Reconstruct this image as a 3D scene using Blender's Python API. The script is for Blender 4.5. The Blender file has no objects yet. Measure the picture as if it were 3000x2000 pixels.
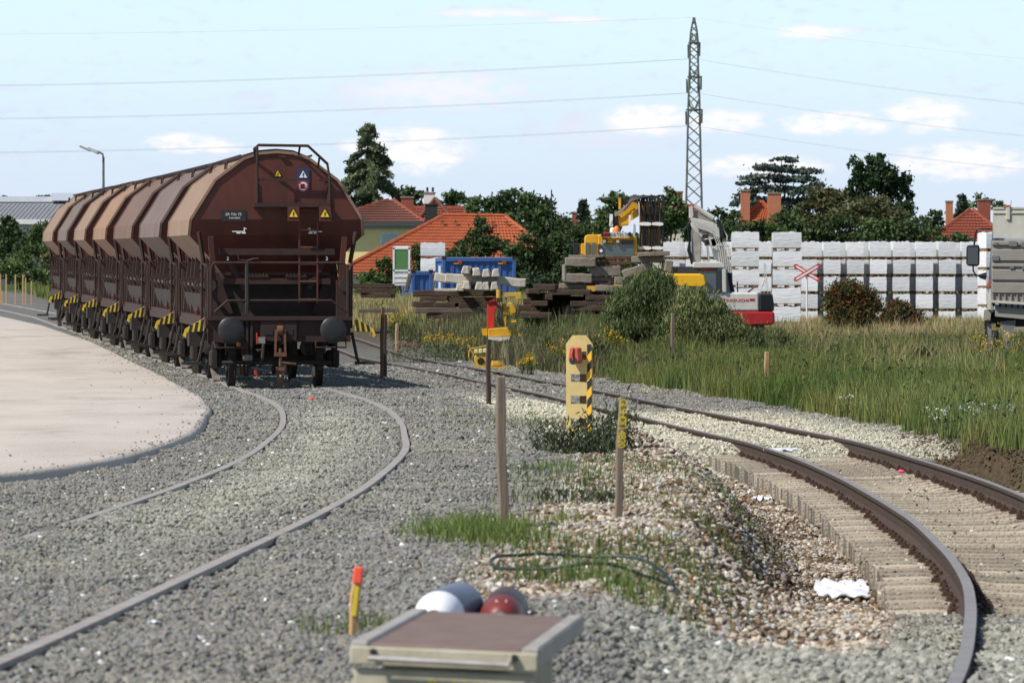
import bpy, bmesh, math, random
import numpy as np
from mathutils import Vector, Matrix, Euler

# ------------------------------------------------------------------ scene, camera, sky, sun
scene = bpy.context.scene
C = scene.collection
PI = math.pi
R = math.radians
random.seed(7)
rng = np.random.default_rng(7)

EYE = 1.7                       # eye height over the left track
cam_data = bpy.data.cameras.new('camera')
cam = bpy.data.objects.new('camera', cam_data)
C.objects.link(cam)
cam.location = (0, 0, EYE)
cam.rotation_euler = (R(90), 0, 0)
cam_data.sensor_width = 36
cam_data.lens = 168
cam_data.shift_y = -155 / 3000
cam_data.clip_start = 0.5
cam_data.clip_end = 20000
cam_data.dof.use_dof = True
cam_data.dof.focus_distance = 80
cam_data.dof.aperture_fstop = 9
scene.camera = cam

SUN_DIR = Vector((-0.74, -0.43, 0.92)).normalized()    # towards the sun: left, a little behind the camera, high
sun_data = bpy.data.lights.new('sun', 'SUN')
sun_data.energy = 5.0
sun_data.angle = R(0.8)
sun_data.color = (1.0, 0.95, 0.87)
sun = bpy.data.objects.new('sun', sun_data)
C.objects.link(sun)
sun.rotation_euler = SUN_DIR.to_track_quat('Z', 'Y').to_euler()

world = bpy.data.worlds.new('World')
scene.world = world
world.use_nodes = True
wn, wl = world.node_tree.nodes, world.node_tree.links
wn.clear()
def wnode(t, **k):
    n = wn.new(t)
    for a, b in k.items():
        setattr(n, a, b)
    return n
def wmath(op, a, b=None, clamp=False):
    n = wnode('ShaderNodeMath', operation=op, use_clamp=clamp)
    for i, v in enumerate((a, b)):
        if v is None:
            continue
        if isinstance(v, (int, float)):
            n.inputs[i].default_value = v
        else:
            wl.new(v, n.inputs[i])
    return n.outputs[0]
sky = wnode('ShaderNodeTexSky', sky_type='NISHITA', sun_disc=False)
sky.sun_elevation = math.asin(SUN_DIR.z)
sky.sun_rotation = math.atan2(SUN_DIR.x, SUN_DIR.y)
sky.altitude = 200
sky.air_density = 1.0
sky.dust_density = 0.4
sky.ozone_density = 3.0
wtc = wnode('ShaderNodeTexCoord')
wsep = wnode('ShaderNodeSeparateXYZ')
wl.new(wtc.outputs['Generated'], wsep.inputs[0])
hz = wmath('MAXIMUM', wmath('POWER', wmath('ADD', wmath('MULTIPLY', wsep.outputs[0], wsep.outputs[0]), wmath('MULTIPLY', wsep.outputs[1], wsep.outputs[1])), 0.5), 0.02)
az = wmath('ARCTAN2', wsep.outputs[0], wsep.outputs[1])
el = wmath('DIVIDE', wsep.outputs[2], hz)
wcomb = wnode('ShaderNodeCombineXYZ')
wl.new(az, wcomb.inputs[0]); wl.new(wmath('MULTIPLY', el, 2.2), wcomb.inputs[1])
n1 = wnode('ShaderNodeTexNoise'); n1.inputs['Scale'].default_value = 190; n1.inputs['Detail'].default_value = 7; n1.inputs['Roughness'].default_value = 0.56
wl.new(wcomb.outputs[0], n1.inputs['Vector'])
n2 = wnode('ShaderNodeTexNoise'); n2.inputs['Scale'].default_value = 9; n2.inputs['Detail'].default_value = 4
wl.new(wcomb.outputs[0], n2.inputs['Vector'])
# cumulus banks low over the horizon: (azimuth, elevation, half width, half height, brightness)
CLOUDS = [(-.0680, .0303, .0075, .0018, 1), (-.0620, .0296, .0050, .0012, .9), (-.0205, .0290, .0095, .0046, 1), (-.0300, .0296, .0050, .0020, .8), (-.0151, .0415, .0175, .0040, .40),
          (-.0290, .0400, .0080, .0030, .2), (-.0540, .0395, .0050, .0016, .1), (.0195, .0330, .0140, .0040, .15), (.0290, .0355, .0080, .0030, .9), (.0440, .0350, .0080, .0022, .8), (.0678, .0344, .0105, .0022, 1),
          (.0865, .0360, .0075, .0032, 1), (.0935, .0264, .0120, .0034, 1), (.0623, .0535, .0080, .0014, .7), (-.0040, .0575, .0120, .0010, .5), (.0140, .0562, .0070, .0009, .5), (.0520, .0255, .0120, .0022, .8),
          (-.145, .036, .016, .004, .9), (.135, .037, .018, .004, .9), (.165, .032, .02, .004, 1), (-.185, .032, .02, .004, .8)]
dens = None; bri = None
for (ca, ce, wa, we, b) in CLOUDS:
    wa, we = wa * 1.25, we * 1.2
    dx = wmath('DIVIDE', wmath('SUBTRACT', az, ca), wa)
    dz = wmath('DIVIDE', wmath('SUBTRACT', el, ce), we)
    rr = wmath('ADD', wmath('MULTIPLY', dx, dx), wmath('MULTIPLY', dz, dz))
    d = wmath('SUBTRACT', 1.0, rr)
    d = wmath('MAXIMUM', d, -1.0)
    bb = wmath('MULTIPLY', wmath('MAXIMUM', wmath('ADD', d, .6), 0.0), b)
    dens = d if dens is None else wmath('MAXIMUM', dens, d)
    bri = bb if bri is None else wmath('MAXIMUM', bri, bb)
big = wmath('SUBTRACT', wmath('MULTIPLY', n2.outputs[0], 3.4), 2.05)      # broken cloud over the rest of the sky
dens = wmath('MAXIMUM', dens, wmath('SUBTRACT', big, .4))
cl = wmath('ADD', dens, wmath('MULTIPLY', wmath('SUBTRACT', n1.outputs[0], .5), 5.0))
cmask = wnode('ShaderNodeMapRange', interpolation_type='SMOOTHSTEP')
wl.new(cl, cmask.inputs[0]); cmask.inputs[1].default_value = -.65; cmask.inputs[2].default_value = 1.35
cmask.inputs[3].default_value = 0; cmask.inputs[4].default_value = .95
veil = wnode('ShaderNodeMix', data_type='RGBA')          # thin high veil whitens the blue
vf = wnode('ShaderNodeMapRange'); wl.new(el, vf.inputs[0]); vf.inputs[1].default_value = .05; vf.inputs[2].default_value = .32
vf.inputs[3].default_value = .85; vf.inputs[4].default_value = .0
wl.new(vf.outputs[0], veil.inputs['Factor'])
vc = wnode('ShaderNodeMix', data_type='RGBA'); ve = wnode('ShaderNodeMapRange', interpolation_type='SMOOTHSTEP'); wl.new(el, ve.inputs[0]); ve.inputs[1].default_value = .012; ve.inputs[2].default_value = .062
wl.new(ve.outputs[0], vc.inputs['Factor']); vc.inputs['A'].default_value = (6.7, 7.8, 9.5, 1); vc.inputs['B'].default_value = (7.6, 9.6, 10.6, 1)
wl.new(sky.outputs[0], veil.inputs['A']); wl.new(vc.outputs['Result'], veil.inputs['B'])
ccol = wnode('ShaderNodeMix', data_type='RGBA')
wl.new(wmath('MULTIPLY', bri, 1.0, True), ccol.inputs['Factor'])
ccol.inputs['A'].default_value = (6.7, 7.4, 9.0, 1); ccol.inputs['B'].default_value = (9.9, 9.6, 9.7, 1)
cmix = wnode('ShaderNodeMix', data_type='RGBA')
wl.new(cmask.outputs[0], cmix.inputs['Factor']); wl.new(veil.outputs['Result'], cmix.inputs['A']); wl.new(ccol.outputs['Result'], cmix.inputs['B'])
bg = wnode('ShaderNodeBackground'); bg.inputs['Strength'].default_value = 0.10
wl.new(cmix.outputs['Result'], bg.inputs['Color'])
wo = wnode('ShaderNodeOutputWorld'); wl.new(bg.outputs[0], wo.inputs['Surface'])

scene.view_settings.view_transform = 'Standard'
scene.view_settings.look = 'None'
scene.view_settings.exposure = 0.1
scene.view_settings.gamma = 1.0
scene.render.engine = 'CYCLES'
scene.cycles.max_bounces = 6
scene.cycles.transparent_max_bounces = 8

# ------------------------------------------------------------------ helpers
F = 14000.0 / 1.0                # focal length in photo pixels: only used to turn measured sizes into metres
def W(px, py, Y):                # measured photo position at distance Y -> metres
    return Vector(((px - 1500) / F * Y, Y, EYE - (py - 845) / F * Y))

MATS = {}
def mat(name, c1, c2=None, scale=4.0, rough=.75, metal=0.0, bump=0.0, bscale=None, stretch=(1, 1, 1), spec=.4, detail=6, lo=.35, hi=.65, c3=None, s3=1.3, t3=.6, coat=0.0, transm=0.0, objvar=0.0):
    if name in MATS:
        return MATS[name]
    m = bpy.data.materials.new(name); m.use_nodes = True
    MATS[name] = m
    nt = m.node_tree; n = nt.nodes; l = nt.links
    b = n['Principled BSDF']
    b.inputs['Roughness'].default_value = rough
    b.inputs['Metallic'].default_value = metal
    b.inputs['Specular IOR Level'].default_value = spec
    if coat: b.inputs['Coat Weight'].default_value = coat
    if transm: b.inputs['Transmission Weight'].default_value = transm
    b.inputs['Base Color'].default_value = (*c1, 1)
    if c2 is None and bump == 0:
        return m
    tc = n.new('ShaderNodeTexCoord'); mp = n.new('ShaderNodeMapping')
    l.new(tc.outputs['Object'], mp.inputs['Vector']); mp.inputs['Scale'].default_value = stretch
    if c2 is not None:
        ns = n.new('ShaderNodeTexNoise'); ns.inputs['Scale'].default_value = scale; ns.inputs['Detail'].default_value = detail
        ns.inputs['Roughness'].default_value = .62
        l.new(mp.outputs[0], ns.inputs['Vector'])
        mr = n.new('ShaderNodeMapRange'); l.new(ns.outputs[0], mr.inputs[0])
        mr.inputs[1].default_value = lo; mr.inputs[2].default_value = hi
        mx = n.new('ShaderNodeMix'); mx.data_type = 'RGBA'
        l.new(mr.outputs[0], mx.inputs['Factor']); mx.inputs['A'].default_value = (*c1, 1); mx.inputs['B'].default_value = (*c2, 1)
        out = mx.outputs['Result']
        if c3 is not None:
            n3 = n.new('ShaderNodeTexNoise'); n3.inputs['Scale'].default_value = s3; n3.inputs['Detail'].default_value = 8; n3.inputs['Roughness'].default_value = .7
            l.new(mp.outputs[0], n3.inputs['Vector'])
            m3 = n.new('ShaderNodeMapRange'); l.new(n3.outputs[0], m3.inputs[0]); m3.inputs[1].default_value = t3; m3.inputs[2].default_value = t3 + .12
            x3 = n.new('ShaderNodeMix'); x3.data_type = 'RGBA'
            l.new(m3.outputs[0], x3.inputs['Factor']); l.new(out, x3.inputs['A']); x3.inputs['B'].default_value = (*c3, 1)
            out = x3.outputs['Result']
        if objvar:
            oi = n.new('ShaderNodeObjectInfo'); mo = n.new('ShaderNodeMapRange'); l.new(oi.outputs['Random'], mo.inputs[0]); mo.inputs[3].default_value = 1 - objvar; mo.inputs[4].default_value = 1 + objvar
            vs_ = n.new('ShaderNodeVectorMath'); vs_.operation = 'SCALE'; l.new(out, vs_.inputs[0]); l.new(mo.outputs[0], vs_.inputs['Scale']); out = vs_.outputs[0]
        l.new(out, b.inputs['Base Color'])
    if bump:
        nb = n.new('ShaderNodeTexNoise'); nb.inputs['Scale'].default_value = bscale or scale * 3; nb.inputs['Detail'].default_value = 5
        l.new(mp.outputs[0], nb.inputs['Vector'])
        bp = n.new('ShaderNodeBump'); bp.inputs['Strength'].default_value = bump; bp.inputs['Distance'].default_value = .05
        l.new(nb.outputs[0], bp.inputs['Height']); l.new(bp.outputs[0], b.inputs['Normal'])
    return m

def attr_mat(name, rough=.8, spec=.2, atype='GEOMETRY', vary=.25, trans=0.0, nscale=8, bump=0.0):
    """colour from the 'col' attribute (the thing's own colour), a little noise on top"""
    if name in MATS:
        return MATS[name]
    m = bpy.data.materials.new(name); m.use_nodes = True
    MATS[name] = m
    n = m.node_tree.nodes; l = m.node_tree.links
    b = n['Principled BSDF']; b.inputs['Roughness'].default_value = rough; b.inputs['Specular IOR Level'].default_value = spec
    a = n.new('ShaderNodeAttribute'); a.attribute_type = atype; a.attribute_name = 'col'
    tc = n.new('ShaderNodeTexCoord'); ns = n.new('ShaderNodeTexNoise'); ns.inputs['Scale'].default_value = nscale; ns.inputs['Detail'].default_value = 6
    l.new(tc.outputs['Object'], ns.inputs['Vector'])
    mr = n.new('ShaderNodeMapRange'); l.new(ns.outputs[0], mr.inputs[0]); mr.inputs[1].default_value = .3; mr.inputs[2].default_value = .7
    mr.inputs[3].default_value = 1 - vary; mr.inputs[4].default_value = 1 + vary
    mx = n.new('ShaderNodeVectorMath'); mx.operation = 'SCALE'
    l.new(a.outputs['Color'], mx.inputs[0]); l.new(mr.outputs[0], mx.inputs['Scale'])
    l.new(mx.outputs[0], b.inputs['Base Color'])
    if bump:
        bp = n.new('ShaderNodeBump'); bp.inputs['Strength'].default_value = bump; bp.inputs['Distance'].default_value = .04
        l.new(ns.outputs[0], bp.inputs['Height']); l.new(bp.outputs[0], b.inputs['Normal'])
    if trans:
        t = n.new('ShaderNodeBsdfTranslucent'); l.new(mx.outputs[0], t.inputs['Color'])
        s = n.new('ShaderNodeMixShader'); s.inputs[0].default_value = trans
        l.new(b.outputs[0], s.inputs[1]); l.new(t.outputs[0], s.inputs[2])
        l.new(s.outputs[0], n['Material Output'].inputs['Surface'])
    return m

class MB:
    """collects shapes into one mesh"""
    def __init__(self):
        self.v = []; self.f = []; self.m = []
    def add(self, vs, fs, mi=0):
        o = len(self.v)
        self.v += [tuple(p) for p in vs]
        self.f += [tuple(i + o for i in q) for q in fs]
        self.m += [mi] * len(fs)
        return self
    def box(self, c, s, rot=None, mi=0, taper=None):
        x, y, z = s[0] / 2, s[1] / 2, s[2] / 2
        t = taper or (1, 1)
        vs = [Vector(p) for p in ((-x, -y, -z), (x, -y, -z), (x, y, -z), (-x, y, -z), (-x * t[0], -y * t[1], z), (x * t[0], -y * t[1], z), (x * t[0], y * t[1], z), (-x * t[0], y * t[1], z))]
        if rot is not None:
            M = Euler(rot).to_matrix(); vs = [M @ p for p in vs]
        c = Vector(c)
        return self.add([p + c for p in vs], [(0, 3, 2, 1), (4, 5, 6, 7), (0, 1, 5, 4), (1, 2, 6, 5), (2, 3, 7, 6), (3, 0, 4, 7)], mi)
    def bar(self, a, b, w, h=None, mi=0, up=(0, 0, 1)):
        a, b = Vector(a), Vector(b); h = h or w
        d = (b - a).normalized(); u = Vector(up)
        if abs(d.dot(u)) > .98: u = Vector((0, 1, 0))
        s = d.cross(u).normalized(); u = s.cross(d)
        vs = []
        for p in (a, b):
            for i, j in ((-1, -1), (1, -1), (1, 1), (-1, 1)):
                vs.append(p + s * (i * w / 2) + u * (j * h / 2))
        return self.add(vs, [(0, 1, 2, 3), (4, 7, 6, 5), (0, 4, 5, 1), (1, 5, 6, 2), (2, 6, 7, 3), (3, 7, 4, 0)], mi)
    def tube(self, pts, r, n=6, mi=0, radii=None):
        pts = [Vector(p) for p in pts]; vs = []; fs = []
        for i, p in enumerate(pts):
            d = (pts[min(i + 1, len(pts) - 1)] - pts[max(i - 1, 0)]).normalized()
            u = Vector((0, 0, 1)) if abs(d.z) < .95 else Vector((0, 1, 0))
            s = d.cross(u).normalized(); u = s.cross(d)
            rr = radii[i] if radii else r
            for k in range(n):
                a = 2 * PI * k / n
                vs.append(p + s * (math.cos(a) * rr) + u * (math.sin(a) * rr))
        for i in range(len(pts) - 1):
            for k in range(n):
                k2 = (k + 1) % n
                fs.append((i * n + k, i * n + k2, (i + 1) * n + k2, (i + 1) * n + k))
        fs.append(tuple(range(n))[::-1]); fs.append(tuple(range((len(pts) - 1) * n, len(pts) * n)))
        return self.add(vs, fs, mi)
    def lathe(self, prof, axis='Z', c=(0, 0, 0), n=20, mi=0):
        """prof: (radius, along) pairs"""
        c = Vector(c); vs = []; fs = []
        for (r, h) in prof:
            for k in range(n):
                a = 2 * PI * k / n; p = (r * math.cos(a), r * math.sin(a))
                vs.append(c + Vector({'Z': (p[0], p[1], h), 'X': (h, p[0], p[1]), 'Y': (p[1], h, p[0])}[axis]))
        for i in range(len(prof) - 1):
            for k in range(n):
                k2 = (k + 1) % n
                fs.append((i * n + k, i * n + k2, (i + 1) * n + k2, (i + 1) * n + k))
        fs.append(tuple(range(n))[::-1]); fs.append(tuple(range((len(prof) - 1) * n, len(prof) * n)))
        return self.add(vs, fs, mi)
    def prism(self, poly, d, origin=(0, 0, 0), u=(1, 0, 0), v=(0, 0, 1), mi=0):
        """polygon in the plane (u, v) pushed along u x v by d either way"""
        o, u, v = Vector(origin), Vector(u).normalized(), Vector(v).normalized(); w = u.cross(v)
        n = len(poly)
        a = [o + u * p[0] + v * p[1] - w * (d / 2) for p in poly]; b = [p + w * d for p in a]
        return self.add(a + b, [tuple(range(n))[::-1], tuple(range(n, 2 * n))] + [(i, (i + 1) % n, n + (i + 1) % n, n + i) for i in range(n)], mi)
    def build(self, name, mats, parent=None, smooth=False, bevel=0, loc=None):
        me = bpy.data.meshes.new(name)
        me.from_pydata(self.v, [], self.f)
        if not isinstance(mats, (list, tuple)): mats = [mats]
        for m in mats: me.materials.append(m)
        if len(mats) > 1: me.polygons.foreach_set('material_index', self.m)
        bm = bmesh.new(); bm.from_mesh(me)
        bmesh.ops.recalc_face_normals(bm, faces=bm.faces[:])
        if bevel:
            bmesh.ops.bevel(bm, geom=[e for e in bm.edges if e.is_manifold and e.calc_face_angle(0) > .6], offset=bevel, segments=1, affect='EDGES', clamp_overlap=True)
        bm.to_mesh(me); bm.free()
        if smooth:
            for p in me.polygons: p.use_smooth = True
            me.set_sharp_from_angle(angle=R(40))
        o = bpy.data.objects.new(name, me); C.objects.link(o)
        if parent is not None: o.parent = parent
        if loc is not None: o.location = loc
        return o

def np_mesh(name, verts, faces, material, parent=None, col=None, smooth=False):
    verts = np.asarray(verts, dtype=np.float32); faces = np.asarray(faces, dtype=np.int32)
    me = bpy.data.meshes.new(name); k = faces.shape[1]
    me.vertices.add(len(verts)); me.vertices.foreach_set('co', verts.ravel())
    me.loops.add(faces.size); me.loops.foreach_set('vertex_index', faces.ravel())
    me.polygons.add(len(faces)); me.polygons.foreach_set('loop_start', np.arange(0, faces.size, k, dtype=np.int32))
    try: me.polygons.foreach_set('loop_total', np.full(len(faces), k, dtype=np.int32))
    except Exception: pass
    me.update(calc_edges=True)
    me.materials.append(material)
    if col is not None:
        at = me.attributes.new('col', 'FLOAT_COLOR', 'POINT')
        c4 = np.ones((len(verts), 4), dtype=np.float32); c4[:, :3] = col
        at.data.foreach_set('color', c4.ravel())
    if smooth: me.polygons.foreach_set('use_smooth', np.ones(len(faces), dtype=bool))
    o = bpy.data.objects.new(name, me); C.objects.link(o)
    if parent is not None: o.parent = parent
    return o

def tag(o, label=None, cat=None, group=None, kind=None):
    if label: o['label'] = label
    if cat: o['category'] = cat
    if group: o['group'] = group
    if kind: o['kind'] = kind
    return o
def thing(name, label, cat, loc=(0, 0, 0), rz=0, group=None, rot=None):
    o = bpy.data.objects.new(name, None); C.objects.link(o)
    o.location = loc; o.rotation_euler = rot if rot else (0, 0, rz); o.empty_display_size = .2
    return tag(o, label, cat, group)
def copy_tree(o, parent=None):
    c = o.copy(); C.objects.link(c); c.parent = parent
    for ch in list(o.children): copy_tree(ch, c)
    return c
def text_part(name, s, size, material, parent, loc, rot=(R(90), 0, 0), ext=.003, align='CENTER', sx=1.0):
    cu = bpy.data.curves.new(name, 'FONT'); cu.body = s; cu.size = size; cu.extrude = ext; cu.align_x = align; cu.align_y = 'CENTER'; cu.resolution_u = 2
    t = bpy.data.objects.new(name + '_curve', cu); C.objects.link(t)
    bpy.context.view_layer.update()
    me = bpy.data.meshes.new_from_object(t.evaluated_get(bpy.context.evaluated_depsgraph_get()))
    bpy.data.objects.remove(t); bpy.data.curves.remove(cu)
    me.materials.clear(); me.materials.append(material)
    o = bpy.data.objects.new(name, me); C.objects.link(o); o.parent = parent; o.location = loc; o.rotation_euler = rot; o.scale = (sx, 1, 1)
    return o
def ss(x, a, b):
    t = np.clip((np.asarray(x, dtype=float) - a) / (b - a), 0, 1)
    return t * t * (3 - 2 * t)
ORD = ['first', 'second', 'third', 'fourth', 'fifth', 'sixth', 'seventh', 'eighth', 'ninth', 'tenth', 'eleventh', 'twelfth', 'thirteenth', 'fourteenth', 'fifteenth', 'sixteenth']

# ------------------------------------------------------------------ terrain
def vnoise(x, y, s, seed=0):
    x = np.asarray(x, dtype=float) * s + 1000; y = np.asarray(y, dtype=float) * s + 1000
    xi = np.floor(x).astype(np.int64); yi = np.floor(y).astype(np.int64); fx = x - xi; fy = y - yi
    fx = fx * fx * (3 - 2 * fx); fy = fy * fy * (3 - 2 * fy)
    def h(a, b):
        n = (a * 374761393 + b * 668265263 + seed * 974711) & 0x7fffffff
        n = ((n ^ (n >> 13)) * 1274126177) & 0x7fffffff
        return ((n ^ (n >> 16)) & 0xffff) / 65535.0
    return (h(xi, yi) * (1 - fx) + h(xi + 1, yi) * fx) * (1 - fy) + (h(xi, yi + 1) * (1 - fx) + h(xi + 1, yi + 1) * fx) * fy
def fbm(x, y, s, seed=0, o=3):
    return sum(vnoise(x, y, s * 2 ** i, seed + i) * .5 ** i for i in range(o)) / sum(.5 ** i for i in range(o))

# rail-head height and centre line of both tracks along Y (measured)
def zl(Y): return np.interp(Y, [0, 15, 25, 45, 60, 84, 110, 137, 170, 250, 300, 340, 500], [.2, .2, .18, .08, 0, 0, .2, .43, .7, .95, 1.7, 2.1, 2.2])
def zr(Y): return np.interp(Y, [0, 15, 24, 30, 45, 70, 110, 140, 170, 250, 300, 340, 500], [.1, .03, -.15, -.28, -.38, -.42, -.42, -.30, .3, .8, 1.2, 1.6, 1.8])
XL_Y = np.array([5, 12, 17, 20, 23, 27.5, 33, 39.5, 47, 54, 60.7, 69, 76, 83, 90, 100, 137, 197, 260, 320])
XL_X = np.array([-4.4, -3.5, -3.02, -2.80, -2.62, -2.38, -2.12, -1.91, -1.84, -1.96, -2.16, -2.62, -3.27, -4.10, -5.0, -6.38, -11.65, -20.1, -29.0, -37.6])
XR_Y = np.array([10, 17, 22, 26.7, 30.2, 33, 37.1, 43.3, 50.6, 56.7, 62.7, 67.7, 73.3, 80.9, 90.4, 101, 109.5, 117, 125.3, 135, 160, 220, 300])
XR_X = np.array([1.0, 2.15, 2.80, 3.31, 3.66, 3.89, 4.13, 4.33, 4.42, 4.34, 4.14, 3.86, 3.38, 2.70, 1.83, .90, .02, -.80, -1.85, -3.15, -6.2, -14.5, -25.5])
def smooth_curve(ys, xs):
    # Catmull-Rom resampling so that the rails bend smoothly
    Y = []; X = []
    for i in range(len(ys) - 1):
        y0, x0 = (ys[i - 1], xs[i - 1]) if i else (2 * ys[0] - ys[1], 2 * xs[0] - xs[1])
        y3, x3 = (ys[i + 2], xs[i + 2]) if i + 2 < len(ys) else (2 * ys[-1] - ys[-2], 2 * xs[-1] - xs[-2])
        m1 = (xs[i + 1] - x0) / (ys[i + 1] - y0); m2 = (x3 - xs[i]) / (y3 - ys[i]); h = ys[i + 1] - ys[i]
        for t in np.arange(0, 1, .125):
            Y.append(ys[i] + t * h)
            X.append((2 * t**3 - 3 * t**2 + 1) * xs[i] + (t**3 - 2 * t**2 + t) * h * m1 + (-2 * t**3 + 3 * t**2) * xs[i + 1] + (t**3 - t**2) * h * m2)
    return np.array(Y), np.array(X)
CLY, CLX = smooth_curve(XL_Y, XL_X)
CRY, CRX = smooth_curve(XR_Y, XR_X)
def xl(Y): return np.interp(Y, CLY, CLX)
def xr(Y): return np.interp(Y, CRY, CRX)
EX0, EX1 = 31.2, 66.0             # the right track lies open, without ballast, between these
def exposed(Y): return ss(Y, EX0 - .9, EX0 + .1) * (1 - ss(Y, EX1 - 2.0, EX1 + 1.5))
def bank_off(Y): return np.interp(Y, [0, 40, 60, 66, 72, 85, 100, 125, 150], [1.8, 1.75, 1.75, 1.9, 2.4, 2.75, 2.7, 2.3, 2.2]) + (vnoise(Y, Y * 0, .9, 77) - .5) * .35

padXY = [(-18.1, 169), (-14.51, 148), (-10.54, 121), (-7.44, 96.5), (-6.35, 88), (-5.45, 80.2), (-4.80, 74), (-4.42, 69.7), (-4.15, 66.2), (-4.02, 63.0), (-3.86, 60), (-3.72, 57.4), (-3.60, 53.5), (-3.58, 50.6), (-3.60, 47.5), (-3.68, 44.9), (-3.85, 42.7), (-4.10, 40.9), (-4.7, 39.4), (-5.8, 38.6), (-9, 37.8), (-30, 37.5)]
def pad_edge(Y):
    ys = np.array([p[1] for p in padXY][::-1]); xs = np.array([p[0] for p in padXY][::-1])
    return np.interp(Y, ys, xs, left=-99)
def ground(X, Y):
    X = np.asarray(X, dtype=float); Y = np.asarray(Y, dtype=float)
    L = zl(Y) - .042 + .045 * ss(X, xl(Y) - 1.6, xl(Y) - .9) * (1 - ss(X, xl(Y) - .6, xl(Y) - .2)) * (1 - ss(Y, 30, 38)); Rr = zr(Y) - .085 - .27 * exposed(Y)
    a = xl(Y) + 1.5; b = xr(Y) - 1.75 + .35 * (Y > 95)
    b = np.maximum(b, a + .4)
    t = np.clip((X - a) / (b - a), 0, 1)
    t0 = .58 * (1 - ss(Y, 74, 92)); t = np.clip((t - t0) / (1 - t0), 0, 1)
    z = L + (Rr - L) * (t * t * (3 - 2 * t))
    # spoil heap beside the open sleepers, rubble crest in the middle strip
    near = ss(Y, 26, 32) * (1 - ss(Y, 60, 72))
    z = z + near * .10 * np.exp(-((X - (xr(Y) - 2.35)) / .55) ** 2) * (.5 + fbm(X, Y, .5, 5)) * (1 - ss(Y, 46, 56))
    z = z + near * .07 * np.exp(-((t - .35) / .22) ** 2) * (Y > 20)
    # fresh ballast heap right of the box
    z = z + .13 * np.exp(-((X - 1.25) / .8) ** 2 - ((Y - 22.6) / 1.9) ** 2)
    # grass bank and yard right of the right track
    d = X - xr(Y)
    bankz = np.interp(Y, [0, 40, 60, 90, 130, 200, 260, 340], [.0, -.2, -.34, -.24, -.14, -.02, .2, .8])
    yard = .85 * ss(Y, 112, 158) * (1 - ss(X, 3.0, 9.0))
    bankz = np.maximum(bankz + yard, bankz)
    bankz = bankz + (fbm(X, Y, .25, 9) - .5) * .22
    e = bank_off(Y)
    k = ss(d, e, e + np.interp(Y, [0, 60, 75, 110, 130], [.22, .22, .9, 3.0, 6.0]))
    z = z * (1 - k) + bankz * k
    # uneven gravel
    z = z + (fbm(X, Y, 1.3, 21) - .5) * .07 + (fbm(X, Y, 4.0, 31, 2) - .5) * .035
    z = z - .16 * ss(pad_edge(Y) + .03 - X, -.05, .10) * (Y > 37.4) * (Y < 170)
    return z
def gz(x, y): return float(ground(np.array([x]), np.array([y]))[0])

def region(X, Y):
    """masks of what the ground is made of"""
    X = np.asarray(X, dtype=float); Y = np.asarray(Y, dtype=float)
    wob = (fbm(X, Y, .8, 51) - .5) * 1.0
    d = X - xr(Y)
    # limestone rubble between the tracks
    a = xl(Y) + np.interp(Y, [15, 22, 26, 33, 45, 60, 72, 80], [3.0, 2.2, 2.0, 2.0, 2.25, 2.4, 2.5, 2.2])
    rub = ss(X + wob * .5, a, a + .35) * (1 - ss(d + wob * .3, -1.30, -1.15)) * ss(Y + wob * 3 - .9 * np.clip(X - .2, -2, 2), 22.5, 24.3) * (1 - ss(Y + wob * 6, 68, 78))
    cream = np.exp(-(d / 2.4) ** 6) * ss(Y + wob * 2, EX1 - 3.0, EX1 - 1.0) * (1 - ss(Y + wob * 3, 82 , 88))
    cream2 = ss(X, xl(Y) + 2.1 + wob * .6, xl(Y) + 2.5 + wob * .6) * (d < -1.0) * ss(Y + wob * 3, 60, 64) * (1 - ss(Y + wob * 3, 72, 80))
    cream = np.maximum(cream, cream2)
    e = bank_off(Y)
    grass = np.maximum(ss(d + wob * .3, e + .12, e + .35), (d > 1.42) * (exposed(Y) > .5) * (Y > 33))
    heap = ss(X + wob * .5, .2, .9) * (1 - ss(Y + wob - 1.7 * np.clip(X - 1, 0, 3), 24.4, 26.2))
    pale = np.exp(-((X - xl(Y) + .15) / .55) ** 2) * ss(Y, 25, 36) * (1 - ss(Y, 62, 76)) * .9
    return rub * (1 - grass), cream * (1 - grass), grass, heap, pale

cols = []
def grid_axis():
    a = np.concatenate([np.linspace(-1, -.22, 26)[:-1], np.linspace(-.22, .22, 236), np.linspace(.22, 1, 26)[1:]])
    return a
gy = np.concatenate([np.linspace(4, 14, 14)[:-1], np.geomspace(14, 110, 330)[:-1], np.geomspace(110, 420, 130)[:-1], np.geomspace(420, 6000, 24)])
gx = grid_axis()
half = np.maximum(.62 * gy, 14.0)
GX = gx[None, :] * half[:, None]; GY = np.repeat(gy[:, None], len(gx), 1)
GZ = ground(GX, np.minimum(GY, 420)) ; GZ = np.where(GY > 420, GZ * 0 + 2.0, GZ)
rub, cream, grs, heap, pale = region(GX, GY)
grey = np.array([.150, .147, .135]); creamc = np.array([.33, .315, .24]); rubc = np.array([.33, .26, .19]); soil = np.array([.07, .052, .032]); heapc = np.array([.19, .19, .165])
n1_ = fbm(GX, GY, .35, 71, 4)[..., None]
col = grey * (.82 + .36 * n1_)
col = col * (1 - heap[..., None]) + heapc * heap[..., None]
col = col * (1 - .8 * pale[..., None]) + np.array([.27, .265, .215]) * .8 * pale[..., None]
br = np.maximum(ss(fbm(GX, GY, .55, 81, 4), .38, .55), np.exp(-((GX - xr(GY) + 2.2) / .6) ** 2) * (GY < 52))[..., None]
rb = rubc * (1 - br) + np.array([.115, .072, .042]) * br
col = col * (1 - rub[..., None]) + rb * rub[..., None]
col = col * (1 - cream[..., None]) + creamc * cream[..., None]
gmix = ss(fbm(GX, GY, .12, 91, 4), .4, .6)[..., None]
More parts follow.
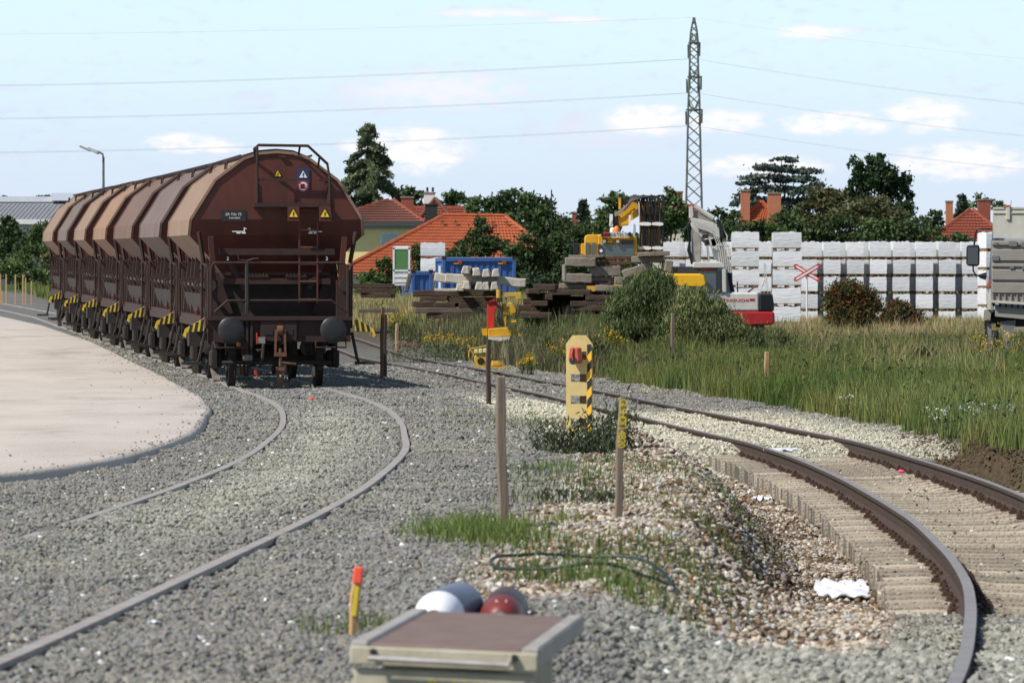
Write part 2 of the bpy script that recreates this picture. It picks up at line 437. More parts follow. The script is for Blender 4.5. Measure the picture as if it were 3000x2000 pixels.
gcol = soil * (1 - gmix) + np.array([.09, .085, .04]) * gmix
col = col * (1 - grs[..., None]) + gcol * grs[..., None]
far = ss(GY, 130, 175)[..., None] * ss(GX - xl(GY) - 3.0, 0, 3)[..., None]
col = col * (1 - far) + gcol * far
far2 = ss(GY, 285, 300)[..., None]
col = col * (1 - far2) + np.array([.06, .09, .03]) * far2
nr, nc = GX.shape
vi = np.arange(nr * nc).reshape(nr, nc)
faces = np.stack([vi[:-1, :-1], vi[:-1, 1:], vi[1:, 1:], vi[1:, :-1]], -1).reshape(-1, 4)
ground_m = attr_mat('ground_soil', rough=.95, spec=.1, vary=.35, nscale=14, bump=.8)
g = np_mesh('ground', np.stack([GX, GY, GZ], -1).reshape(-1, 3), faces, ground_m, col=col.reshape(-1, 3), smooth=True)
tag(g, kind='structure')

# ------------------------------------------------------------------ concrete pad left of the train
pv = []; 
def padz(y): return float(zl(y)) + .045
dense = []
for (x0, y0), (x1, y1) in zip(padXY[:-1], padXY[1:]):
    for t in np.linspace(0, 1, 6)[:-1]:
        dense.append((x0 + (x1 - x0) * t + (random.random() - .5) * .03, y0 + (y1 - y0) * t))
dense.append(padXY[-1])
rows = []
for (x, y) in dense:
    z = padz(y)
    rows.append([(-60, y + .0, z), (x - 2.0, y, z), (x - .10, y, z), (x - .035, y, z - .012), (x, y, z - .05), (x + .015, y, z - .35)])
k = len(rows[0]); n_ = len(rows)
V = [p for r in rows for p in r]
Fc = [(i * k + j, (i + 1) * k + j, (i + 1) * k + j + 1, i * k + j + 1) for i in range(n_ - 1) for j in range(k - 1)]
mb = MB(); mb.add(V, Fc)
conc = mat('pad_concrete', (.55, .485, .415), (.46, .405, .345), scale=.8, rough=.9, bump=.25, bscale=30, stretch=(1, .35, 1), c3=(.36, .32, .275), s3=.35, t3=.54)
tag(mb.build('concrete_pavement', conc, smooth=True), kind='structure')

# ------------------------------------------------------------------ railway tracks
rail_rust = mat('rail_rust', (.075, .046, .032), (.045, .030, .022), scale=9, rough=.8, bump=.2)
rail_head = mat('rail_head', (.30, .26, .235), (.22, .185, .165), scale=6, rough=.42, metal=.25)
rail_dusty = mat('rail_dusty', (.37, .335, .305), (.27, .24, .215), scale=5, rough=.62)
rail_dark_top = mat('rail_dark_top', (.17, .135, .115), (.11, .085, .07), scale=8, rough=.55, metal=.2)
PROF = [(-.036, 0.0), (.036, 0.0), (.036, -.036), (.010, -.052), (.009, -.140), (.070, -.160), (.072, -.172), (-.072, -.172), (-.070, -.160), (-.009, -.140), (-.010, -.052), (-.036, -.036)]
def rail(name, side, cxf, zf, y0, y1, step, parent, mats, wob=0, seed=0):
    ys = np.arange(y0, y1 + step, step); V = []; Fc = []; mi = []
    for y in ys:
        x = float(cxf(y)); dx = float(cxf(y + .25) - cxf(y - .25)) / .5
        nl = math.hypot(1, dx); nx, ny = 1 / nl, -dx / nl
        off = side * .7535 + wob * (float(vnoise(y, seed, .16, seed)) - .5)
        z = float(zf(y)) + wob * .5 * (float(vnoise(y, seed, .2, seed + 3)) - .5)
        for (a, b) in PROF:
            V.append((x + nx * (off + a), y + ny * (off + a), z + b))
    n = len(PROF)
    for i in range(len(ys) - 1):
        for j in range(n):
            j2 = (j + 1) % n
            Fc.append((i * n + j, i * n + j2, (i + 1) * n + j2, (i + 1) * n + j)); mi.append(1 if j == 0 else 0)
    Fc.append(tuple(range(n))); Fc.append(tuple(range((len(ys) - 1) * n, len(ys) * n))); mi += [0, 0]
    mb = MB(); mb.add(V, Fc); mb.m = mi
    return mb.build(name, mats, parent)
trk = thing('railway_track', 'left railway track bending past the concrete pad, carrying the train', 'railway track', (0, 0, 0))
for s in (-1, 1):
    rail('rail', s, xl, zl, 8, 300, .8, trk, [rail_dusty, rail_dusty], wob=.03, seed=3 + s)
trk2 = thing('railway_track', 'right railway track with rusty rails and uncovered concrete sleepers', 'railway track', (0, 0, 0))
for s in (-1, 1):
    rail('rail', s, xr, zr, 12, 290, .8, trk2, [rail_rust, rail_head], wob=.05, seed=13 + s)
# concrete sleepers of the open stretch: one mesh, many objects
sl_conc = mat('sleeper_concrete', (.43, .365, .275), (.34, .285, .21), scale=5, rough=.9, bump=.5, bscale=35, c3=(.54, .485, .40), s3=3.5, t3=.6, objvar=.30)
sl_end = mat('sleeper_end_stained', (.085, .085, .085), (.20, .185, .16), scale=14, rough=.95, stretch=(1, 1, .3), objvar=.35)
def sleeper_mesh():
    # B70-like: trapezoid section, high at the rail seats, waisted in the middle
    st = [(-1.30, .215, .150), (-1.0, .225, .155), (-.62, .205, .150), (-.46, .175, .135), (0, .165, .12)]
    st = st + [(-x, h, w) for (x, h, w) in st[:-1][::-1]]
    V = []; Fc = []
    for (x, h, w) in st:
        tw = w * .80
        V += [(x, -w, -.215), (x, w, -.215), (x, w * .95, -.215 + h * .55), (x, tw, -.215 + h), (x, -tw, -.215 + h), (x, -w * .95, -.215 + h * .55)]
    n = 6
    for i in range(len(st) - 1):
        for j in range(n):
            Fc.append((i * n + j, i * n + (j + 1) % n, (i + 1) * n + (j + 1) % n, (i + 1) * n + j))
    Fc.append(tuple(range(n))); Fc.append(tuple(range((len(st) - 1) * n, len(st) * n)))
    mb = MB(); mb.add(V, Fc); mb.m[-1] = mb.m[-2] = 1
    return mb
def fastening_mesh():
    mb = MB()
    mb.box((0, 0, 0), (.30, .12, .016))
    for t in (-1, 1):
        mb.box((t * .105, 0, .018), (.07, .11, .03))
        mb.lathe([(.017, .01), (.017, .05), (.008, .055)], 'Z', (t * .11, 0, 0), n=6)
    return mb
sl0 = None; sl_rows = []
clip_m = mat('fastening_rust', (.07, .035, .02), (.045, .025, .018), scale=20, rough=.85)
s_ = 0.0; y = EX0 - 1.5; cnt = 0
while y < EX1 + 1.0:
    dx = float(xr(y + .3) - xr(y - .3)) / .6
    jitter = (random.random() - .5)
    if sl0 is None:
        o = sleeper_mesh().build('sleeper', [sl_conc, sl_end], trk2); sl0 = o
        fk = [fastening_mesh().build('rail_fastening', clip_m, o, loc=(q * .7535, 0, .004)) for q in (-1, 1)]
        fk[1].data = fk[0].data
    else:
        o = sl0.copy(); C.objects.link(o); o.parent = trk2
        for fq in fk:
            k_ = fq.copy(); C.objects.link(k_); k_.parent = o
    o.location = (float(xr(y)) + jitter * .07, y, float(zr(y)) - .172 - .008)
    o.rotation_euler = (jitter * .02, 0, -math.atan(dx) * 1.0 + jitter * .015)
    y += .60 / math.hypot(1, dx); cnt += 1

# ------------------------------------------------------------------ loose stones: ballast and rubble (uncountable: stuff)
stone_col = bpy.data.collections.new('stones_source')
stone_m = attr_mat('stone', rough=.9, spec=.25, atype='INSTANCER', vary=.3, nscale=30)
for i in range(6):
    bm = bmesh.new(); bmesh.ops.create_icosphere(bm, subdivisions=1, radius=.5)
    rs = random.Random(50 + i)
    ax = (rs.uniform(.85, 1.2), rs.uniform(.7, 1.0), rs.uniform(.40, .62))
    for v in bm.verts:
        q = 1 + rs.uniform(-.28, .2)
        v.co = Vector((v.co.x * ax[0] * q, v.co.y * ax[1] * q, v.co.z * ax[2] * q))
    me = bpy.data.meshes.new('stone'); bm.to_mesh(me); bm.free(); me.materials.append(stone_m)
    so = bpy.data.objects.new('stone', me); stone_col.objects.link(so)
def stone_nodes():
    ng = bpy.data.node_groups.new('scatter_stones', 'GeometryNodeTree')
    ng.interface.new_socket('Geometry', in_out='INPUT', socket_type='NodeSocketGeometry')
    ng.interface.new_socket('Geometry', in_out='OUTPUT', socket_type='NodeSocketGeometry')
    n = ng.nodes; l = ng.links
    gi = n.new('NodeGroupInput'); go = n.new('NodeGroupOutput')
    ci = n.new('GeometryNodeCollectionInfo'); ci.inputs['Collection'].default_value = stone_col
    ci.inputs['Separate Children'].default_value = True; ci.inputs['Reset Children'].default_value = True
    ip = n.new('GeometryNodeInstanceOnPoints'); ip.inputs['Pick Instance'].default_value = True
    rv = n.new('FunctionNodeRandomValue'); rv.data_type = 'FLOAT_VECTOR'
    rv.inputs[0].default_value = (0, 0, 0); rv.inputs[1].default_value = (.7, .7, 6.283)
    sz = n.new('GeometryNodeInputNamedAttribute'); sz.data_type = 'FLOAT'; sz.inputs['Name'].default_value = 'size'
    m2p = n.new('GeometryNodeMeshToPoints')
    l.new(gi.outputs[0], m2p.inputs[0]); l.new(m2p.outputs[0], ip.inputs['Points'])
    l.new(ci.outputs[0], ip.inputs['Instance'])
    er = n.new('FunctionNodeEulerToRotation'); l.new(rv.outputs[0], er.inputs[0]); l.new(er.outputs[0], ip.inputs['Rotation'])
    l.new(sz.outputs[0], ip.inputs['Scale']); l.new(ip.outputs[0], go.inputs[0])
    return ng
STONE_NG = stone_nodes()
def scatter(name, P, size, colr, label=None):
    me = bpy.data.meshes.new(name); me.vertices.add(len(P)); me.vertices.foreach_set('co', P.astype(np.float32).ravel())
    a = me.attributes.new('size', 'FLOAT', 'POINT'); a.data.foreach_set('value', size.astype(np.float32))
    a = me.attributes.new('col', 'FLOAT_COLOR', 'POINT'); c4 = np.ones((len(P), 4), dtype=np.float32); c4[:, :3] = colr; a.data.foreach_set('color', c4.ravel())
    me.materials.append(stone_m)
    o = bpy.data.objects.new(name, me); C.objects.link(o)
    md = o.modifiers.new('scatter', 'NODES'); md.node_group = STONE_NG
    return tag(o, label, 'stones', kind='stuff')
def cone_points(y0, y1, dens, margin=1.12):
    A = .107 * margin * (y1 * y1 - y0 * y0) + .8 * (y1 - y0)
    n = int(A * dens)
    yy = np.sqrt(rng.uniform(y0 * y0, y1 * y1, n)); xx = rng.uniform(-1, 1, n) * (.107 * margin * yy + .4)
    return xx, yy
def stone_field(y0, y1, dens, smin, smax, name, label):
    X, Y = cone_points(y0, y1, dens)
    rub, cream, grs, heap, pale = region(X, Y)
    keep = (grs < .45) & ~((X < pad_edge(Y) + .02) & (Y > 37.6))
    ex = exposed(Y); d = X - xr(Y)
    keep &= ~((ex > .5) & (np.abs(d) < 1.33))                 # open sleepers: swept
    for s in (-.7535, .7535):                                  # rail heads stay free
        keep &= np.abs(X - xl(Y) - s) > .062
        keep &= (np.abs(d - s) > .062)
    # dirt patches in the rubble show less stone
    dirt = np.maximum(ss(fbm(X, Y, .55, 81, 4), .40, .55), .9 * np.exp(-((d + 2.2) / .55) ** 2) * (Y < 52))
    keep &= rng.random(len(X)) > rub * dirt * .80
    X, Y = X[keep], Y[keep]; rub, cream, heap, pale = rub[keep], cream[keep], heap[keep], pale[keep]
    n = len(X)
    sz = smin + (smax - smin) * rng.random(n) ** 1.8
    sz = sz * (1 + .55 * heap) * (1 + .25 * rub) * (1 + .25 * (rng.random(n) > .9))
    Z = ground(X, Y) + sz * (.05 + .25 * rng.random(n))
    v = rng.random(n)[:, None]; w = rng.random((n, 3))
    c = np.array([.222, .217, .200]) * (.72 + .44 * v) + (w - .5) * .022
    warm = (rng.random(n) < .26)[:, None]
    c = np.where(warm, np.array([.235, .215, .175]) * (.66 + .56 * v), c)
    white = (rng.random(n) < .006)[:, None]
    hc = np.array([.30, .295, .25]) * (.6 + .65 * v)
    c = c * (1 - heap[:, None]) + hc * heap[:, None]
    c = c * (1 - pale[:, None]) + np.array([.35, .345, .28]) * (.65 + .6 * v) * pale[:, None]
    patch = ss(fbm(X, Y, .45, 131, 3), .5, .68)[:, None] * .55          # dustier, yellower drifts
    c = c * (1 - patch) + np.array([.28, .27, .215]) * (.6 + .65 * v) * patch
    rc = np.where((rng.random(n) < .5)[:, None], np.array([.53, .45, .345]), np.array([.50, .47, .42])) * (.48 + .7 * v)
    rc = np.where((rng.random(n) < .32)[:, None], np.array([.23, .15, .088]) * (.6 + .6 * v), rc)
    c = c * (1 - rub[:, None]) + rc * rub[:, None]
    c = c * (1 - cream[:, None]) + np.array([.52, .49, .375]) * (.62 + .6 * v) * cream[:, None]
    c = np.where(white, np.array([.75, .74, .70]), c)
    scatter(name, np.stack([X, Y, Z], 1), sz, np.clip(c, .01, .85), label)
stone_field(13.5, 30, 2000, .018, .047, 'ballast', 'coarse grey ballast stones spread over the foreground')
stone_field(30, 52, 1000, .024, .048, 'ballast', 'grey and pale stones between the tracks in the middle distance')
stone_field(52, 100, 380, .034, .064, 'ballast', 'distant grey ballast around the wagon and the right track')
n_ = 1500
yy = rng.uniform(EX0, EX1, n_); dd = rng.uniform(-1.28, 1.28, n_); dd = np.where(rng.random(n_) < .4, -1.0 + rng.normal(size=n_) * .18, dd)
ok = (np.abs(np.abs(dd) - .7535) > .09); yy, dd = yy[ok], dd[ok]; szz = .018 + .03 * rng.random(len(yy)) ** 2
scatter('sleeper_grit', np.stack([xr(yy) + dd, yy, zr(yy) - .185], 1), szz, np.where((rng.random(len(yy)) < .3)[:, None], np.array([.14, .12, .10]), np.array([.50, .46, .40])) * (.7 + .5 * rng.random((len(yy), 1))), 'loose stones lying on the open sleepers')
stone_field(100, 132, 110, .055, .095, 'ballast', 'far grey ballast of the right track beside the train')
# pebbles strewn over the rim of the concrete
yy = rng.uniform(38.2, 110, 420); xx = pad_edge(yy) - np.abs(rng.normal(size=420)) * rng.choice([.12, .5, 2.2], 420, p=[.70, .24, .06])
zz = zl(yy) + .045; szz = .014 + .03 * rng.random(420) ** 2
scatter('pebbles', np.stack([xx, yy, zz + szz * .2], 1), szz, np.array([.24, .23, .21]) * (.6 + .7 * rng.random((420, 1))), 'loose pebbles strewn along the edge of the concrete')

def clods(n, y0, y1, f0, f1, label):
    Y = rng.uniform(y0, y1, n); d = bank_off(Y) + rng.uniform(f0, f1, n) if f0 > -1 else rng.normal(size=n) * .42 - 2.15
    X = xr(Y) + d; sz = .015 + .07 * rng.random(n) ** 2.8
    c = np.array([.085, .056, .034]) * (.5 + 1.0 * rng.random((n, 1)))
    scatter('soil_clods', np.stack([X, Y, ground(X, Y) + sz * .15], 1), sz, c, label)
clods(5200, 47, 72, -.15, .45, 'brown soil clods on the cut face of the right bank')
clods(4200, 30.5, 50, -9, 0, 'dark soil clods thrown up beside the open sleepers')

# ------------------------------------------------------------------ hopper wagons
paint_end = mat('wagon_red_brown', (.110, .028, .018), (.060, .017, .012), scale=1.9, rough=.62, bump=.05, stretch=(1, 1, .35), c3=(.045, .020, .015), s3=2.6, t3=.58)
paint_frame = mat('wagon_frame_brown', (.046, .020, .015), (.028, .015, .012), scale=4, rough=.75, c3=(.075, .042, .028), s3=5, t3=.62)  # brown darkened to carry the shade under the hopper ends
grime = mat('underframe_grime', (.022, .018, .016), (.040, .030, .024), scale=6, rough=.85)
black_steel = mat('buffer_black', (.028, .028, .030), (.060, .050, .042), scale=7, rough=.42, metal=.3, lo=.5, hi=.8)
rust_steel = mat('coupling_rust', (.17, .075, .035), (.09, .042, .024), scale=12, rough=.8)
yellow_p = mat('yellow_paint', (.72, .50, .02), (.55, .36, .03), scale=9, rough=.55)
black_p = mat('black_paint', (.02, .02, .02), rough=.6)
white_p = mat('white_paint', (.75, .74, .71), rough=.6)
red_p = mat('red_paint', (.55, .03, .02), rough=.5)
sign_yel = mat('sign_yellow', (.80, .55, .02), rough=.5)
sign_blue = mat('sign_blue', (.025, .04, .11), rough=.5)
galv = mat('worn_metal', (.27, .25, .23), (.16, .13, .11), scale=9, rough=.6, metal=.3)
shaft_m = mat('shaft_dusty', (.13, .115, .10), (.08, .06, .05), scale=6, rough=.8)
SIDES = [mat('wagon_side_tan', (0.260, 0.176, 0.122), (0.200, 0.129, 0.089), scale=2.3, rough=.85, stretch=(1, 1.6, .25), c3=(0.296, 0.218, 0.163), s3=1.8, t3=.55),
         mat('wagon_side_mauve', (0.124, 0.086, 0.074), (0.164, 0.125, 0.107), scale=2.0, rough=.85, stretch=(1, 1.6, .25), c3=(0.128, 0.066, 0.052), s3=1.8, t3=.58),
         mat('wagon_side_umber', (0.160, 0.101, 0.078), (0.120, 0.074, 0.058), scale=2.0, rough=.85, stretch=(1, 1.6, .25), c3=(0.248, 0.172, 0.126), s3=1.8, t3=.58),
         mat('wagon_side_orange', (0.280, 0.176, 0.111), (0.216, 0.129, 0.081), scale=2.3, rough=.85, stretch=(1, 1.6, .25), c3=(0.288, 0.203, 0.148), s3=1.8, t3=.57)]

HALF = [(0, 4.07), (.30, 4.045), (.57, 3.955), (1.07, 3.58), (1.49, 2.90), (1.515, 2.63), (1.12, 2.22), (.78, 1.80)]
EY = 3.25
def wagon_body(parent, side_m, end_m):
    ycap = [EY, EY, EY, EY, EY, EY - .10, EY - .36, 2.45]
    ring = HALF[::-1][:-1]
    ring = [(x, z) for (x, z) in HALF[::-1]] + [(-x, z) for (x, z) in HALF[1:]]
    yc = ycap[::-1] + ycap[1:]
    n = len(ring); V = []; Fc = []; mi = []
    for sgn in (-1, 1):
        for (x, z), q in zip(ring, yc): V.append((x, sgn * q, z))
    for i in range(n - 1):
        Fc.append((i, i + 1, n + i + 1, n + i)); mi.append(0)
    Fc.append((n - 1, 0, n, 2 * n - 1)); mi.append(1)
    for o in (0, n):
        up = [o + i for i in range(3, n - 3)]
        Fc.append(tuple(up)); mi.append(1)
        Fc.append((o + 2, o + 3, o + n - 4, o + n - 3)); mi.append(1)
        Fc.append((o + 1, o + 2, o + n - 3, o + n - 2)); mi.append(1)
        Fc.append((o + 0, o + 1, o + n - 2, o + n - 1)); mi.append(1)
    mb = MB(); mb.add(V, Fc); mb.m = mi
    body = mb.build('hopper_body', [side_m, end_m], parent)
    # edge rims that frame both ends and catch the light
    for sgn in (-1, 1):
        rm = MB()
        pts = [(x, sgn * (q_ + .012), z) for (x, z), q_ in zip(ring[2:-2], yc[2:-2])]
        for a, b in zip(pts[:-1], pts[1:]): rm.bar(a, b, .045, .045, up=(0, 1, 0))
        rm.build('edge_rim', side_m, body)
    return body
def sign_triangle(parent, name, c, s, y, white=False):
    """yellow warning triangle with a black border and a flash"""
    x, z = c; h = s * .87
    def tri(k): return [(-s / 2 * k, -h / 3 * k), (s / 2 * k, -h / 3 * k), (0, h * 2 / 3 * k)]
    o = MB().prism(tri(1), .006, (x, y, z)).build(name, black_p, parent)
    MB().prism(tri(.80), .006, (x, y - .005, z)).build('sign_face', white_p if white else sign_yel, o)
    bolt = [(-.02, .30), (.10, .30), (.02, .05), (.11, .05), (-.05, -.26), (-.01, -.04), (-.10, -.04)]
    MB().prism([(p[0] * s * .8, p[1] * s * .8) for p in bolt], .006, (x, y - .010, z)).build('flash_symbol', black_p, o)
    return o

def make_wagon(label, side_m, detailed):
    w = thing('hopper_wagon', label, 'wagon', group='brown hopper wagons of the train')
    body = wagon_body(w, side_m, paint_end)
    # roof hatch strip with rims, grab loops
    for a in (-1, 1):
        mb = MB(); y0, y1 = (-3.05, -.1) if a < 0 else (.1, 3.05)
        pr = [(-.60, 3.955), (-.30, 4.075), (0, 4.10), (.30, 4.075), (.60, 3.955)]
        for (x0, z0), (x1, z1) in zip(pr[:-1], pr[1:]):
            mb.add([(x0, y0, z0), (x1, y0, z1), (x1, y1, z1), (x0, y1, z0), (x0, y0, z0 + .03), (x1, y0, z1 + .03), (x1, y1, z1 + .03), (x0, y1, z0 + .03)],
                   [(0, 1, 2, 3), (4, 5, 6, 7), (0, 1, 5, 4), (1, 2, 6, 5), (2, 3, 7, 6), (3, 0, 4, 7)])
        mb.build('roof_hatch', paint_frame, w)
    for y in (-2.2, 1.9):
        MB().tube([(-.80, y, 3.74), (-.78, y, 3.92), (-.78, y + .5, 3.92), (-.80, y + .5, 3.74)], .018, 5).build('grab_handle', paint_frame, w)
    MB().tube([(-.62, -3.1, 4.01), (-.62, 3.1, 4.01)], .02, 5).build('hatch_rod', paint_frame, w)
    MB().tube([(.62, -3.1, 4.01), (.62, 3.1, 4.01)], .02, 5).build('hatch_rod', paint_frame, w)
    # lower chutes and centre hopper
    mb = MB(); mb.box((0, 0, 1.5), (1.7, 4.6, .62), taper=(.9, 1)); mb.build('discharge_chute', grime, w)
    for s in (-1, 1):
        for k, y in enumerate((-2.35, -1.15, .05, 1.25, 2.4)):
            MB().box((s * 1.02, y, 1.55), (.42, .10, .75), (0, s * .35, 0)).build('chute_rib', paint_frame, w)
        MB().box((s * 1.20, 0, 1.42), (.05, 4.7, .38), (0, s * .25, 0)).build('chute_flap', grime, w)
        # longitudinal sill, side stanchions, shaft
        MB().box((s * 1.22, 0, 1.12), (.10, 7.7, .20)).build('side_sill', paint_frame, w)
        for y in (-3.15, -2.0, -.95, .95, 2.0, 3.15):
            MB().bar((s * 1.20, y, 1.2), (s * 1.10, y, 2.25), .09, .10, up=(0, 1, 0)).build('stanchion', paint_frame, w)
        MB().tube([(s * 1.24, -2.9, 1.76), (s * 1.24, 2.9, 1.76)], .045, 7).build('flap_shaft', shaft_m, w)
        for y in (-1.5, 0, 1.5):
            MB().lathe([(.085, -.07), (.085, .07)], 'Y', (s * 1.24, y, 1.76), 9).build('shaft_collar', grime, w)
        # red and yellow little levers
        MB().tube([(s * 1.34, -2.75, 1.22), (s * 1.36, -2.78, 1.32), (s * 1.36, -2.66, 1.34)], .012, 5).build('red_lever', mat('lever_dull_red', (.25, .03, .02), rough=.6), w)
    # end frames: uprights, bracing, railings (both ends)
    for e in (-1, 1):
        yh = e * 3.90                                     # headstock plane
        MB().box((0, yh - e * .10, .97), (2.46, .16, .36)).build('headstock', paint_frame, w)
        MB().box((0, yh - e * .40, 1.19), (2.50, .95, .06)).build('end_platform', paint_frame, w)
        for s in (-1, 1):
            # buffer: box, stem, dished plate
            MB().lathe([(.15, 0), (.15, -.03), (.115, -.05), (.10, -.32), (.085, -.34), (.085, -.58)], 'Y', (s * .875, yh, 1.0), 16).build('buffer_housing', grime, w, smooth=True)                 if e > 0 else MB().lathe([(.15, 0), (.15, -.03), (.115, -.05), (.10, -.32), (.085, -.34), (.085, -.58)], 'Y', (s * .875, yh, 1.0), 16).build('buffer_housing', grime, w, smooth=True)
            q = -1 if e < 0 else 1
            MB().lathe([(.06, q * .30), (.225, q * .585), (.228, q * .61), (.20, q * .632), (.12, q * .645), (.02, q * .648)], 'Y', (s * .875, yh, 1.0), 26).build('buffer_plate', black_steel, w, smooth=True)
            if q > 0:
                MB().lathe([(.10, 0), (.10, .30), (.085, .34), (.085, .58)], 'Y', (s * .875, yh, 1.0), 14).build('buffer_stem', grime, w)
            # step bracket under buffers
            MB().tube([(s * .62, yh + q * .05, .80), (s * .60, yh + q * .35, .70), (s * 1.12, yh + q * .35, .70), (s * 1.14, yh + q * .05, .80)], .014, 5).build('shunter_bar', paint_frame, w)
            # upright frames
            MB().box((s * 1.13, yh - q * .55, 1.52), (.20, .12, .66)).build('corner_plate', paint_frame, w)
            MB().bar((s * 1.10, yh - q * .50, 1.75), (s * 1.16, yh - q * .40, 2.60), .09, .09).build('end_post', paint_end, w)
            MB().bar((s * 1.27, yh - q * .55, 2.15), (s * 1.36, yh - q * .45, 2.68), .05, .06).build('end_strut', paint_frame, w)
            MB().lathe([(.03, -.04), (.11, -.04), (.11, .04), (.03, .04)], 'Y', (s * 1.17, yh - q * .42, 1.76), 12).build('link_bearing', grime, w)
            MB().bar((s * 1.17, yh - q * .42, 1.76), (s * 1.19, yh - q * .42, 2.12), .10, .06).build('link_arm', paint_frame, w)
            # X struts under the hopper
            MB().bar((s * .93, yh - q * .62, 2.36), (s * .56, yh - q * .62, 1.70), .075, .05, up=(0, 1, 0)).build('diagonal_strut', paint_frame, w)
            MB().bar((s * .88, yh - q * .70, 1.78), (s * .80, yh - q * .75, 1.56), .10, .06, up=(0, 1, 0)).build('shaft_hanger', grime, w)
            # side handrail of the end platform
            MB().tube([(s * 1.22, yh - q * .05, 1.05), (s * 1.22, yh - q * .05, 2.02), (s * 1.25, yh - q * .10, 2.10), (s * 1.30, yh - q * .55, 2.14), (s * 1.30, yh - q * .62, 1.15)], .022, 6).build('side_handrail', paint_frame, w)
            # step, yellow hazard bracket
            MB().tube([(s * 1.27, yh - q * .2, .95), (s * 1.36, yh - q * .25, .52), (s * 1.40, yh - q * .25, .42)], .028, 6).build('step_arm', grime, w)
            MB().box((s * 1.50, yh - q * .25, .42), (.34, .22, .05)).build('step_board', grime, w)
            if e > 0: continue
            br = MB().prism([(-.36, -.10), (-.32, .02), (.0, .20), (.0, -.02), (-.30, -.04), (-.31, -.14)] if s < 0 else [(.36, -.10), (.32, .02), (.0, .20), (.0, -.02), (.30, -.04), (.31, -.14)], .05, (s * 1.30, yh + q * .02, 1.00)).build('hazard_bracket', yellow_p, w)
            for k in range(3):
                x0 = .03 + k * .095
                MB().prism([(s * x0, .0 - .035), (s * (x0 + .05), -.035), (s * (x0 + .02), .17 - .05 * k), (s * (x0 - .03), .19 - .05 * k)], .058, (s * 1.30, yh + q * .02, 1.00)).build('black_stripe', black_p, br)
        # railing across the end
        MB().tube([(-1.18, yh, 1.15), (-1.18, yh, 2.06), (-1.12, yh, 2.15), (1.12, yh, 2.15), (1.18, yh, 2.06), (1.18, yh, 1.15)], .024, 6).build('end_railing', paint_frame, w)
        MB().tube([(-1.12, yh, 1.30), (-.90, yh, 1.50), (.90, yh, 1.50), (1.16, yh, 1.30)], .024, 6).build('end_railing', paint_frame, w)
        MB().box((0, yh - e * .55, 2.34), (2.0, .10, .11)).build('cross_beam', paint_frame, w)
        MB().box((0, yh - e * .60, 1.83), (1.86, .10, .10)).build('cross_beam', paint_frame, w)
        MB().box((0, yh - e * .66, 1.96), (1.86, .06, .05)).build('cross_beam', paint_frame, w)
        for s in (-1, 1):
            mb = MB(); mb.box((s * .33, yh - e * .55, 1.915), (.36, .04, .03))
            for k in range(6): mb.box((s * .33 - .15 + k * .06, yh - e * .55, 1.945), (.034, .036, .036))
            mb.build('toothed_rack', paint_frame, w)
        # brake column with handwheel bar
        MB().tube([(-.56, yh, .55), (-.56, yh, 2.16)], .035, 6).build('brake_column', grime, w)
        MB().tube([(-.72, yh - .02, 2.30), (-.70, yh, 2.20), (-.56, yh, 2.18), (-.44, yh - .02, 2.22), (-.36, yh - .02, 2.22)], .018, 5).build('brake_handle', paint_frame, w)
        MB().box((-.56, yh, 1.24), (.17, .12, .08)).build('brake_bracket', grime, w)
        for dx in (-.08, .08): MB().bar((-.56 + dx, yh + e * .03, 1.2), (-.56 + dx * .9, yh + e * .03, .55), .035, .03).build('brake_rod', grime, w)
        MB().lathe([(.05, -.08), (.06, 0), (.05, .08)], 'X', (-.55, yh + e * .03, .52), 10).build('rod_weight', galv, w)
        # coupling: draw plate, hook, shackle, screw, hanging link
        MB().box((-.02, yh + e * .02, .98), (.62, .06, .34)).build('draw_plate', paint_frame, w)
        for dx in (-.17, .17): MB().box((-.02 + dx, yh + e * .055, .96), (.16, .01, .10)).build('plate_slot', black_p, w)
        MB().lathe([(.05, -.045), (.085, -.045), (.085, .045), (.05, .045)], 'X', (0, yh + e * .12, .99), 14).build('draw_hook', rust_steel, w)
        cp = MB()
        for s in (-1, 1): cp.bar((s * .075, yh + e * .16, 1.0), (s * .085, yh + e * .20, .60), .035, .035)
        cp.box((0, yh + e * .20, .58), (.21, .07, .07)); cp.tube([(0, yh + e * .2, .68), (0, yh + e * .2, .38)], .028, 7)
        cp.tube([(0, yh + e * .2, .44), (.10, yh + e * .2, .43), (.27, yh + e * .2, .41)], .022, 6); cp.box((0, yh + e * .2, .33), (.15, .07, .07))
        for s in (-1, 1): cp.bar((s * .05, yh + e * .2, .33), (s * .025, yh + e * .2, .03), .045, .045)
        cp.box((0, yh + e * .2, .03), (.09, .05, .06))
        cp.build('screw_coupling', rust_steel, w)
        hz_ = MB().tube([(-.30, yh + e * .06, .86), (-.29, yh + e * .14, .72), (-.31, yh + e * .17, .50), (-.36, yh + e * .14, .36)], .028, 7).build('brake_hose', grime, w)
        MB().box((-.32, yh + e * .08, .82), (.13, .09, .11)).build('hose_tap', galv, hz_)
        MB().tube([(-.40, yh + e * .12, .95), (-.395, yh + e * .12, .76)], .013, 5).build('tap_handle', red_p, hz_)
        MB().box((-.42, yh + e * .14, .27), (.05, .05, .08)).build('hose_end', red_p, hz_)
        # wheelset
        ya = e * 2.75
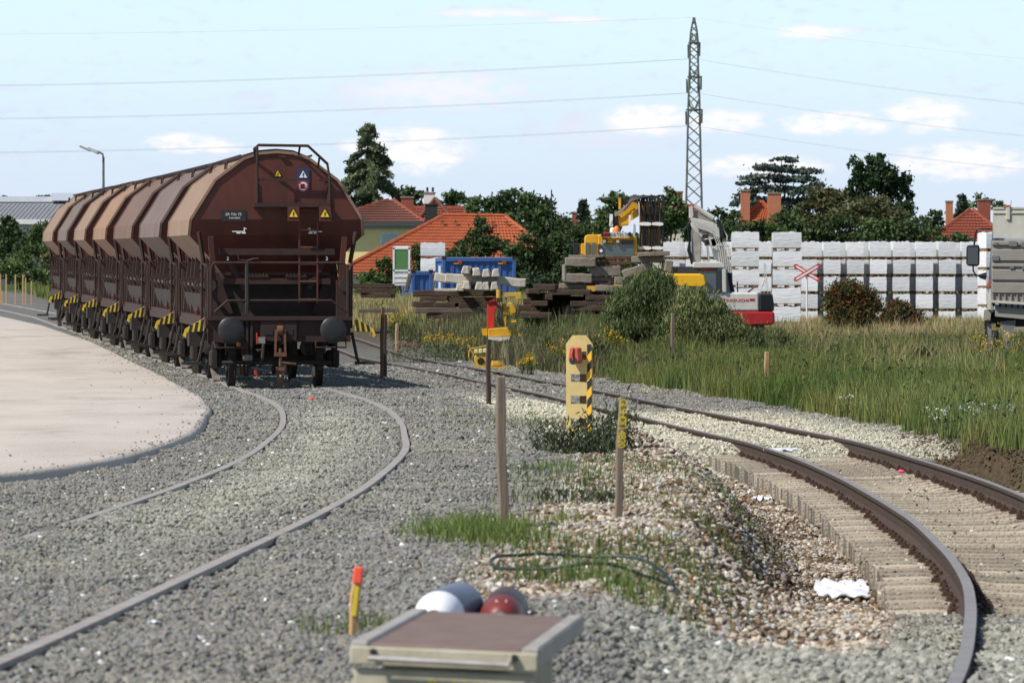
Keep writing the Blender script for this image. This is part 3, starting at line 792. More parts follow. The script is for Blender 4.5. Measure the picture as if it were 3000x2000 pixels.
        for s in (-1, 1):
            wh = MB().lathe([(.06, -.07), (.12, -.07), (.14, -.03), (.36, -.02), (.40, -.065), (.475, -.065), (.50, -.055), (.50, -.03), (.472, -.02), (.465, .07), (.40, .07), (.36, .02), (.14, .03), (.12, .09), (.06, .09)] if s > 0 else
                            [(.06, .07), (.12, .07), (.14, .03), (.36, .02), (.40, .065), (.475, .065), (.50, .055), (.50, .03), (.472, .02), (.465, -.07), (.40, -.07), (.36, -.02), (.14, -.03), (.12, -.09), (.06, -.09)], 'X', (s * .7535, ya, .47), 32).build('wheel', grime, w, smooth=True)
            MB().box((s * 1.02, ya, .48), (.22, .30, .30)).build('axle_box', grime, w, bevel=.03)
            sp = MB()
            for k in range(6): sp.box((s * 1.02, ya, .68 + k * .018), (.09, 1.1 - k * .14, .015))
            sp.build('leaf_spring', grime, w)
            for t in (-1, 1):
                MB().bar((s * 1.05, ya + t * .22, 1.02), (s * 1.05, ya + t * .18, .32), .07, .05).build('axle_guard', grime, w)
                MB().bar((s * 1.02, ya + t * .55, .68), (s * 1.02, ya + t * .62, 1.02), .04, .04).build('spring_hanger', grime, w)
                MB().box((s * .76, ya + t * .52, .46), (.10, .05, .36), (t * .15, 0, 0)).build('brake_block', grime, w)
        MB().tube([(-.9, ya, .47), (.9, ya, .47)], .075, 10).build('axle', grime, w)
        MB().tube([(-.95, ya + e * .6, .42), (.95, ya + e * .6, .42)], .04, 6).build('brake_beam', grime, w)
        # guard irons ahead of the wheels
        MB().bar((-1.05, ya - .1 * e, .30), (-1.02, ya + .25 * e, .10), .12, .03).build('guard_iron', galv, w)
    # centre sills, brake cylinder, air tank
    for s in (-1, 1): MB().box((s * .45, 0, .95), (.12, 7.6, .26)).build('centre_sill', grime, w)
    MB().lathe([(.05, -.5), (.20, -.45), (.20, .45), (.05, .5)], 'Y', (.95, .4, .62), 14).build('air_tank', grime, w, smooth=True)
    MB().lathe([(.05, -.35), (.17, -.3), (.17, .3), (.05, .35)], 'Y', (-.95, -.2, .66), 14).build('brake_cylinder', grime, w, smooth=True)
    for s in (-1, 1):
        MB().box((s * 1.15, 1.05, .80), (.25, .6, .34), (0, 0, 0)).build('equipment_box', grime, w)
    return w, body

def wagon_end_kit(w, body):
    """ladder, top platform, railing, plates and signs on the end towards the camera"""
    y = -EY
    ladder = MB()
    for x in (.385, .70): ladder.box((x, y - .12, 2.33), (.028, .02, 1.75))
    lad = ladder.build('ladder', paint_end, w)
    for z in (1.52, 1.83, 2.13, 2.42, 2.72, 3.05): MB().box((.5425, y - .12, z), (.32, .02, .024)).build('ladder_rung', rust_steel, lad)
    MB().box((.24, y - .17, 3.15), (1.32, .32, .07)).build('end_walkway', paint_frame, w)
    for x in (-.36, .90):
        MB().tube([(x, y - .30, 3.16), (x, y - .30, 3.62 if x > 0 else 4.15)], .024, 6).build('guard_post', paint_frame, w)
        MB().tube([(x, y - .02, 3.16), (x, y - .02, 3.56)], .024, 6).build('guard_post', paint_frame, w)
    MB().tube([(-.36, y - .02, 3.9), (-.40, y - .20, 4.12), (-.34, y - .30, 4.18), (.52, y - .30, 4.17), (.86, y - .28, 3.86), (.90, y - .30, 3.62), (.90, y - .30, 3.2)], .026, 7).build('top_railing', paint_frame, w)
    MB().tube([(.38, y - .30, 4.17), (.38, y - .02, 4.02)], .02, 5).build('railing_stay', paint_frame, w)
    MB().tube([(.72, y - .28, 3.97), (.72, y - .02, 3.82)], .02, 5).build('railing_stay', paint_frame, w)
    MB().box((-.03, y - .30, 3.58), (.66, .015, .05)).build('mid_rail', paint_frame, w)
    MB().box((.81, y - .30, 3.58), (.20, .015, .05)).build('mid_rail', paint_frame, w)
    # lower warning boards hang from the walkway
    for (x, wd) in ((.265, .20), (.81, .20)):
        MB().prism([(-wd / 2, -.22), (wd / 2 + (.02 if x > .5 else 0), -.22), (wd / 2, .03), (-wd / 2, .03)], .02, (x, y - .325, 3.09)).build('warning_board', paint_end, w)
        sign_triangle(w, 'warning_sign', (x, 2.985), .19, y - .345)
    sign_triangle(w, 'warning_sign', (.02, 3.68), .14, y - .012)
    # blue plate with two pictograms
    pl = MB().box((.46, y - .014, 3.58), (.215, .012, .40)).build('pictogram_plate', sign_blue, w)
    sign_triangle(pl, 'warning_pictogram', (.46, 3.665), .18, y - .025, True)
    MB().lathe([(.01, 0), (.096, 0), (.096, .004), (.01, .004)], 'Y', (.46, y - .028, 3.475), 24).build('prohibition_ring', red_p, pl)
    MB().lathe([(.01, 0), (.072, 0), (.072, .004), (.01, .004)], 'Y', (.46, y - .033, 3.475), 24).build('prohibition_face', white_p, pl)
    MB().box((.45, y - .036, 3.475), (.07, .004, .085)).build('prohibition_figure', black_p, pl)
    MB().box((.46, y - .040, 3.475), (.15, .004, .020), (0, R(40), 0)).build('prohibition_bar', red_p, pl)
    # owner's plate
    op = MB().box((-.75, y - .008, 2.965), (.43, .008, .185)).build('inscription_plate', black_p, w)
    text_part('inscription', 'ZR TGr 75', .062, white_p, op, (-.75, y - .014, 2.985))
    text_part('inscription', 'Knittelfeld', .045, white_p, op, (-.73, y - .014, 2.925))
    # pale load diagrams stencilled on the sloping end
    for s in (-1, 1):
        d = MB(); x = -.66 if s < 0 else .68; f = -s
        d.box((x, y - .006, 2.69), (.22, .006, .016)); d.box((x - .10 * f * -1, y - .006, 2.725), (.018, .006, .07)); d.box((x + .0, y - .006, 2.665), (.07, .006, .022)); d.box((x + .09 * f, y - .006, 2.665), (.07, .006, .022))
        d.box((x - .115 * f * -1, y - .006, 2.74), (.05, .006, .012))
        d.build('load_diagram', white_p, w)
        text_part('strut_number', '2', .085, white_p, w, (s * .86, -3.43, 2.22))
    MB().box((.10, y - .03, 3.99), (.12, .05, .03)).build('lifting_lug', paint_end, w)

STEP = 9.1
seqm = [0, 1, 2, 3, 0, 1, 0]
labels = ['rust brown hopper wagon nearest the camera with ladder and warning signs on its end',
          'greyish brown hopper wagon coupled directly behind the nearest one',
          'dull brown hopper wagon, third in the train from the camera',
          'orange tan hopper wagon, fourth in the train from the camera',
          'light tan hopper wagon, fifth in the train from the camera',
          'purple brown hopper wagon, last but one at the far end of the train',
          'tan hopper wagon at the far end of the train beside the hedge']
# chainage along the track
cy = np.arange(70, 260, .05); cx_ = xl(cy); ch = np.concatenate([[0], np.cumsum(np.hypot(np.diff(cx_), .05))])
def along(s): y = float(np.interp(s, ch, cy)); return float(xl(y)), y
front_axle = float(np.interp(83.4, cy, ch))
protoA = None
for i in range(7):
    s0 = front_axle + i * STEP
    (x0, y0), (x1, y1) = along(s0), along(s0 + 5.5)
    if protoA is None:
        wg, bd = make_wagon(labels[0], SIDES[seqm[0]], True)
        protoA = wg
    else:
        wg = copy_tree(protoA); wg['label'] = labels[i]
        for ch_ in wg.children:
            if ch_.name.startswith('hopper_body'):
                ch_.data = ch_.data.copy(); ch_.data.materials[0] = SIDES[seqm[i]]
                for r_ in ch_.children: r_.data = r_.data.copy(); r_.data.materials[0] = SIDES[seqm[i]]
    if i in (3, 4, 5):                                   # shorter hoppers
        for ch_ in wg.children:
            if ch_.name.startswith(('hopper_body', 'roof_hatch', 'hatch_rod')): ch_.scale.y = .80
    z0, z1 = float(zl(y0)), float(zl(y1))
    wg.location = ((x0 + x1) / 2, (y0 + y1) / 2, (z0 + z1) / 2)
    wg.rotation_euler = (math.atan2(z1 - z0, 5.5), 0, -math.atan2(x1 - x0, y1 - y0))
for o in [o for o in C.objects if o.name.startswith('hopper_wagon')][:3]:
    b_ = [c for c in o.children if c.name.startswith('hopper_body')][0]
    if o is protoA: wagon_end_kit(o, b_)

# ------------------------------------------------------------------ things near the camera
def hit(px, py):
    """where a measured photo point meets the ground"""
    Y = np.arange(14, 420, .05); X = (px - 1500) / F * Y; Z = EYE - (py - 845) / F * Y
    d = Z - ground(X, Y)
    i = int(np.argmax(d < 0)) if (d < 0).any() else len(Y) - 1
    return Vector((float(X[i]), float(Y[i]), float(Z[i])))
def part(T, name, mb, material, parent=None, **k):
    """mesh given in world metres, stored relative to its thing"""
    L = Vector(T.location)
    mb.v = [(p[0] - L.x, p[1] - L.y, p[2] - L.z) for p in mb.v]
    return mb.build(name, material, parent or T, **k)

wood_grey = mat('stake_wood_grey', (.24, .185, .135), (.17, .13, .10), scale=4, rough=.9, stretch=(8, 8, .5), bump=.2)
wood_new = mat('stake_wood_new', (.52, .33, .17), (.42, .26, .13), scale=4, rough=.85, stretch=(8, 8, .5), bump=.2)
wood_brown = mat('stake_wood_brown', (.20, .105, .06), (.14, .075, .045), scale=4, rough=.85, stretch=(8, 8, .5), bump=.2)
wood_dark = mat('post_dark', (.075, .045, .035), (.05, .032, .027), scale=4, rough=.85, stretch=(8, 8, .5))
orange_fluo = mat('fluorescent_orange', (.95, .12, .05), (.85, .10, .05), scale=9, rough=.6)
def stake(base, top, wpx, m, label, rot=None, name='wooden_stake', group='survey stakes', cat='stake', depth=1.0):
    b = hit(*base); Y = b.y; t = W(top[0], top[1], Y); w = wpx / F * Y
    T = thing(name, label, cat, b, group=group)
    mb = MB()
    d = Vector((t.x - b.x, 0, t.z - b.z)); h = d.length
    lean = math.atan2(d.x, d.z)
    k = 5
    for i in range(1): 
        prof = []
        rings = []
        for j in range(k + 1):
            f = j / k; ww = w * (1 + .04 * math.sin(j * 2.1)) * (1 if j < k else .93)
            c = Vector((d.x * f + .006 * math.sin(j * 1.7), 0, -.15 * (j == 0) + d.z * f))
            rings.append([c + Vector((sx * ww / 2, sy * ww * depth / 2, 0)) for sx, sy in ((-1, -1), (1, -1), (1, 1), (-1, 1))])
        V = [p for r_ in rings for p in r_]
        Fc = [(a * 4 + q, a * 4 + (q + 1) % 4, (a + 1) * 4 + (q + 1) % 4, (a + 1) * 4 + q) for a in range(k) for q in range(4)] + [(0, 1, 2, 3), (k * 4, k * 4 + 1, k * 4 + 2, k * 4 + 3)]
        mb.add(V, Fc)
    o = mb.build('stake_shaft', m, T, bevel=w * .08)
    o.rotation_euler = (0, 0, random.uniform(.15, .35))
    return T, o, w, d
stake((1476, 1552), (1464, 1103), 26, wood_grey, 'tall weathered wooden stake standing left of the yellow marker post')
T, o, w_, d_ = stake((1809, 1520), (1824, 1161), 20, wood_grey, 'grey brown wooden stake with yellow handwriting down its side')
yel_ink = mat('yellow_crayon', (.80, .62, .03), rough=.7)
for i, chh in enumerate(['G', 'L', '9', 'H', 'Q', 'T', '1', '4', '8', '2', '0']):
    f = .955 - i * .0355
    text_part('handwriting', chh, .075, yel_ink, T, (d_.x * f + .004, -w_ * .66, d_.z * f), rot=(R(90), R(90 + 4 * math.sin(i * 3)), .22), ext=.002, sx=.9)
stake((1431, 1187), (1431, 994), 12, wood_dark, 'dark square post before the right track, left of the small yellow machine', name='square_post', cat='post')
stake((1118, 1113), (1121, 899), 9, wood_brown, 'brown square post beside the nearest wagon, in front of its dark twin', name='square_post', cat='post')
stake((1128, 1108), (1129, 921), 8, wood_dark, 'almost black square post right behind the brown one beside the wagon', name='square_post', cat='post')
T, o, w_, d_ = stake((1030, 1868), (1051, 1662), 24, wood_new, 'short wooden peg with fluorescent orange tip beside the wooden box')
b_ = Vector(T.location)
mb = MB(); mb.box((d_.x * .90, 0, d_.z * .895), (w_ * 1.12, w_ * 1.12, d_.z * .24), (0, math.atan2(d_.x, d_.z), 0)); mb.build('orange_tip', orange_fluo, T, bevel=.006)
mb = MB(); mb.box((d_.x * .55, -w_ * .56, d_.z * .53), (w_ * .5, .006, d_.z * .42), (0, math.atan2(d_.x, d_.z), .15)); mb.build('yellow_stroke', yel_ink, T)
stake((1163, 1026), (1163, 947), 8, wood_new, 'light new wooden stake between the wagon and the weeds')
stake((1291, 1018), (1291, 957), 8, wood_grey, 'thin grey stake in the weeds before the timber stack')
stake((1087, 985), (1087, 945), 7, wood_grey, 'short grey stake just behind the yellow bracket of the wagon')
stake((1971, 1066), (1971, 918), 10, wood_grey, 'wooden stake standing in tall grass before the large bush')
stake((2246, 1140), (2246, 1030), 12, wood_new, 'orange brown stake at the edge of the right grass bank')
for i, (bx, by, ty) in enumerate([(18, 838, 803), (45, 863, 804), (67, 876, 804), (75, 874, 814), (92, 884, 823), (6, 879, 852), (1, 850, 803)]):
    p = Vector(((bx - 1500) / F * 245, 245, 0)); p.z = gz(p.x, p.y)
    zt = W(bx, ty, 245).z
    T = thing('wooden_stake', ['leftmost but one of the distant stakes by the hedge', 'tall distant stake before the left hedge, second from the frame edge', 'tallest of the distant stakes at the far left, close to its pair', 'distant stake right behind its twin at the far left', 'distant stake nearest to the last wagon', 'short orange peg at the far left by the rails', 'distant stake cut by the left frame edge'][i], 'stake', p, group='survey stakes')
    o = MB().box((0, 0, (zt - p.z) / 2 - .05), (.075, .075, zt - p.z + .1), taper=(.85, .85)).build('stake_shaft', wood_new, T)

# yellow marker post with slots and a red lamp
post_yel = mat('post_cream_yellow', (.92, .75, .36), (.86, .68, .31), scale=3, rough=.65, c3=(.33, .20, .08), s3=6, t3=.70)
post_amber = mat('stripe_amber', (.80, .43, .02), rough=.6)
lamp_red = mat('lamp_red', (.52, .09, .055), (.42, .07, .045), scale=8, rough=.55)
pb = hit(1697, 1293)
T = thing('marker_post', 'cream yellow slotted marker post with black and amber stripes and red lamp', 'marker post', pb - Vector((0, 0, .09)), rz=R(-20))
bm = bmesh.new()
xs = [-.155, -.098, .085, .155]; zs = [-.15, .258, .347, .507, .596, .747, .836, .996, 1.085, 1.17]
vv = {(i, j): bm.verts.new((x, 0, z)) for i, x in enumerate(xs) for j, z in enumerate(zs)}
for j in range(len(zs) - 1):
    for i in range(3):
        if i == 1 and j in (1, 3, 5, 7): continue
        bm.faces.new((vv[i, j], vv[i + 1, j], vv[i + 1, j + 1], vv[i, j + 1]))
t0, t1 = bm.verts.new((-.080, 0, 1.265)), bm.verts.new((.080, 0, 1.265))
bm.faces.new((vv[0, 9], vv[1, 9], vv[2, 9], vv[3, 9], t1, t0))
bmesh.ops.solidify(bm, geom=bm.faces[:], thickness=.016)
bmesh.ops.recalc_face_normals(bm, faces=bm.faces[:])
me = bpy.data.meshes.new('slotted_plate'); bm.to_mesh(me); bm.free(); me.materials.append(post_yel)
pl = bpy.data.objects.new('slotted_plate', me); C.objects.link(pl); pl.parent = T
for k in range(13):
    z0 = 1.165 - k * .0975
    m = black_p if k % 2 == 0 else post_amber
    a = max(z0 - .13, -.10)
    zt = z0 if k else z0
    poly = [(.100, z0 - .0975 - .03), (.152, z0 - .0975 + .03), (.152, min(z0 + .03, 1.165)), (.100, min(z0 - .03, 1.165))]
    if k == 0: poly = [(.100, z0 - .1275), (.152, z0 - .0675), (.152, z0), (.100, z0)]
    MB().prism(poly, .004, (0, -.022, 0)).build('hazard_stripe', m, T)
MB().box((.02, .10, .50), (.075, .06, 1.1)).build('rear_batten', wood_brown, T)
for z in (.2, .68, 1.13): MB().box((0, .045, z), (.24, .08, .03)).build('plate_bracket', galv, T)
lp = MB().prism([(-.05, .16), (.05, .16), (.062, .02), (.045, -.02), (-.052, -.005), (-.068, .03)], .12, (-.012, -.085, .97)).build('lamp_hood', lamp_red, T, bevel=.012)
MB().tube([(-.02, -.15, 1.13), (-.03, -.165, 1.06), (-.02, -.15, .99)], .012, 6).build('lamp_rib', lamp_red, lp)
MB().lathe([(.035, 0), (.045, -.05)], 'Y', (-.02, -.10, .985), 12).build('lamp_lens', black_p, lp)

# wooden box with a lid, low in the foreground
cream_paint = mat('box_cream_paint', (.47, .44, .33), (.37, .33, .235), scale=5, rough=.85, bump=.15, c3=(.22, .16, .09), s3=4, t3=.63)
box_grey = mat('box_edge_grey', (.37, .34, .315), (.30, .275, .255), scale=6, rough=.7)
box_brown = mat('box_panel_brown', (.205, .145, .120), (.165, .115, .095), scale=7, rough=.75, bump=.12, bscale=60)
alu = mat('handle_metal', (.55, .53, .50), (.40, .36, .32), scale=9, rough=.45, metal=.5)
bz = .13
T = thing('tool_box', 'low cream wooden box with brown lid and metal handle in the foreground', 'box', (-.155, 17.6, bz + .02), rot=(R(.3), R(1.9), R(-6.5)))
hw, dp, top = .335, .80, .30
MB().box((0, 0, .10), (2 * hw - .22, 2 * dp - .10, .30)).build('box_body', cream_paint, T, bevel=.01)
ld = MB().box((0, 0, top - .030), (2 * hw - .13, 2 * dp - .01, .052)).build('lid_panel', box_brown, T, bevel=.006)
for s in (-1, 1):
    MB().box((s * (hw - .032), 0, top - .032), (.064, 2 * dp, .074)).build('lid_side_rail', box_grey, T, bevel=.008)
MB().box((0, -dp - .014, top - .045), (2 * hw - .002, .026, .066)).build('lid_front_rail', cream_paint, T, bevel=.006)
MB().box((0, -dp + .012, top - .17), (2 * hw - .03, .03, .16)).build('front_board', cream_paint, T, bevel=.006)
MB().tube([(-.245, -dp - .02, top - .025), (-.262, -dp - .055, top - .050), (.235, -dp - .055, top - .055), (.245, -dp - .02, top - .025)], .011, 8).build('carry_handle', alu, T)
for s in (-1, 1): MB().lathe([(.014, 0), (.010, -.02)], 'Y', (s * .25, -dp - .027, top - .03), 8).build('handle_bolt', grime, T)
text_part('faded_marking', 'R 11', .085, yel_ink, T, (.02, -dp - .005, top - .155), ext=.0015)

# gas bottles behind the box
def bottle(name, label, c, r, L, rz, mats, N=False):
    T = thing(name, label, 'gas bottle', c, rot=(0, 0, rz))
    MB().lathe([(r * .93, .10), (r, .13), (r, L - .03), (r * .96, L)], 'Y', (0, 0, 0), 28).build('cylinder_body', mats[0], T, smooth=True)
    MB().lathe([(r * .30, -.055), (r * .45, -.05), (r * .72, -.02), (r * .92, .05), (r * 1.003, .135), (r * 1.003, .15)], 'Y', (0, 0, 0), 28).build('shoulder', mats[1], T, smooth=True)
    MB().lathe([(r * .20, -.16), (r * .30, -.15), (r * .33, -.10), (r * .33, -.05)], 'Y', (0, 0, 0), 16).build('valve_cap', mats[2], T, smooth=True)
    MB().lathe([(r * .38, -.075), (r * .38, -.045)], 'Y', (0, 0, 0), 16).build('neck_ring', galv, T)
    return T
ox_blue = mat('oxygen_blue', (.16, .17, .24), (.12, .13, .20), scale=4, rough=.45)
ox_white = mat('oxygen_white', (.82, .83, .86), rough=.5)
ac_red = mat('acetylene_maroon', (.20, .035, .03), (.15, .028, .025), scale=5, rough=.45)
ac_dark = mat('acetylene_dark', (.06, .03, .028), (.045, .025, .022), scale=5, rough=.5)
valve = mat('valve_metal', (.42, .40, .36), (.30, .27, .23), scale=8, rough=.5, metal=.4)
bx = W(1275, 1811, 21.6)
bottle('gas_bottle', 'blue gas bottle with white shoulder lying behind the box', (bx.x, bx.y, bx.z), .116, .85, R(-7.0), [ox_blue, ox_white, valve])
bx = W(1468, 1812, 21.8)
T = bottle('gas_bottle', 'maroon gas bottle with grey rim and letter N lying behind the box', (bx.x, bx.y, bx.z), .103, .75, R(-2), [ac_dark, ac_red, valve])
text_part('letter', 'N', .085, mat('letter_grey', (.40, .35, .33), rough=.6), T, (0, -.006, .058), rot=(R(62), 0, 0), ext=.003)

# loop of dark hose
c = hit(1700, 1668)
T = thing('hose_loop', 'thin dark green hose loop lying on the rubble', 'hose', c)
pts = []
for k in range(41):
    a = 2 * PI * k / 40; x = .50 * math.cos(a); y = .62 * math.sin(a)
    pts.append((x, y, gz(c.x + x, c.y + y) - c.z + .05 + .012 * math.sin(3 * a)))
MB().tube(pts, .010, 6).build('hose', mat('hose_green', (.012, .035, .035), rough=.5), T)

# white plastic sheet, litter
sheet_m = mat('white_plastic', (.78, .78, .80), (.66, .66, .70), scale=5, rough=.35)
def crumple(name, label, c, w, d, h, m=sheet_m, tilt=0, seed=0, cat='litter', n=12):
    rs = np.random.default_rng(seed)
    T = thing(name, label, cat, c)
    u = np.linspace(-.5, .5, n); V = []
    for j in range(n):
        for i in range(n):
            V.append((u[i] * w * (1 - .25 * abs(u[j])), u[j] * d, h * (.5 + u[j]) * tilt + h * .35 * (rs.random() + .6 * math.sin(i * 1.3 + j) * (1 - 2 * abs(u[i]))) + .01))
    Fc = [(j * n + i, j * n + i + 1, (j + 1) * n + i + 1, (j + 1) * n + i) for j in range(n - 1) for i in range(n - 1)]
    V2 = [(x, y, z - .008) for (x, y, z) in V]; o = n * n
    Fc2 = [tuple(q + o for q in f[::-1]) for f in Fc]
    mb = MB(); mb.add(V + V2, Fc + Fc2)
    return mb.build(name.replace('_sheet', '') + '_film', m, T, smooth=True)
p = hit(2465, 1748); crumple('plastic_sheet', 'crumpled white plastic sheet beside the open sleepers', (p.x, p.y, p.z), .42, .4, .09, tilt=1.0, seed=2, cat='plastic sheet')
p = hit(2232, 1470); crumple('plastic_bag', 'small white plastic bag at the far sleeper ends', (p.x, p.y, p.z), .24, .3, .16, seed=4, cat='bag')
p = hit(2290, 1386); crumple('plastic_scrap', 'white torn plastic scraps lying on the sleeper ends by the rail', (p.x, p.y, p.z + .30), .5, .8, .06, seed=5)
p = hit(1892, 1143); crumple('yellow_wrapper', 'crumpled yellow wrapper on the ballast beyond the right track', (p.x, p.y, p.z), .22, .35, .07, m=sign_yel, seed=6)
p = hit(1345, 1062); crumple('white_cup', 'small white scrap on the ballast near the yellow machine', (p.x, p.y, p.z), .14, .2, .10, seed=8)
p = hit(450, 1842); crumple('white_scrap', 'little white paper scrap in the left foreground ballast', (p.x, p.y, p.z + .02), .06, .1, .03, seed=9, n=7)
p = hit(914, 1175)
MB().lathe([(.01, 0), (.045, .005), (.05, .03), (.02, .045)], 'Z', (0, 0, 0), 10).build('orange_blob', orange_fluo, thing('orange_marker', 'orange painted marker stone between the rails before the wagon', 'marker', (p.x, p.y, p.z + .02)), smooth=True)
pink = mat('pink_spray', (.85, .08, .22), rough=.7)
p = hit(2640, 1425)
T = thing('pink_marker', 'pink spray painted clod on the open sleepers', 'marker', (p.x, p.y, float(zr(p.y)) - .172)); MB().lathe([(.03, 0), (.05, .02), (.02, .04)], 'Z', (0, 0, 0), 9).build('pink_clod', pink, T)

# ------------------------------------------------------------------ yard: timber, concrete sleepers
timber = mat('timber_dark', (.050, .030, .022), (.080, .050, .036), scale=3, rough=.9, stretch=(.6, 4, 4), bump=.4, c3=(.13, .09, .065), s3=4, t3=.66)
timber_grey = mat('timber_grey', (.15, .12, .095), (.10, .075, .06), scale=3, rough=.9, stretch=(.6, 4, 4), bump=.4)
old_conc = mat('old_concrete', (.25, .215, .175), (.19, .155, .12), scale=3, rough=.92, bump=.4, c3=(.11, .075, .05), s3=3, t3=.60)
pale_conc = mat('pale_concrete', (.53, .49, .41), (.44, .40, .33), scale=3, rough=.9, bump=.3, c3=(.33, .29, .23), s3=3, t3=.63)
rust_beam = mat('rust_steel', (.13, .055, .03), (.075, .035, .022), scale=6, rough=.85)
def beam(z, rect, Y, depth, m, name, rot=0, trap=0.0, dy=0):
    """rect is in zoomed-photo coordinates; z = (x origin, y origin, factor)"""
    x0, y0, x1, y1 = rect
    a = W(z[0] + z[2] * x0, z[1] + z[2] * y0, Y); b = W(z[0] + z[2] * x1, z[1] + z[2] * y1, Y)
    w, h = abs(b.x - a.x), abs(a.z - b.z); c = ((a.x + b.x) / 2, Y + depth / 2 + dy, (a.z + b.z) / 2)
    o = thing(name, 'x', 'sleeper', c, rot=(0, R(rot), random.uniform(-.05, .05)))
    mb = MB(); n = 5 if w > .8 else 2
    # slightly irregular squared log, its ends a touch splayed
    V = []; Fc = []
    for i in range(n + 1):
        x = -w / 2 + w * i / n; jz = random.uniform(-.012, .012); jy = random.uniform(-.01, .01)
        for sy, sz in ((-1, -1), (1, -1), (1, 1), (-1, 1)):
            V.append((x * (1 - (trap if sz > 0 else 0)), sy * depth / 2 + jy, sz * h / 2 * (1 + random.uniform(-.05, .05)) + jz))
    for i in range(n):
        for q in range(4): Fc.append((i * 4 + q, i * 4 + (q + 1) % 4, (i + 1) * 4 + (q + 1) % 4, (i + 1) * 4 + q))
    Fc += [(0, 1, 2, 3), (n * 4, n * 4 + 1, n * 4 + 2, n * 4 + 3)]
    mb.add(V, Fc)
    mb.build(name.split('_')[-1] + '_block', m, o, bevel=min(.03, h * .12))
    o['_z'] = c[2]
    return o
def label_heap(objs, fmt, group):
    objs = sorted(objs, key=lambda o: -o['_z'])
    for i, o in enumerate(objs):
        o['label'] = fmt.format(ORD[i] if i < len(ORD) else str(i + 1) + 'th'); o['group'] = group; del o['_z']
Z3 = (1000, 500, .3955); Z4 = (1600, 500, .35714)
tim = []
for r_, m in [((540, 885, 1180, 932), timber), ((590, 933, 795, 965), timber), ((800, 936, 1180, 974), timber), ((860, 976, 1110, 1012), timber), ((520, 968, 690, 1010), timber),
              ((540, 1014, 1085, 1056), timber_grey), ((640, 1058, 1000, 1095), timber), ((690, 976, 850, 1010), timber)]:
    tim.append(beam(Z3, r_, 163, 2.4, m, 'timber_sleeper'))
label_heap(tim, 'dark timber sleeper, {} from top in the stack under the pale concrete sleepers', 'timber stack in the yard')
tim = []
for r_ in [(70, 838, 380, 870), (100, 872, 400, 905), (150, 908, 380, 942), (120, 1022, 420, 1048)]:
    tim.append(beam(Z3, r_, 166, 2.0, timber if r_[1] < 1000 else timber_grey, 'timber_sleeper'))
label_heap(tim, 'dark timber, {} from top in the low stack just right of the wagon', 'timber stack beside the wagon')
con = []
for r_, rot, tr in [((690, 762, 800, 828), 6, 0), ((768, 768, 1165, 836), 2, 0), ((1148, 792, 1368, 858), 3, 0), ((690, 871, 1205, 891), 0, 0)]:
    con.append(beam(Z3, r_, 161, .28, pale_conc, 'concrete_sleeper', rot=rot))
for k, (x, yy) in enumerate([(928, 735), (992, 750), (1073, 758), (1142, 758), (935, 848), (1010, 854), (1075, 856), (1140, 854), (876, 862)]):
    con.append(beam(Z3, (x - 33, yy - 31, x + 33, yy + 31), 160.2 if k < 8 else 160.9, 2.4, pale_conc, 'concrete_sleeper', rot=(8 if k == 0 else random.uniform(-3, 3)), trap=.36))
label_heap(con, 'pale concrete sleeper, {} from top on the timber stack by the blue container', 'pale concrete sleepers in the yard')
con = []
for r_, rot, m in [((155, 712, 410, 788), 1, old_conc), ((185, 690, 470, 711), 0, old_conc), ((700, 700, 972, 752), -2, old_conc), ((750, 664, 1015, 700), -3, old_conc), ((355, 782, 615, 866), -2, old_conc),
                   ((625, 782, 865, 850), -19, old_conc), ((140, 842, 380, 920), 1, old_conc), ((275, 868, 560, 934), 3, old_conc), ((105, 924, 330, 970), 1, old_conc), ((138, 765, 162, 900), 0, old_conc),
                   ((965, 736, 1032, 830), 8, old_conc), ((560, 872, 720, 935), 4, old_conc), ((720, 850, 980, 930), -3, old_conc), ((165, 1105, 236, 1182), 5, old_conc), ((400, 940, 700, 990), 0, old_conc)]:
    con.append(beam(Z4, r_, 150 + random.uniform(-.3, .3), .32 if r_[2] - r_[0] > 100 else 1.6, m, 'concrete_sleeper', rot=rot))
    if len(con) in (1, 3, 5, 7):
        con.append(beam(Z4, (r_[0] + 15, r_[1] + 6, r_[2] - 12, r_[3] + 4), 150.6, 1.2, m, 'concrete_sleeper', rot=rot))
label_heap(con, 'weathered concrete sleeper, {} from top in the jumbled heap before the yellow excavator', 'jumbled concrete sleepers')
tim = []
for r_, rot in [((-90, 928, 95, 985), 1), ((40, 974, 375, 1022), 0), ((318, 1020, 560, 1066), 1), ((188, 1064, 500, 1110), -2), ((228, 1108, 520, 1152), 1), ((-20, 1008, 42, 1062), 0), ((-160, 968, -60, 1012), 2),
                ((-110, 1066, 30, 1110), 0), ((100, 1180, 480, 1230), 0), ((-200, 1160, 60, 1210), 0)]:
    tim.append(beam(Z4, r_, 149.5, 2.6, timber, 'timber_sleeper', rot=rot))
for r_ in [(-150, 1000, 200, 1046), (-180, 1050, 120, 1098), (-60, 1100, 200, 1150), (150, 1030, 420, 1075), (120, 1090, 330, 1140), (-230, 1100, -60, 1150), (-60, 1040, 330, 1100), (-40, 1110, 480, 1190), (330, 990, 700, 1100), (0, 1120, 180, 1210)]:  # rows behind, added to darken the shadowed void below the overhanging timbers
    tim.append(beam(Z4, r_, 151.5, 2.2, timber, 'timber_sleeper'))
label_heap(tim, 'dark timber, {} from top under the concrete heap, rear ones added for shade', 'timbers under the concrete heap')
st = []
for r_ in [(408, 702, 702, 732), (408, 742, 702, 772), (310, 905, 535, 942)]:
    o = beam(Z4, r_, 150.2, .3, rust_beam, 'steel_beam', rot=-1); o['category'] = 'beam'; st.append(o)
label_heap(st, 'rusty steel beam, {} from top between the old concrete sleepers', 'rusty steel beams')

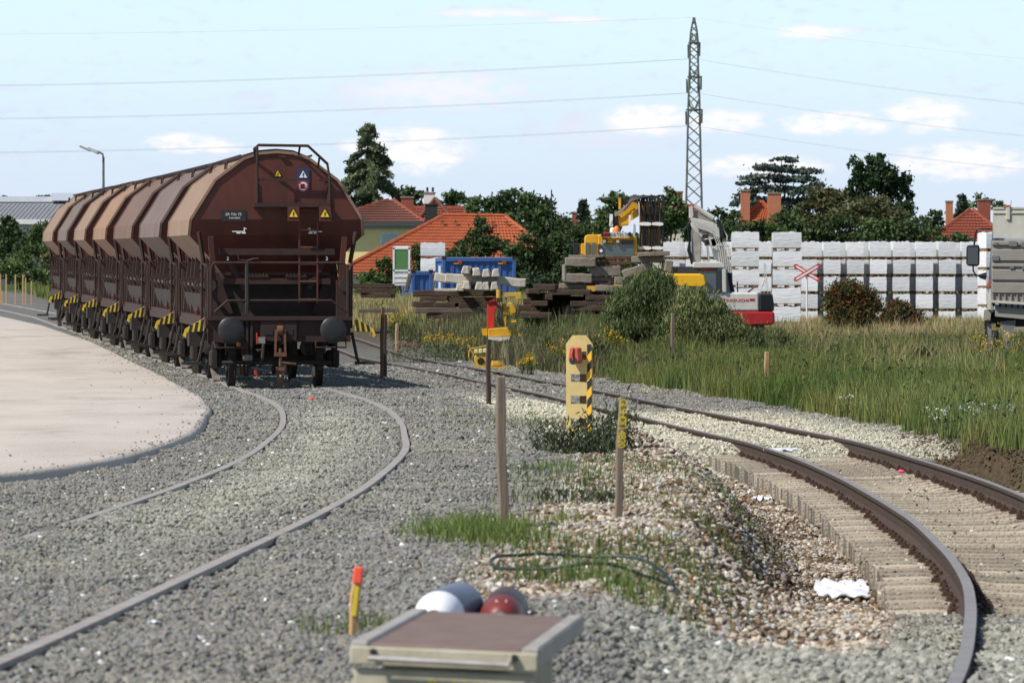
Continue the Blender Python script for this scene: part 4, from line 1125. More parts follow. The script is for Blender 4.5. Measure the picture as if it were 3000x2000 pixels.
# blue site containers
blue = mat('container_blue', (.055, .135, .36), (.045, .11, .30), scale=3, rough=.55, c3=(.10, .16, .33), s3=2, t3=.64)
blue_roof = mat('container_roof', (.42, .52, .62), (.30, .40, .52), scale=4, rough=.6)
def container(label, pxl, pxm, pxr, ytop, H, Y, corr, yaw):
    """pxl..pxm: narrow end, pxm..pxr: long front"""
    c = W(pxm, ytop, Y); w = (pxr - pxm) / F * Y / math.cos(yaw)
    T = thing('site_container', label, 'container', (c.x, Y, c.z - H), rz=yaw)
    D = 2.4
    MB().box((w / 2, D / 2, H / 2), (w - .06, D - .06, H - .06)).build('container_shell', blue, T)
    for (x, y) in ((0, 0), (w, 0), (0, D), (w, D)): MB().box((x, y, H / 2), (.16, .16, H)).build('corner_post', blue, T, bevel=.015)
    for z in (.08, H - .09):
        MB().box((w / 2, -.02, z), (w - .16, .12, .18)).build('frame_rail', blue, T); MB().box((-.02, D / 2, z), (.12, D - .16, .18)).build('frame_rail', blue, T)
    n = int(w / .28)
    for k in range(n): MB().box(((k + .5) * w / n, .012, H / 2), (w / n * .5, .04, H - .4)).build('wall_rib', blue, T, bevel=.008)
    for k in range(6): MB().box((.012, .3 + k * .36, H / 2), (.04, .2, H - .4)).build('wall_rib', blue, T, bevel=.008)
    MB().box((w / 2, D / 2, H + .012), (w - .2, D - .2, .03)).build('roof_sheet', blue_roof, T)
    for (x, y) in ((0, 0), (w, 0)): MB().box((x, y, H + .01), (.19, .19, .16)).build('corner_casting', grime, T)
    return T, w
T, w = container('blue site container behind the pale concrete sleepers', 1253, 1300, 1506, 755, 2.6, 240, True, R(9))
for x in (.75, 3.0):
    q = MB().box((x, -.085, 2.36), (.50, .03, .16)).build('lift_pocket', grime, T)
    MB().lathe([(.05, -.09), (.05, .09)], 'X', (x + .05, -.11, 2.38), 10).build('red_lamp', red_p, q); MB().box((x - .05, -.11, 2.31), (.42, .03, .04)).build('pocket_lip', sign_yel, q)
MB().box((-.06, .95, 1.25), (.05, .7, 1.9)).build('container_door', mat('container_door_white', (.55, .57, .60), rough=.5), T)
container('small blue container left of the larger one behind the timbers', 1190, 1210, 1262, 795, 2.0, 236, True, R(12))
# leaning timber in front of the small container
o = beam(Z3, (478, 760, 512, 900), 165, .15, timber_grey, 'leaning_plank', rot=14); o['label'] = 'grey plank leaning against the small blue container'; o['category'] = 'plank'; del o['_z']

# white booth with a green pane and wrapped goods left of the container
wrap = mat('shrink_wrap', (.82, .82, .81), (.68, .68, .68), scale=3.5, rough=.26, spec=.5, stretch=(.7, .7, 5), bump=.30, bscale=4, objvar=.10)
wrap2 = mat('shrink_wrap_blue', (.78, .78, .78), (.62, .63, .64), scale=4.5, rough=.24, spec=.5, stretch=(.7, .7, 5), bump=.34, bscale=4, objvar=.10)
pallet_wood = mat('pallet_wood', (.30, .19, .10), (.20, .12, .065), scale=5, rough=.85)
frame_white = mat('frame_white', (.74, .74, .72), (.62, .62, .61), scale=3, rough=.5)
green_pane = mat('green_pane', (.055, .19, .075), (.10, .20, .05), scale=1.2, rough=.25)
a = W(1150, 721, 228); b = W(1208, 836, 228)
T = thing('window_frame_crate', 'tall white frame with green pane standing by the orange roof', 'crate', (a.x, 228, b.z))
w, h = b.x - a.x, a.z - b.z
MB().box((w * .45, .5, h * .5), (w * .86, .9, h)).build('crate_core', frame_white, T, bevel=.02)
MB().box((w * .43, -.01, h * .66), (w * .62, .06, h * .50)).build('green_glass', green_pane, T)
for x in (.06, .84): MB().box((w * x, -.02, h * .5), (.09, .10, h)).build('frame_post', frame_white, T)
for z in (.02, .38, .94): MB().box((w * .45, -.025, h * z), (w * .9, .09, .08)).build('frame_rail', frame_white, T)
for z in (.12, .25): MB().box((w * .45, -.03, h * z), (w * .8, .06, .16)).build('wrapped_layer', wrap, T)

# ------------------------------------------------------------------ pallets of wrapped stone
def wrapped_mesh(seed, w, d, h):
    rs = np.random.default_rng(seed); n = 7
    bm = bmesh.new(); bmesh.ops.create_cube(bm, size=1.0); bmesh.ops.subdivide_edges(bm, edges=bm.edges[:], cuts=5, use_grid_fill=True)
    for v in bm.verts:
        q = .007 * (rs.random() - .5)
        bulge = .018 * math.cos(v.co.z * PI)
        k = 1 + bulge
        v.co = Vector((v.co.x * w * k + q * (abs(v.co.y) > .49) * 0 + q, v.co.y * d * k + .007 * (rs.random() - .5), v.co.z * h + .03 * (rs.random() - .5) * (v.co.z > .49)))
        if v.co.z > h * .49: v.co.z += .03 * (rs.random() ** 3) * 2
    me = bpy.data.meshes.new('wrapped_block'); bm.to_mesh(me); bm.free()
    me.materials.append(wrap if seed % 2 else wrap2); me.polygons.foreach_set('use_smooth', [True] * len(me.polygons)); me.set_sharp_from_angle(angle=R(50))
    return me
def pallet_mesh(w, d):
    mb = MB()
    mb.box((0, 0, .115), (w * 1.03, d * 1.03, .03))
    for x in (-.42, 0, .42): mb.box((x * w, 0, .055), (.10 * w, d * 1.0, .09))
    mb.box((0, -d * .45, .005), (w, d * .1, .012))
    o = mb.build('pallet', pallet_wood); me = o.data; bpy.data.objects.remove(o); return me
PW = {}
def pallet_load(loc, w, d, h, label, group, seed, rz=0):
    key = (round(w, 2), round(h, 2), seed % 6)
    if key not in PW: PW[key] = wrapped_mesh(seed % 6 + 10 * len(PW), w, d, h - .145)
    pk = ('p', round(w, 2))
    if pk not in PW: PW[pk] = pallet_mesh(w, d)
    T = thing('pallet_load', label, 'pallet', loc, rz=rz, group=group)
    p = bpy.data.objects.new('pallet', PW[pk]); C.objects.link(p); p.parent = T
    b = bpy.data.objects.new('wrapped_block', PW[key]); C.objects.link(b); b.parent = T; b.location = (0, 0, .13 + (h - .13) / 2); b.rotation_euler = (0, 0, random.choice((0, PI)))
    return T
LV = ['bottom', 'second', 'middle', 'fourth', 'top']
k_ = 0
for ci, (px0, px1) in enumerate([(2147, 2226), (2265, 2347)]):
    a = W(px0, 952, 190); b = W(px1, 952, 190); w = b.x - a.x
    for lv in range(5):
        k_ += 1
        pallet_load(((a.x + b.x) / 2 + random.uniform(-.03, .03), 190.6, a.z + lv * .735), w, 1.15, .735, f'white wrapped pallet load, {LV[lv]} layer of the {"left" if ci == 0 else "right"} tall stack behind the white excavator', 'wrapped pallet loads', k_, R(1.5 * ci - 2 + random.uniform(-1, 1)))
for ci in range(15):
    cx = 1966 + ci * 67.5
    if ci > 12: pass
    p = W(cx, 962, 215)
    for lv in range(5):
        k_ += 1
        dz = .03 * math.sin(ci * 1.7)
        if cx > 2905: break
        pallet_load((p.x + random.uniform(-.02, .02), 215.6, p.z + lv * .775), .74, 1.15, .775, f'white wrapped pallet load, {LV[lv]} layer in the {ORD[ci]} column of the long rear row', 'wrapped pallet loads', k_, R(random.uniform(-1.5, 1.5)))
for ci in range(14):                                   # second row behind, seen through the gaps
    p = W(1966 + (ci + .5) * 67.5, 962, 215)
    for lv in range(5):
        k_ += 1
        pallet_load((p.x + random.uniform(-.05, .05), 217.2, p.z + lv * .775), .74, 1.15, .775, f'wrapped pallet load, {LV[lv]} layer, seen in the {ORD[ci]} gap of the long rear row', 'wrapped pallet loads', k_)
# closer column half hidden behind the truck mirror
for lv in range(5):
    p = W(2897, 955, 205); k_ += 1
    pallet_load((p.x, 205.5, p.z + lv * .80 ), .52, 1.1, .80, f'white wrapped pallet load, {LV[lv]} layer of the stack right beside the truck', 'wrapped pallet loads', k_, R(14))
for ci, px in enumerate((1268,)):
    for lv in range(2):
        p = W(px, 790, 246); k_ += 1
        pallet_load((p.x, 246.5, p.z - .2 + lv * .78), 1.25, 1.1, .78, f'white wrapped pallet load, {("lower", "upper")[lv]} one beside the blue container', 'wrapped pallet loads', k_)

# ------------------------------------------------------------------ level crossing cross
p = W(2364, 966, 186); p.z = gz(p.x, 186)
T = thing('crossing_sign', 'red and white diagonal cross on a thin white post before the pallets', 'sign', p)
cz = W(2364, 799, 186).z - p.z
MB().tube([(0, .03, -.2), (0, .03, cz + .1)], .035, 8).build('sign_post', frame_white, T)
for s in (-1, 1):
    a = s * R(31); L = 1.22; bw = .17
    poly = [(-L / 2, 0), (-L / 2 + .09, bw / 2), (L / 2 - .09, bw / 2), (L / 2, 0), (L / 2 - .09, -bw / 2), (-L / 2 + .09, -bw / 2)]
    rp = lambda k, q: [(x * math.cos(a) * k - y * math.sin(a) * q, x * math.sin(a) * k + y * math.cos(a) * q) for x, y in poly]
    br = MB().prism(rp(1, 1), .012, (0, -.02 - .016 * (s > 0), cz)).build('cross_arm', red_p, T)
    MB().prism(rp(.86, .42), .006, (0, -.03 - .016 * (s > 0), cz)).build('white_band', white_p, br)

# ------------------------------------------------------------------ machines in the yard
exc_yellow = mat('machine_yellow', (.66, .36, .018), (.55, .29, .016), scale=3, rough=.5, c3=(.22, .13, .05), s3=4, t3=.68)
dirty_yellow = mat('machine_yellow_worn', (.62, .40, .05), (.45, .27, .04), scale=6, rough=.6, c3=(.09, .055, .03), s3=5, t3=.60)
exc_white = mat('machine_white', (.58, .56, .51), (.50, .48, .43), scale=3, rough=.5, c3=(.30, .27, .22), s3=4, t3=.66)
exc_grey = mat('stick_dirty_grey', (.36, .34, .29), (.24, .215, .18), scale=5, rough=.75)
mach_red = mat('machine_red', (.40, .015, .018), (.33, .014, .016), scale=3, rough=.45)
rubber = mat('rubber_black', (.016, .016, .017), rough=.55)
dark_plastic = mat('dark_plastic', (.030, .034, .042), rough=.6)
glass = mat('cab_glass', (.045, .075, .075), (.07, .10, .09), scale=1.5, rough=.08, spec=.8)
chrome = mat('piston_chrome', (.60, .60, .60), rough=.22, metal=.9)
clamp_w = mat('clamp_white', (.76, .76, .74), rough=.5)
def zP(z, x, y, Y): return W(z[0] + z[2] * x, z[1] + z[2] * y, Y)
def zbox(z, rect, Y, depth, mi=0, mb=None):
    a = zP(z, rect[0], rect[1], Y); b = zP(z, rect[2], rect[3], Y)
    return (mb or MB()).box(((a.x + b.x) / 2, Y + depth / 2, (a.z + b.z) / 2), (abs(b.x - a.x), depth, abs(a.z - b.z)))
def zpoly(z, pts, Y, depth):
    q = [zP(z, x, y, Y) for x, y in pts]
    return MB().prism([(p.x, p.z) for p in q], depth, (0, Y + depth / 2, 0))
def ztube(z, pts, Y, rpx, n=7, dy=None):
    dy = dy or [0] * len(pts)
    return MB().tube([zP(z, x, y, Y) + Vector((0, d, 0)) for (x, y), d in zip(pts, dy)], rpx * z[2] / F * Y, n)

# ---- yellow road-rail excavator behind the heap
Z7 = (1640, 560, .20408); Y0 = 166.0
bx = zP(Z7, 900, 920, Y0); T = thing('excavator', 'yellow excavator with white name board and hose bundle behind the concrete heap', 'excavator', (bx.x, Y0, gz(bx.x, Y0)))
def xp(name, mb, m, parent=None, **k): return part(T, name, mb, m, parent, **k)
cab = xp('cab', zpoly(Z7, [(545, 640), (600, 612), (1085, 650), (1108, 680), (1108, 935), (545, 935)], Y0, 1.7), exc_yellow, bevel=.03)
xp('cab_side', zpoly(Z7, [(360, 660), (385, 625), (600, 620), (545, 660), (545, 935), (360, 935)], Y0 + .25, 1.6), exc_yellow, bevel=.03)
xp('windscreen', zbox(Z7, (560, 765, 1070, 935), Y0 - .03, .05), glass)
for x0, x1 in ((368, 425), (455, 515)): xp('side_window', zbox(Z7, (x0, 740, x1, 920), Y0 + .21, .05), glass)
xp('roof_visor', zbox(Z7, (890, 700, 1060, 760), Y0 - .10, .12), rubber)
xp('windscreen_pillar', zbox(Z7, (548, 760, 580, 935), Y0 - .06, .08), dark_plastic)
bd = xp('name_board', zbox(Z7, (632, 588, 985, 660), Y0 - .14, .04), white_p)
L_ = Vector(T.location)
c = zP(Z7, 848, 625, Y0 - .15) - L_; text_part('name_lettering', 'SWIETELSKY', .19, black_p, T, (c.x, c.y - .01, c.z), sx=.92)
c = zP(Z7, 668, 625, Y0 - .15); em = xp('board_emblem', MB().lathe([(.01, 0), (.11, 0), (.11, .006), (.01, .006)], 'Y', (c.x, c.y - .012, c.z), 20), red_p)
xp('emblem_band', MB().box((c.x, c.y - .02, c.z), (.27, .006, .06)), black_p)
xp('board_divider', MB().box((zP(Z7, 706, 625, Y0).x, Y0 - .165, c.z), (.02, .006, .28)), black_p)
for x in (610, 1000): xp('board_cap', zbox(Z7, (x - 18, 590, x + 18, 645), Y0 - .12, .1), rubber)
for x in (637, 832):
    h = xp('work_lamp', zbox(Z7, (x - 26, 680, x + 26, 745), Y0 - .16, .14), rubber); xp('lamp_glass', zbox(Z7, (x - 21, 700, x + 21, 741), Y0 - .175, .03), chrome, h)
c = zP(Z7, 722, 715, Y0); sg = sign_triangle(T, 'warning_sign', (c.x - L_.x, c.z - L_.z), .27, -.06)
c = zP(Z7, 818, 560, Y0 + .2); xp('beacon', MB().lathe([(.09, -.08), (.10, .02), (.085, .10), (.04, .14), (.005, .15)], 'Z', tuple(c), 14), mat('beacon_orange', (.80, .22, .02), rough=.25), smooth=True)
c = zP(Z7, 755, 570, Y0 + .3); xp('second_beacon', MB().lathe([(.08, -.10), (.09, .06), (.05, .11), (.005, .12)], 'Z', tuple(c), 12), clamp_w, smooth=True)
c = zP(Z7, 592, 835, Y0); pk = xp('door_sticker', MB().box((c.x, Y0 - .075, c.z), (.14, .01, .24)), sign_blue)
xp('sticker_ring', MB().lathe([(.01, 0), (.055, 0), (.055, .004), (.01, .004)], 'Y', (c.x, Y0 - .09, c.z - .05), 14), white_p, pk)
xp('boom_foot', zpoly(Z7, [(850, 330), (1010, 130), (1130, 130), (1135, 360), (1020, 420), (990, 490), (860, 500)], Y0 + .9, .7), exc_yellow, bevel=.03)
xp('boom_cheek', zpoly(Z7, [(1030, 300), (1120, 250), (1130, 360), (1030, 420)], Y0 + .78, .16), exc_yellow, bevel=.02)
xp('boom_arm', zbox(Z7, (1150, 140, 1440, 880), Y0 + .9, .75), exc_yellow, bevel=.03)
xp('boom_shade_strip', zbox(Z7, (1195, 330, 1250, 860), Y0 + .86, .05), rubber)  # black strip stands in for shade along the boom
xp('boom_tip', zbox(Z7, (845, 95, 878, 260), Y0 + 1.2, .3), exc_yellow)
xp('boom_knuckle', zbox(Z7, (870, 95, 975, 200), Y0 + 1.3, .4), rubber)
xp('lift_cylinder', ztube(Z7, [(1070, 470), (1070, 650)], Y0 + .6, 18), chrome)
xp('number_plate', zbox(Z7, (990, 340, 1020, 480), Y0 + .87, .03), white_p)
rs = random.Random(3)
hoses = [(1110, 1160), (1150, 1190), (1185, 1210), (1230, 1250), (1275, 1290), (1300, 1320), (1345, 1335), (1380, 1370), (1420, 1400), (1455, 1440), (1470, 1475)]
for i, (xt, xb) in enumerate(hoses):
    xs0 = 1000 + i * 38
    yb = 870 if i % 3 else 820
    xp('hydraulic_hose', ztube(Z7, [(xs0 - 20, 150 - 3 * i), (xs0 + 10, 85), ((xs0 + xt) / 2 + 35, 58 + (i % 3) * 10), (xt + 25, 110), (xb + 20, 260), (xb + 8, 450), (xb, 640), (xb - 4, yb)], Y0 + .75, 13, 6, dy=[.25, .1, 0, -.05, -.08, -.05, -.03, 0]), rubber)
for k in range(5): xp('hose_loop', ztube(Z7, [(965 - k * 12, 230 + 12 * k), (990 + k * 10, 150), (1060 + k * 30, 60 + 8 * k), (1130 + k * 50, 75), (1160 + k * 55, 200), (1165 + k * 55, 330)], Y0 + .65 - .03 * k, 14, 6), rubber)
for k in range(4): xp('steel_pipe', ztube(Z7, [(790, 330 + 12 * k), (860, 285 + 14 * k), (960, 205 + 16 * k), (1010, 160 + 10 * k)], Y0 + .8, 6, 5), galv)
for y in (445, 790):
    for x0, x1 in ((1125, 1315), (1325, 1485)):
        xp('hose_clamp', zpoly(Z7, [(x0, y + 8), (x0 + 60, y), (x1 - 50, y), (x1, y + 12), (x1, y + 42), (x1 - 40, y + 52), (x0 + 30, y + 46), (x0, y + 40)], Y0 + .62, .10), clamp_w)
xp('valve_block', zbox(Z7, (715, 330, 760, 510), Y0 + .8, .2), clamp_w)
xp('thin_hose', ztube(Z7, [(625, 590), (640, 480), (680, 360), (720, 320)], Y0 + .7, 7, 5), rubber)
xp('valve_hoses', zbox(Z7, (762, 330, 840, 500), Y0 + .85, .3), rubber)
mr_ = xp('mirror', zbox(Z7, (195, 745, 275, 905), Y0 - .1, .12), rubber, bevel=.02)
xp('mirror_arm', ztube(Z7, [(275, 750), (288, 820), (282, 900), (360, 910)], Y0, 8, 5), exc_yellow)
xp('far_cab', zbox(Z7, (305, 750, 362, 920), Y0 + .9, .6), exc_yellow, bevel=.02)
xp('chassis', MB().box((bx.x, Y0 + 1.2, gz(bx.x, Y0) + .9), (2.4, 4.5, .9)), exc_yellow)
for s in (-1, 1):
    for q in (-.2, 2.4):
        xp('tyre', MB().lathe([(.2, -.22), (.50, -.22), (.56, -.15), (.56, .15), (.50, .22), (.2, .22)], 'X', (bx.x + s * 1.0, Y0 + q, gz(bx.x, Y0) + .54), 22), rubber)

# ---- white excavator behind the bush
Z8 = (1960, 580, .25506); Y0 = 150.0
bx = zP(Z8, 700, 1500, Y0); T = thing('excavator', 'white and red excavator with folded boom behind the large bush', 'excavator', (bx.x, Y0, gz(bx.x, Y0)))
xp('engine_housing', zpoly(Z8, [(200, 1085), (1010, 1085), (1035, 1100), (1035, 1300), (200, 1300)], Y0, 2.1), exc_white, bevel=.05)
xp('rear_grille', zpoly(Z8, [(1036, 1088), (1150, 1090), (1190, 1105), (1205, 1200), (1210, 1302), (1036, 1302)], Y0 + .01, 2.08), dark_plastic, bevel=.05)
for k in range(7): xp('grille_slat', zbox(Z8, (1045, 1112 + k * 26, 1195, 1122 + k * 26), Y0 - .012, .02), rubber)
xp('counterweight', zpoly(Z8, [(200, 1304), (1212, 1304), (1215, 1420), (1195, 1455), (1100, 1462), (200, 1470)], Y0 - .03, 2.16), mach_red, bevel=.05)
L_ = Vector(T.location)
c = zP(Z8, 765, 1175, Y0 - .012) - L_; text_part('maker_lettering', 'TAKEUCHI', .135, red_p, T, (c.x, c.y, c.z), sx=1.25)
xp('red_badge', zbox(Z8, (925, 1155, 985, 1180), Y0 - .012, .02), mach_red)
xp('cab_roof', zpoly(Z8, [(275, 770), (290, 738), (615, 738), (640, 770), (640, 802), (275, 802)], Y0 - .1, 1.2), exc_white, bevel=.02)
xp('cab_glass', zbox(Z8, (0, 800, 612, 1085), Y0 - .02, 1.0), glass)
xp('cab_post', zpoly(Z8, [(600, 770), (655, 770), (662, 1085), (615, 1085), (612, 830)], Y0 - .08, .5), exc_white, bevel=.02)
xp('dark_band', zbox(Z8, (0, 788, 340, 858), Y0 - .06, .06), dark_plastic)
for x in (540, ): xp('window_post', zbox(Z8, (x, 840, x + 70, 1085), Y0 - .05, .05), dark_plastic)
xp('sun_strip', zbox(Z8, (340, 808, 556, 842), Y0 - .05, .03), dark_plastic)
c = zP(Z8, 447, 825, Y0 - .06) - L_; text_part('window_lettering', 'TAKEUCHI', .085, red_p, T, (c.x, c.y, c.z), sx=1.1)
xp('seat_cover', zpoly(Z8, [(-40, 868), (360, 870), (410, 895), (430, 980), (400, 1030), (-40, 1010)], Y0 - .35, .25), mat('cover_yellow', (.78, .42, .01), rough=.6), bevel=.04)
xp('boom_lower', zpoly(Z8, [(470, 470), (600, 440), (680, 700), (728, 850), (735, 1085), (660, 1085), (600, 740), (520, 700)], Y0 + .9, .42), exc_white, bevel=.02)
xp('boom_upper', zpoly(Z8, [(240, 250), (275, 225), (520, 290), (575, 350), (620, 470), (530, 560), (480, 560), (400, 490), (300, 400), (262, 330)], Y0 + .9, .42), exc_white, bevel=.02)
xp('stick', zpoly(Z8, [(262, 340), (330, 400), (375, 470), (365, 735), (275, 735), (258, 560)], Y0 + .7, .36), exc_grey, bevel=.02)
xp('stick_cylinder', ztube(Z8, [(290, 95), (400, 165), (510, 232)], Y0 + 1.0, 30, 10), exc_white)
xp('stick_head', zpoly(Z8, [(235, 100), (268, 88), (280, 200), (262, 240), (235, 225)], Y0 + .9, .5), exc_white)
xp('head_pins', zpoly(Z8, [(268, 130), (350, 180), (520, 235), (540, 300), (280, 240)], Y0 + 1.0, .3), exc_grey)
xp('lift_piston', ztube(Z8, [(440, 540), (458, 735)], Y0 + .7, 13), chrome)
xp('lift_cylinder', ztube(Z8, [(425, 480), (440, 545)], Y0 + .7, 32), rubber)
for k in range(6): xp('boom_pipe', ztube(Z8, [(300, 262 + 14 * k), (470, 330 + 12 * k), (520 + 22 * k, 430 + 10 * k), (555 + 24 * k, 540), (600 + 22 * k, 860)], Y0 + .82, 6, 5), exc_white)
for y in (540, 852): xp('pipe_clamp', zbox(Z8, (535 + (y > 600) * 110, y - 6, 690 + (y > 600) * 38, y + 6), Y0 + .78, .05), exc_white)
xp('guard_bracket', ztube(Z8, [(610, 330), (670, 440), (665, 490)], Y0 + .8, 8, 5), exc_white)
for k in range(3): xp('black_hose', ztube(Z8, [(545 + 16 * k, 250), (585 + 14 * k, 330), (590 + 12 * k, 430), (600, 510)], Y0 + .76, 11, 6), rubber)
for k in range(3): xp('black_hose', ztube(Z8, [(250, 250 + 10 * k), (222 - 6 * k, 330), (238, 480), (215 + 14 * k, 600), (245 + 14 * k, 700), (262, 760)], Y0 + .66, 9, 6), rubber)
for k in range(3): xp('swing_hose', ztube(Z8, [(680 + 16 * k, 860), (690 + 14 * k, 960), (715 + 16 * k, 1080)], Y0 + .7, 10, 6), rubber)
xp('mirror', zbox(Z8, (385, 420, 455, 462), Y0 + .6, .08), rubber, bevel=.01)
c = zP(Z8, 393, 385, Y0 + .88) - L_; text_part('boom_lettering', 'TB 1145', .16, red_p, T, (c.x, c.y, c.z), rot=(R(90), R(25), 0), sx=.75)
xp('handrail', ztube(Z8, [(1062, 1060), (1065, 1010), (1100, 940), (1090, 760), (1102, 752), (1118, 900), (1128, 1068)], Y0 + .6, 6, 5), exc_white)
xp('handrail', ztube(Z8, [(1075, 1010), (1105, 950), (1112, 1060)], Y0 + .6, 6, 5), exc_white)
xp('exhaust', ztube(Z8, [(785, 960), (788, 1080)], Y0 + 1.2, 8, 6), galv)
xp('rust_lever', ztube(Z8, [(905, 1085), (995, 1010)], Y0 + 1.2, 10, 5), rust_steel)
xp('track_unit', MB().box((bx.x - .4, Y0 + .4, gz(bx.x, Y0) + .4), (3.0, .5, .75)), rubber, bevel=.2)
xp('track_unit', MB().box((bx.x - .4, Y0 + 1.9, gz(bx.x, Y0) + .4), (3.0, .5, .75)), rubber, bevel=.2)
xp('turret', MB().box((bx.x - .3, Y0 + 1.1, gz(bx.x, Y0) + .62), (1.6, 1.3, .6)), rubber)

# ---- red and yellow attachment by the timbers
ZC = (1340, 840, .19134); Y0 = 133.0
bx = zP(ZC, 640, 800, Y0); T = thing('excavator_attachment', 'red and yellow machine attachment standing before the timbers', 'attachment', (bx.x, Y0, bx.z))
xp('red_arm', zpoly(ZC, [(460, 245), (610, 215), (625, 300), (575, 370), (562, 630), (450, 640)], Y0, .35), mat('arm_red', (.58, .03, .02), (.48, .03, .02), scale=6, rough=.5, c3=(.2, .03, .02), s3=5, t3=.66), bevel=.015)
xp('red_cap', zpoly(ZC, [(450, 245), (560, 180), (630, 165), (635, 215), (580, 215)], Y0 - .05, .4), MATS['arm_red'])
xp('base_plate', zpoly(ZC, [(470, 640), (770, 620), (840, 755), (470, 770)], Y0 - .3, .5), exc_yellow, bevel=.02)
xp('base_sheet', zpoly(ZC, [(470, 770), (805, 765), (800, 800), (640, 830), (470, 800)], Y0 - .4, .3), mat('sheet_pale', (.6, .58, .53), rough=.6))
xp('base_wedge', zpoly(ZC, [(370, 640), (460, 640), (455, 750), (380, 740)], Y0 - .1, .4), exc_yellow)
xp('cylinder_barrel', ztube(ZC, [(630, 40), (632, 215)], Y0 - .05, 36, 12), dirty_yellow)
xp('upper_block', zpoly(ZC, [(725, 90), (980, 85), (985, 180), (900, 200), (880, 150), (770, 150), (765, 200), (730, 200)], Y0 + .1, .4), dirty_yellow, bevel=.01)
xp('mid_body', zpoly(ZC, [(690, 260), (840, 240), (890, 330), (885, 440), (700, 440), (650, 420)], Y0, .45), dirty_yellow, bevel=.02)
c = zP(ZC, 842, 355, Y0 - .02); xp('pivot_eye', MB().lathe([(.03, 0), (.09, 0), (.09, .05), (.03, .05)], 'Y', tuple(c), 16), exc_yellow)
xp('link_bar', zpoly(ZC, [(712, 465), (742, 460), (745, 640), (705, 640)], Y0 - .1, .15), exc_yellow)
xp('lower_joint', zpoly(ZC, [(750, 510), (900, 505), (905, 545), (760, 550)], Y0, .3), exc_yellow)
for k in range(5): xp('hose', ztube(ZC, [(600 + 20 * k, 170), (520 + 40 * k, 220 + 10 * k), (640 + 15 * k, 330), (600 + 20 * k, 460), (650 + 15 * k, 600)], Y0 - .12, 8, 5), rubber)
xp('slant_leg', zpoly(ZC, [(790, 620), (850, 610), (980, 740), (900, 780)], Y0 + .1, .2), dirty_yellow)

# ---- small yellow machine next to the right track
Y0 = 119.0; bx = zP(ZC, 470, 1240, Y0); g0 = bx.z
T = thing('track_machine', 'small worn yellow track machine with tube frame on the ballast edge', 'machine', (bx.x, Y0, g0))
xp('tube_frame', ztube(ZC, [(150, 885), (190, 920), (205, 950), (180, 990), (175, 1060), (195, 1140), (240, 1160)], Y0, 11, 7), dirty_yellow)
xp('tube_frame', ztube(ZC, [(205, 945), (330, 925), (470, 895), (515, 930), (520, 1080)], Y0, 9, 7), dirty_yellow)
xp('tube_frame', ztube(ZC, [(185, 960), (240, 1010), (270, 1100)], Y0 + .15, 9, 7), dirty_yellow)
cap = mat('cap_cream', (.72, .62, .30), (.60, .50, .22), scale=6, rough=.6)
for k in range(3): xp('fuel_block', zbox(ZC, (258 + k * 68, 955 - k * 6, 318 + k * 68, 1022 - k * 6), Y0 - .05, .25), cap, bevel=.015)
xp('engine_case', zpoly(ZC, [(270, 1040), (460, 1030), (470, 1180), (420, 1210), (290, 1200), (255, 1130)], Y0, .35), dirty_yellow, bevel=.02)
c = zP(ZC, 360, 1140, Y0 - .02); xp('engine_port', MB().lathe([(.02, 0), (.085, 0), (.10, .04)], 'Y', tuple(c), 16), rubber)
xp('base_skid', zpoly(ZC, [(210, 1190), (740, 1225), (780, 1245), (520, 1252), (260, 1215)], Y0 - .1, .6), dirty_yellow)
xp('rear_gear', zpoly(ZC, [(520, 1130), (640, 1130), (690, 1190), (700, 1225), (520, 1215)], Y0, .4), dirty_yellow, bevel=.03)
xp('rear_hoop', ztube(ZC, [(640, 1140), (690, 1180), (705, 1230)], Y0 - .05, 9, 6), dirty_yellow)
xp('pull_bar', ztube(ZC, [(520, 1095), (730, 1098)], Y0, 9, 6), rust_beam)
# spare rails and iron lying behind the track
for i, (x0, y0, x1, y1, Y) in enumerate([(1000, 500, 0, 0, 0)]): pass
for i, ((x0, y0), (x1, y1), lab) in enumerate([((1312, 1031), (1380, 1044), 'short rusty rail piece lying just left of the small yellow machine'), ((1170, 1014), (1230, 1020), 'dark iron clamp lying beside the light stake'), ((1300, 1020), (1370, 1030), 'long rusty bar in the weeds behind the small yellow machine')]):
    a = hit(x0, y0); b = hit(x1, y1); m_ = (a + b) / 2
    T = thing('scrap_iron', lab, 'scrap', m_)
    part(T, 'iron_bar', MB().bar(a + Vector((0, 0, .08)), b + Vector((0, 0, .08)), .14, .12), rust_beam, bevel=.02)
a = hit(1088, 950); T = thing('steel_brace', 'dark red slanted steel brace right of the nearest wagon', 'brace', (a.x, a.y, a.z))
part(T, 'brace_bar', MB().bar(W(1052, 845, 150), W(1096, 905, 150), .22, .12), mat('brace_red', (.12, .02, .02), rough=.6)); T.location.y = 150
for o_ in T.children: o_.location.y = 0

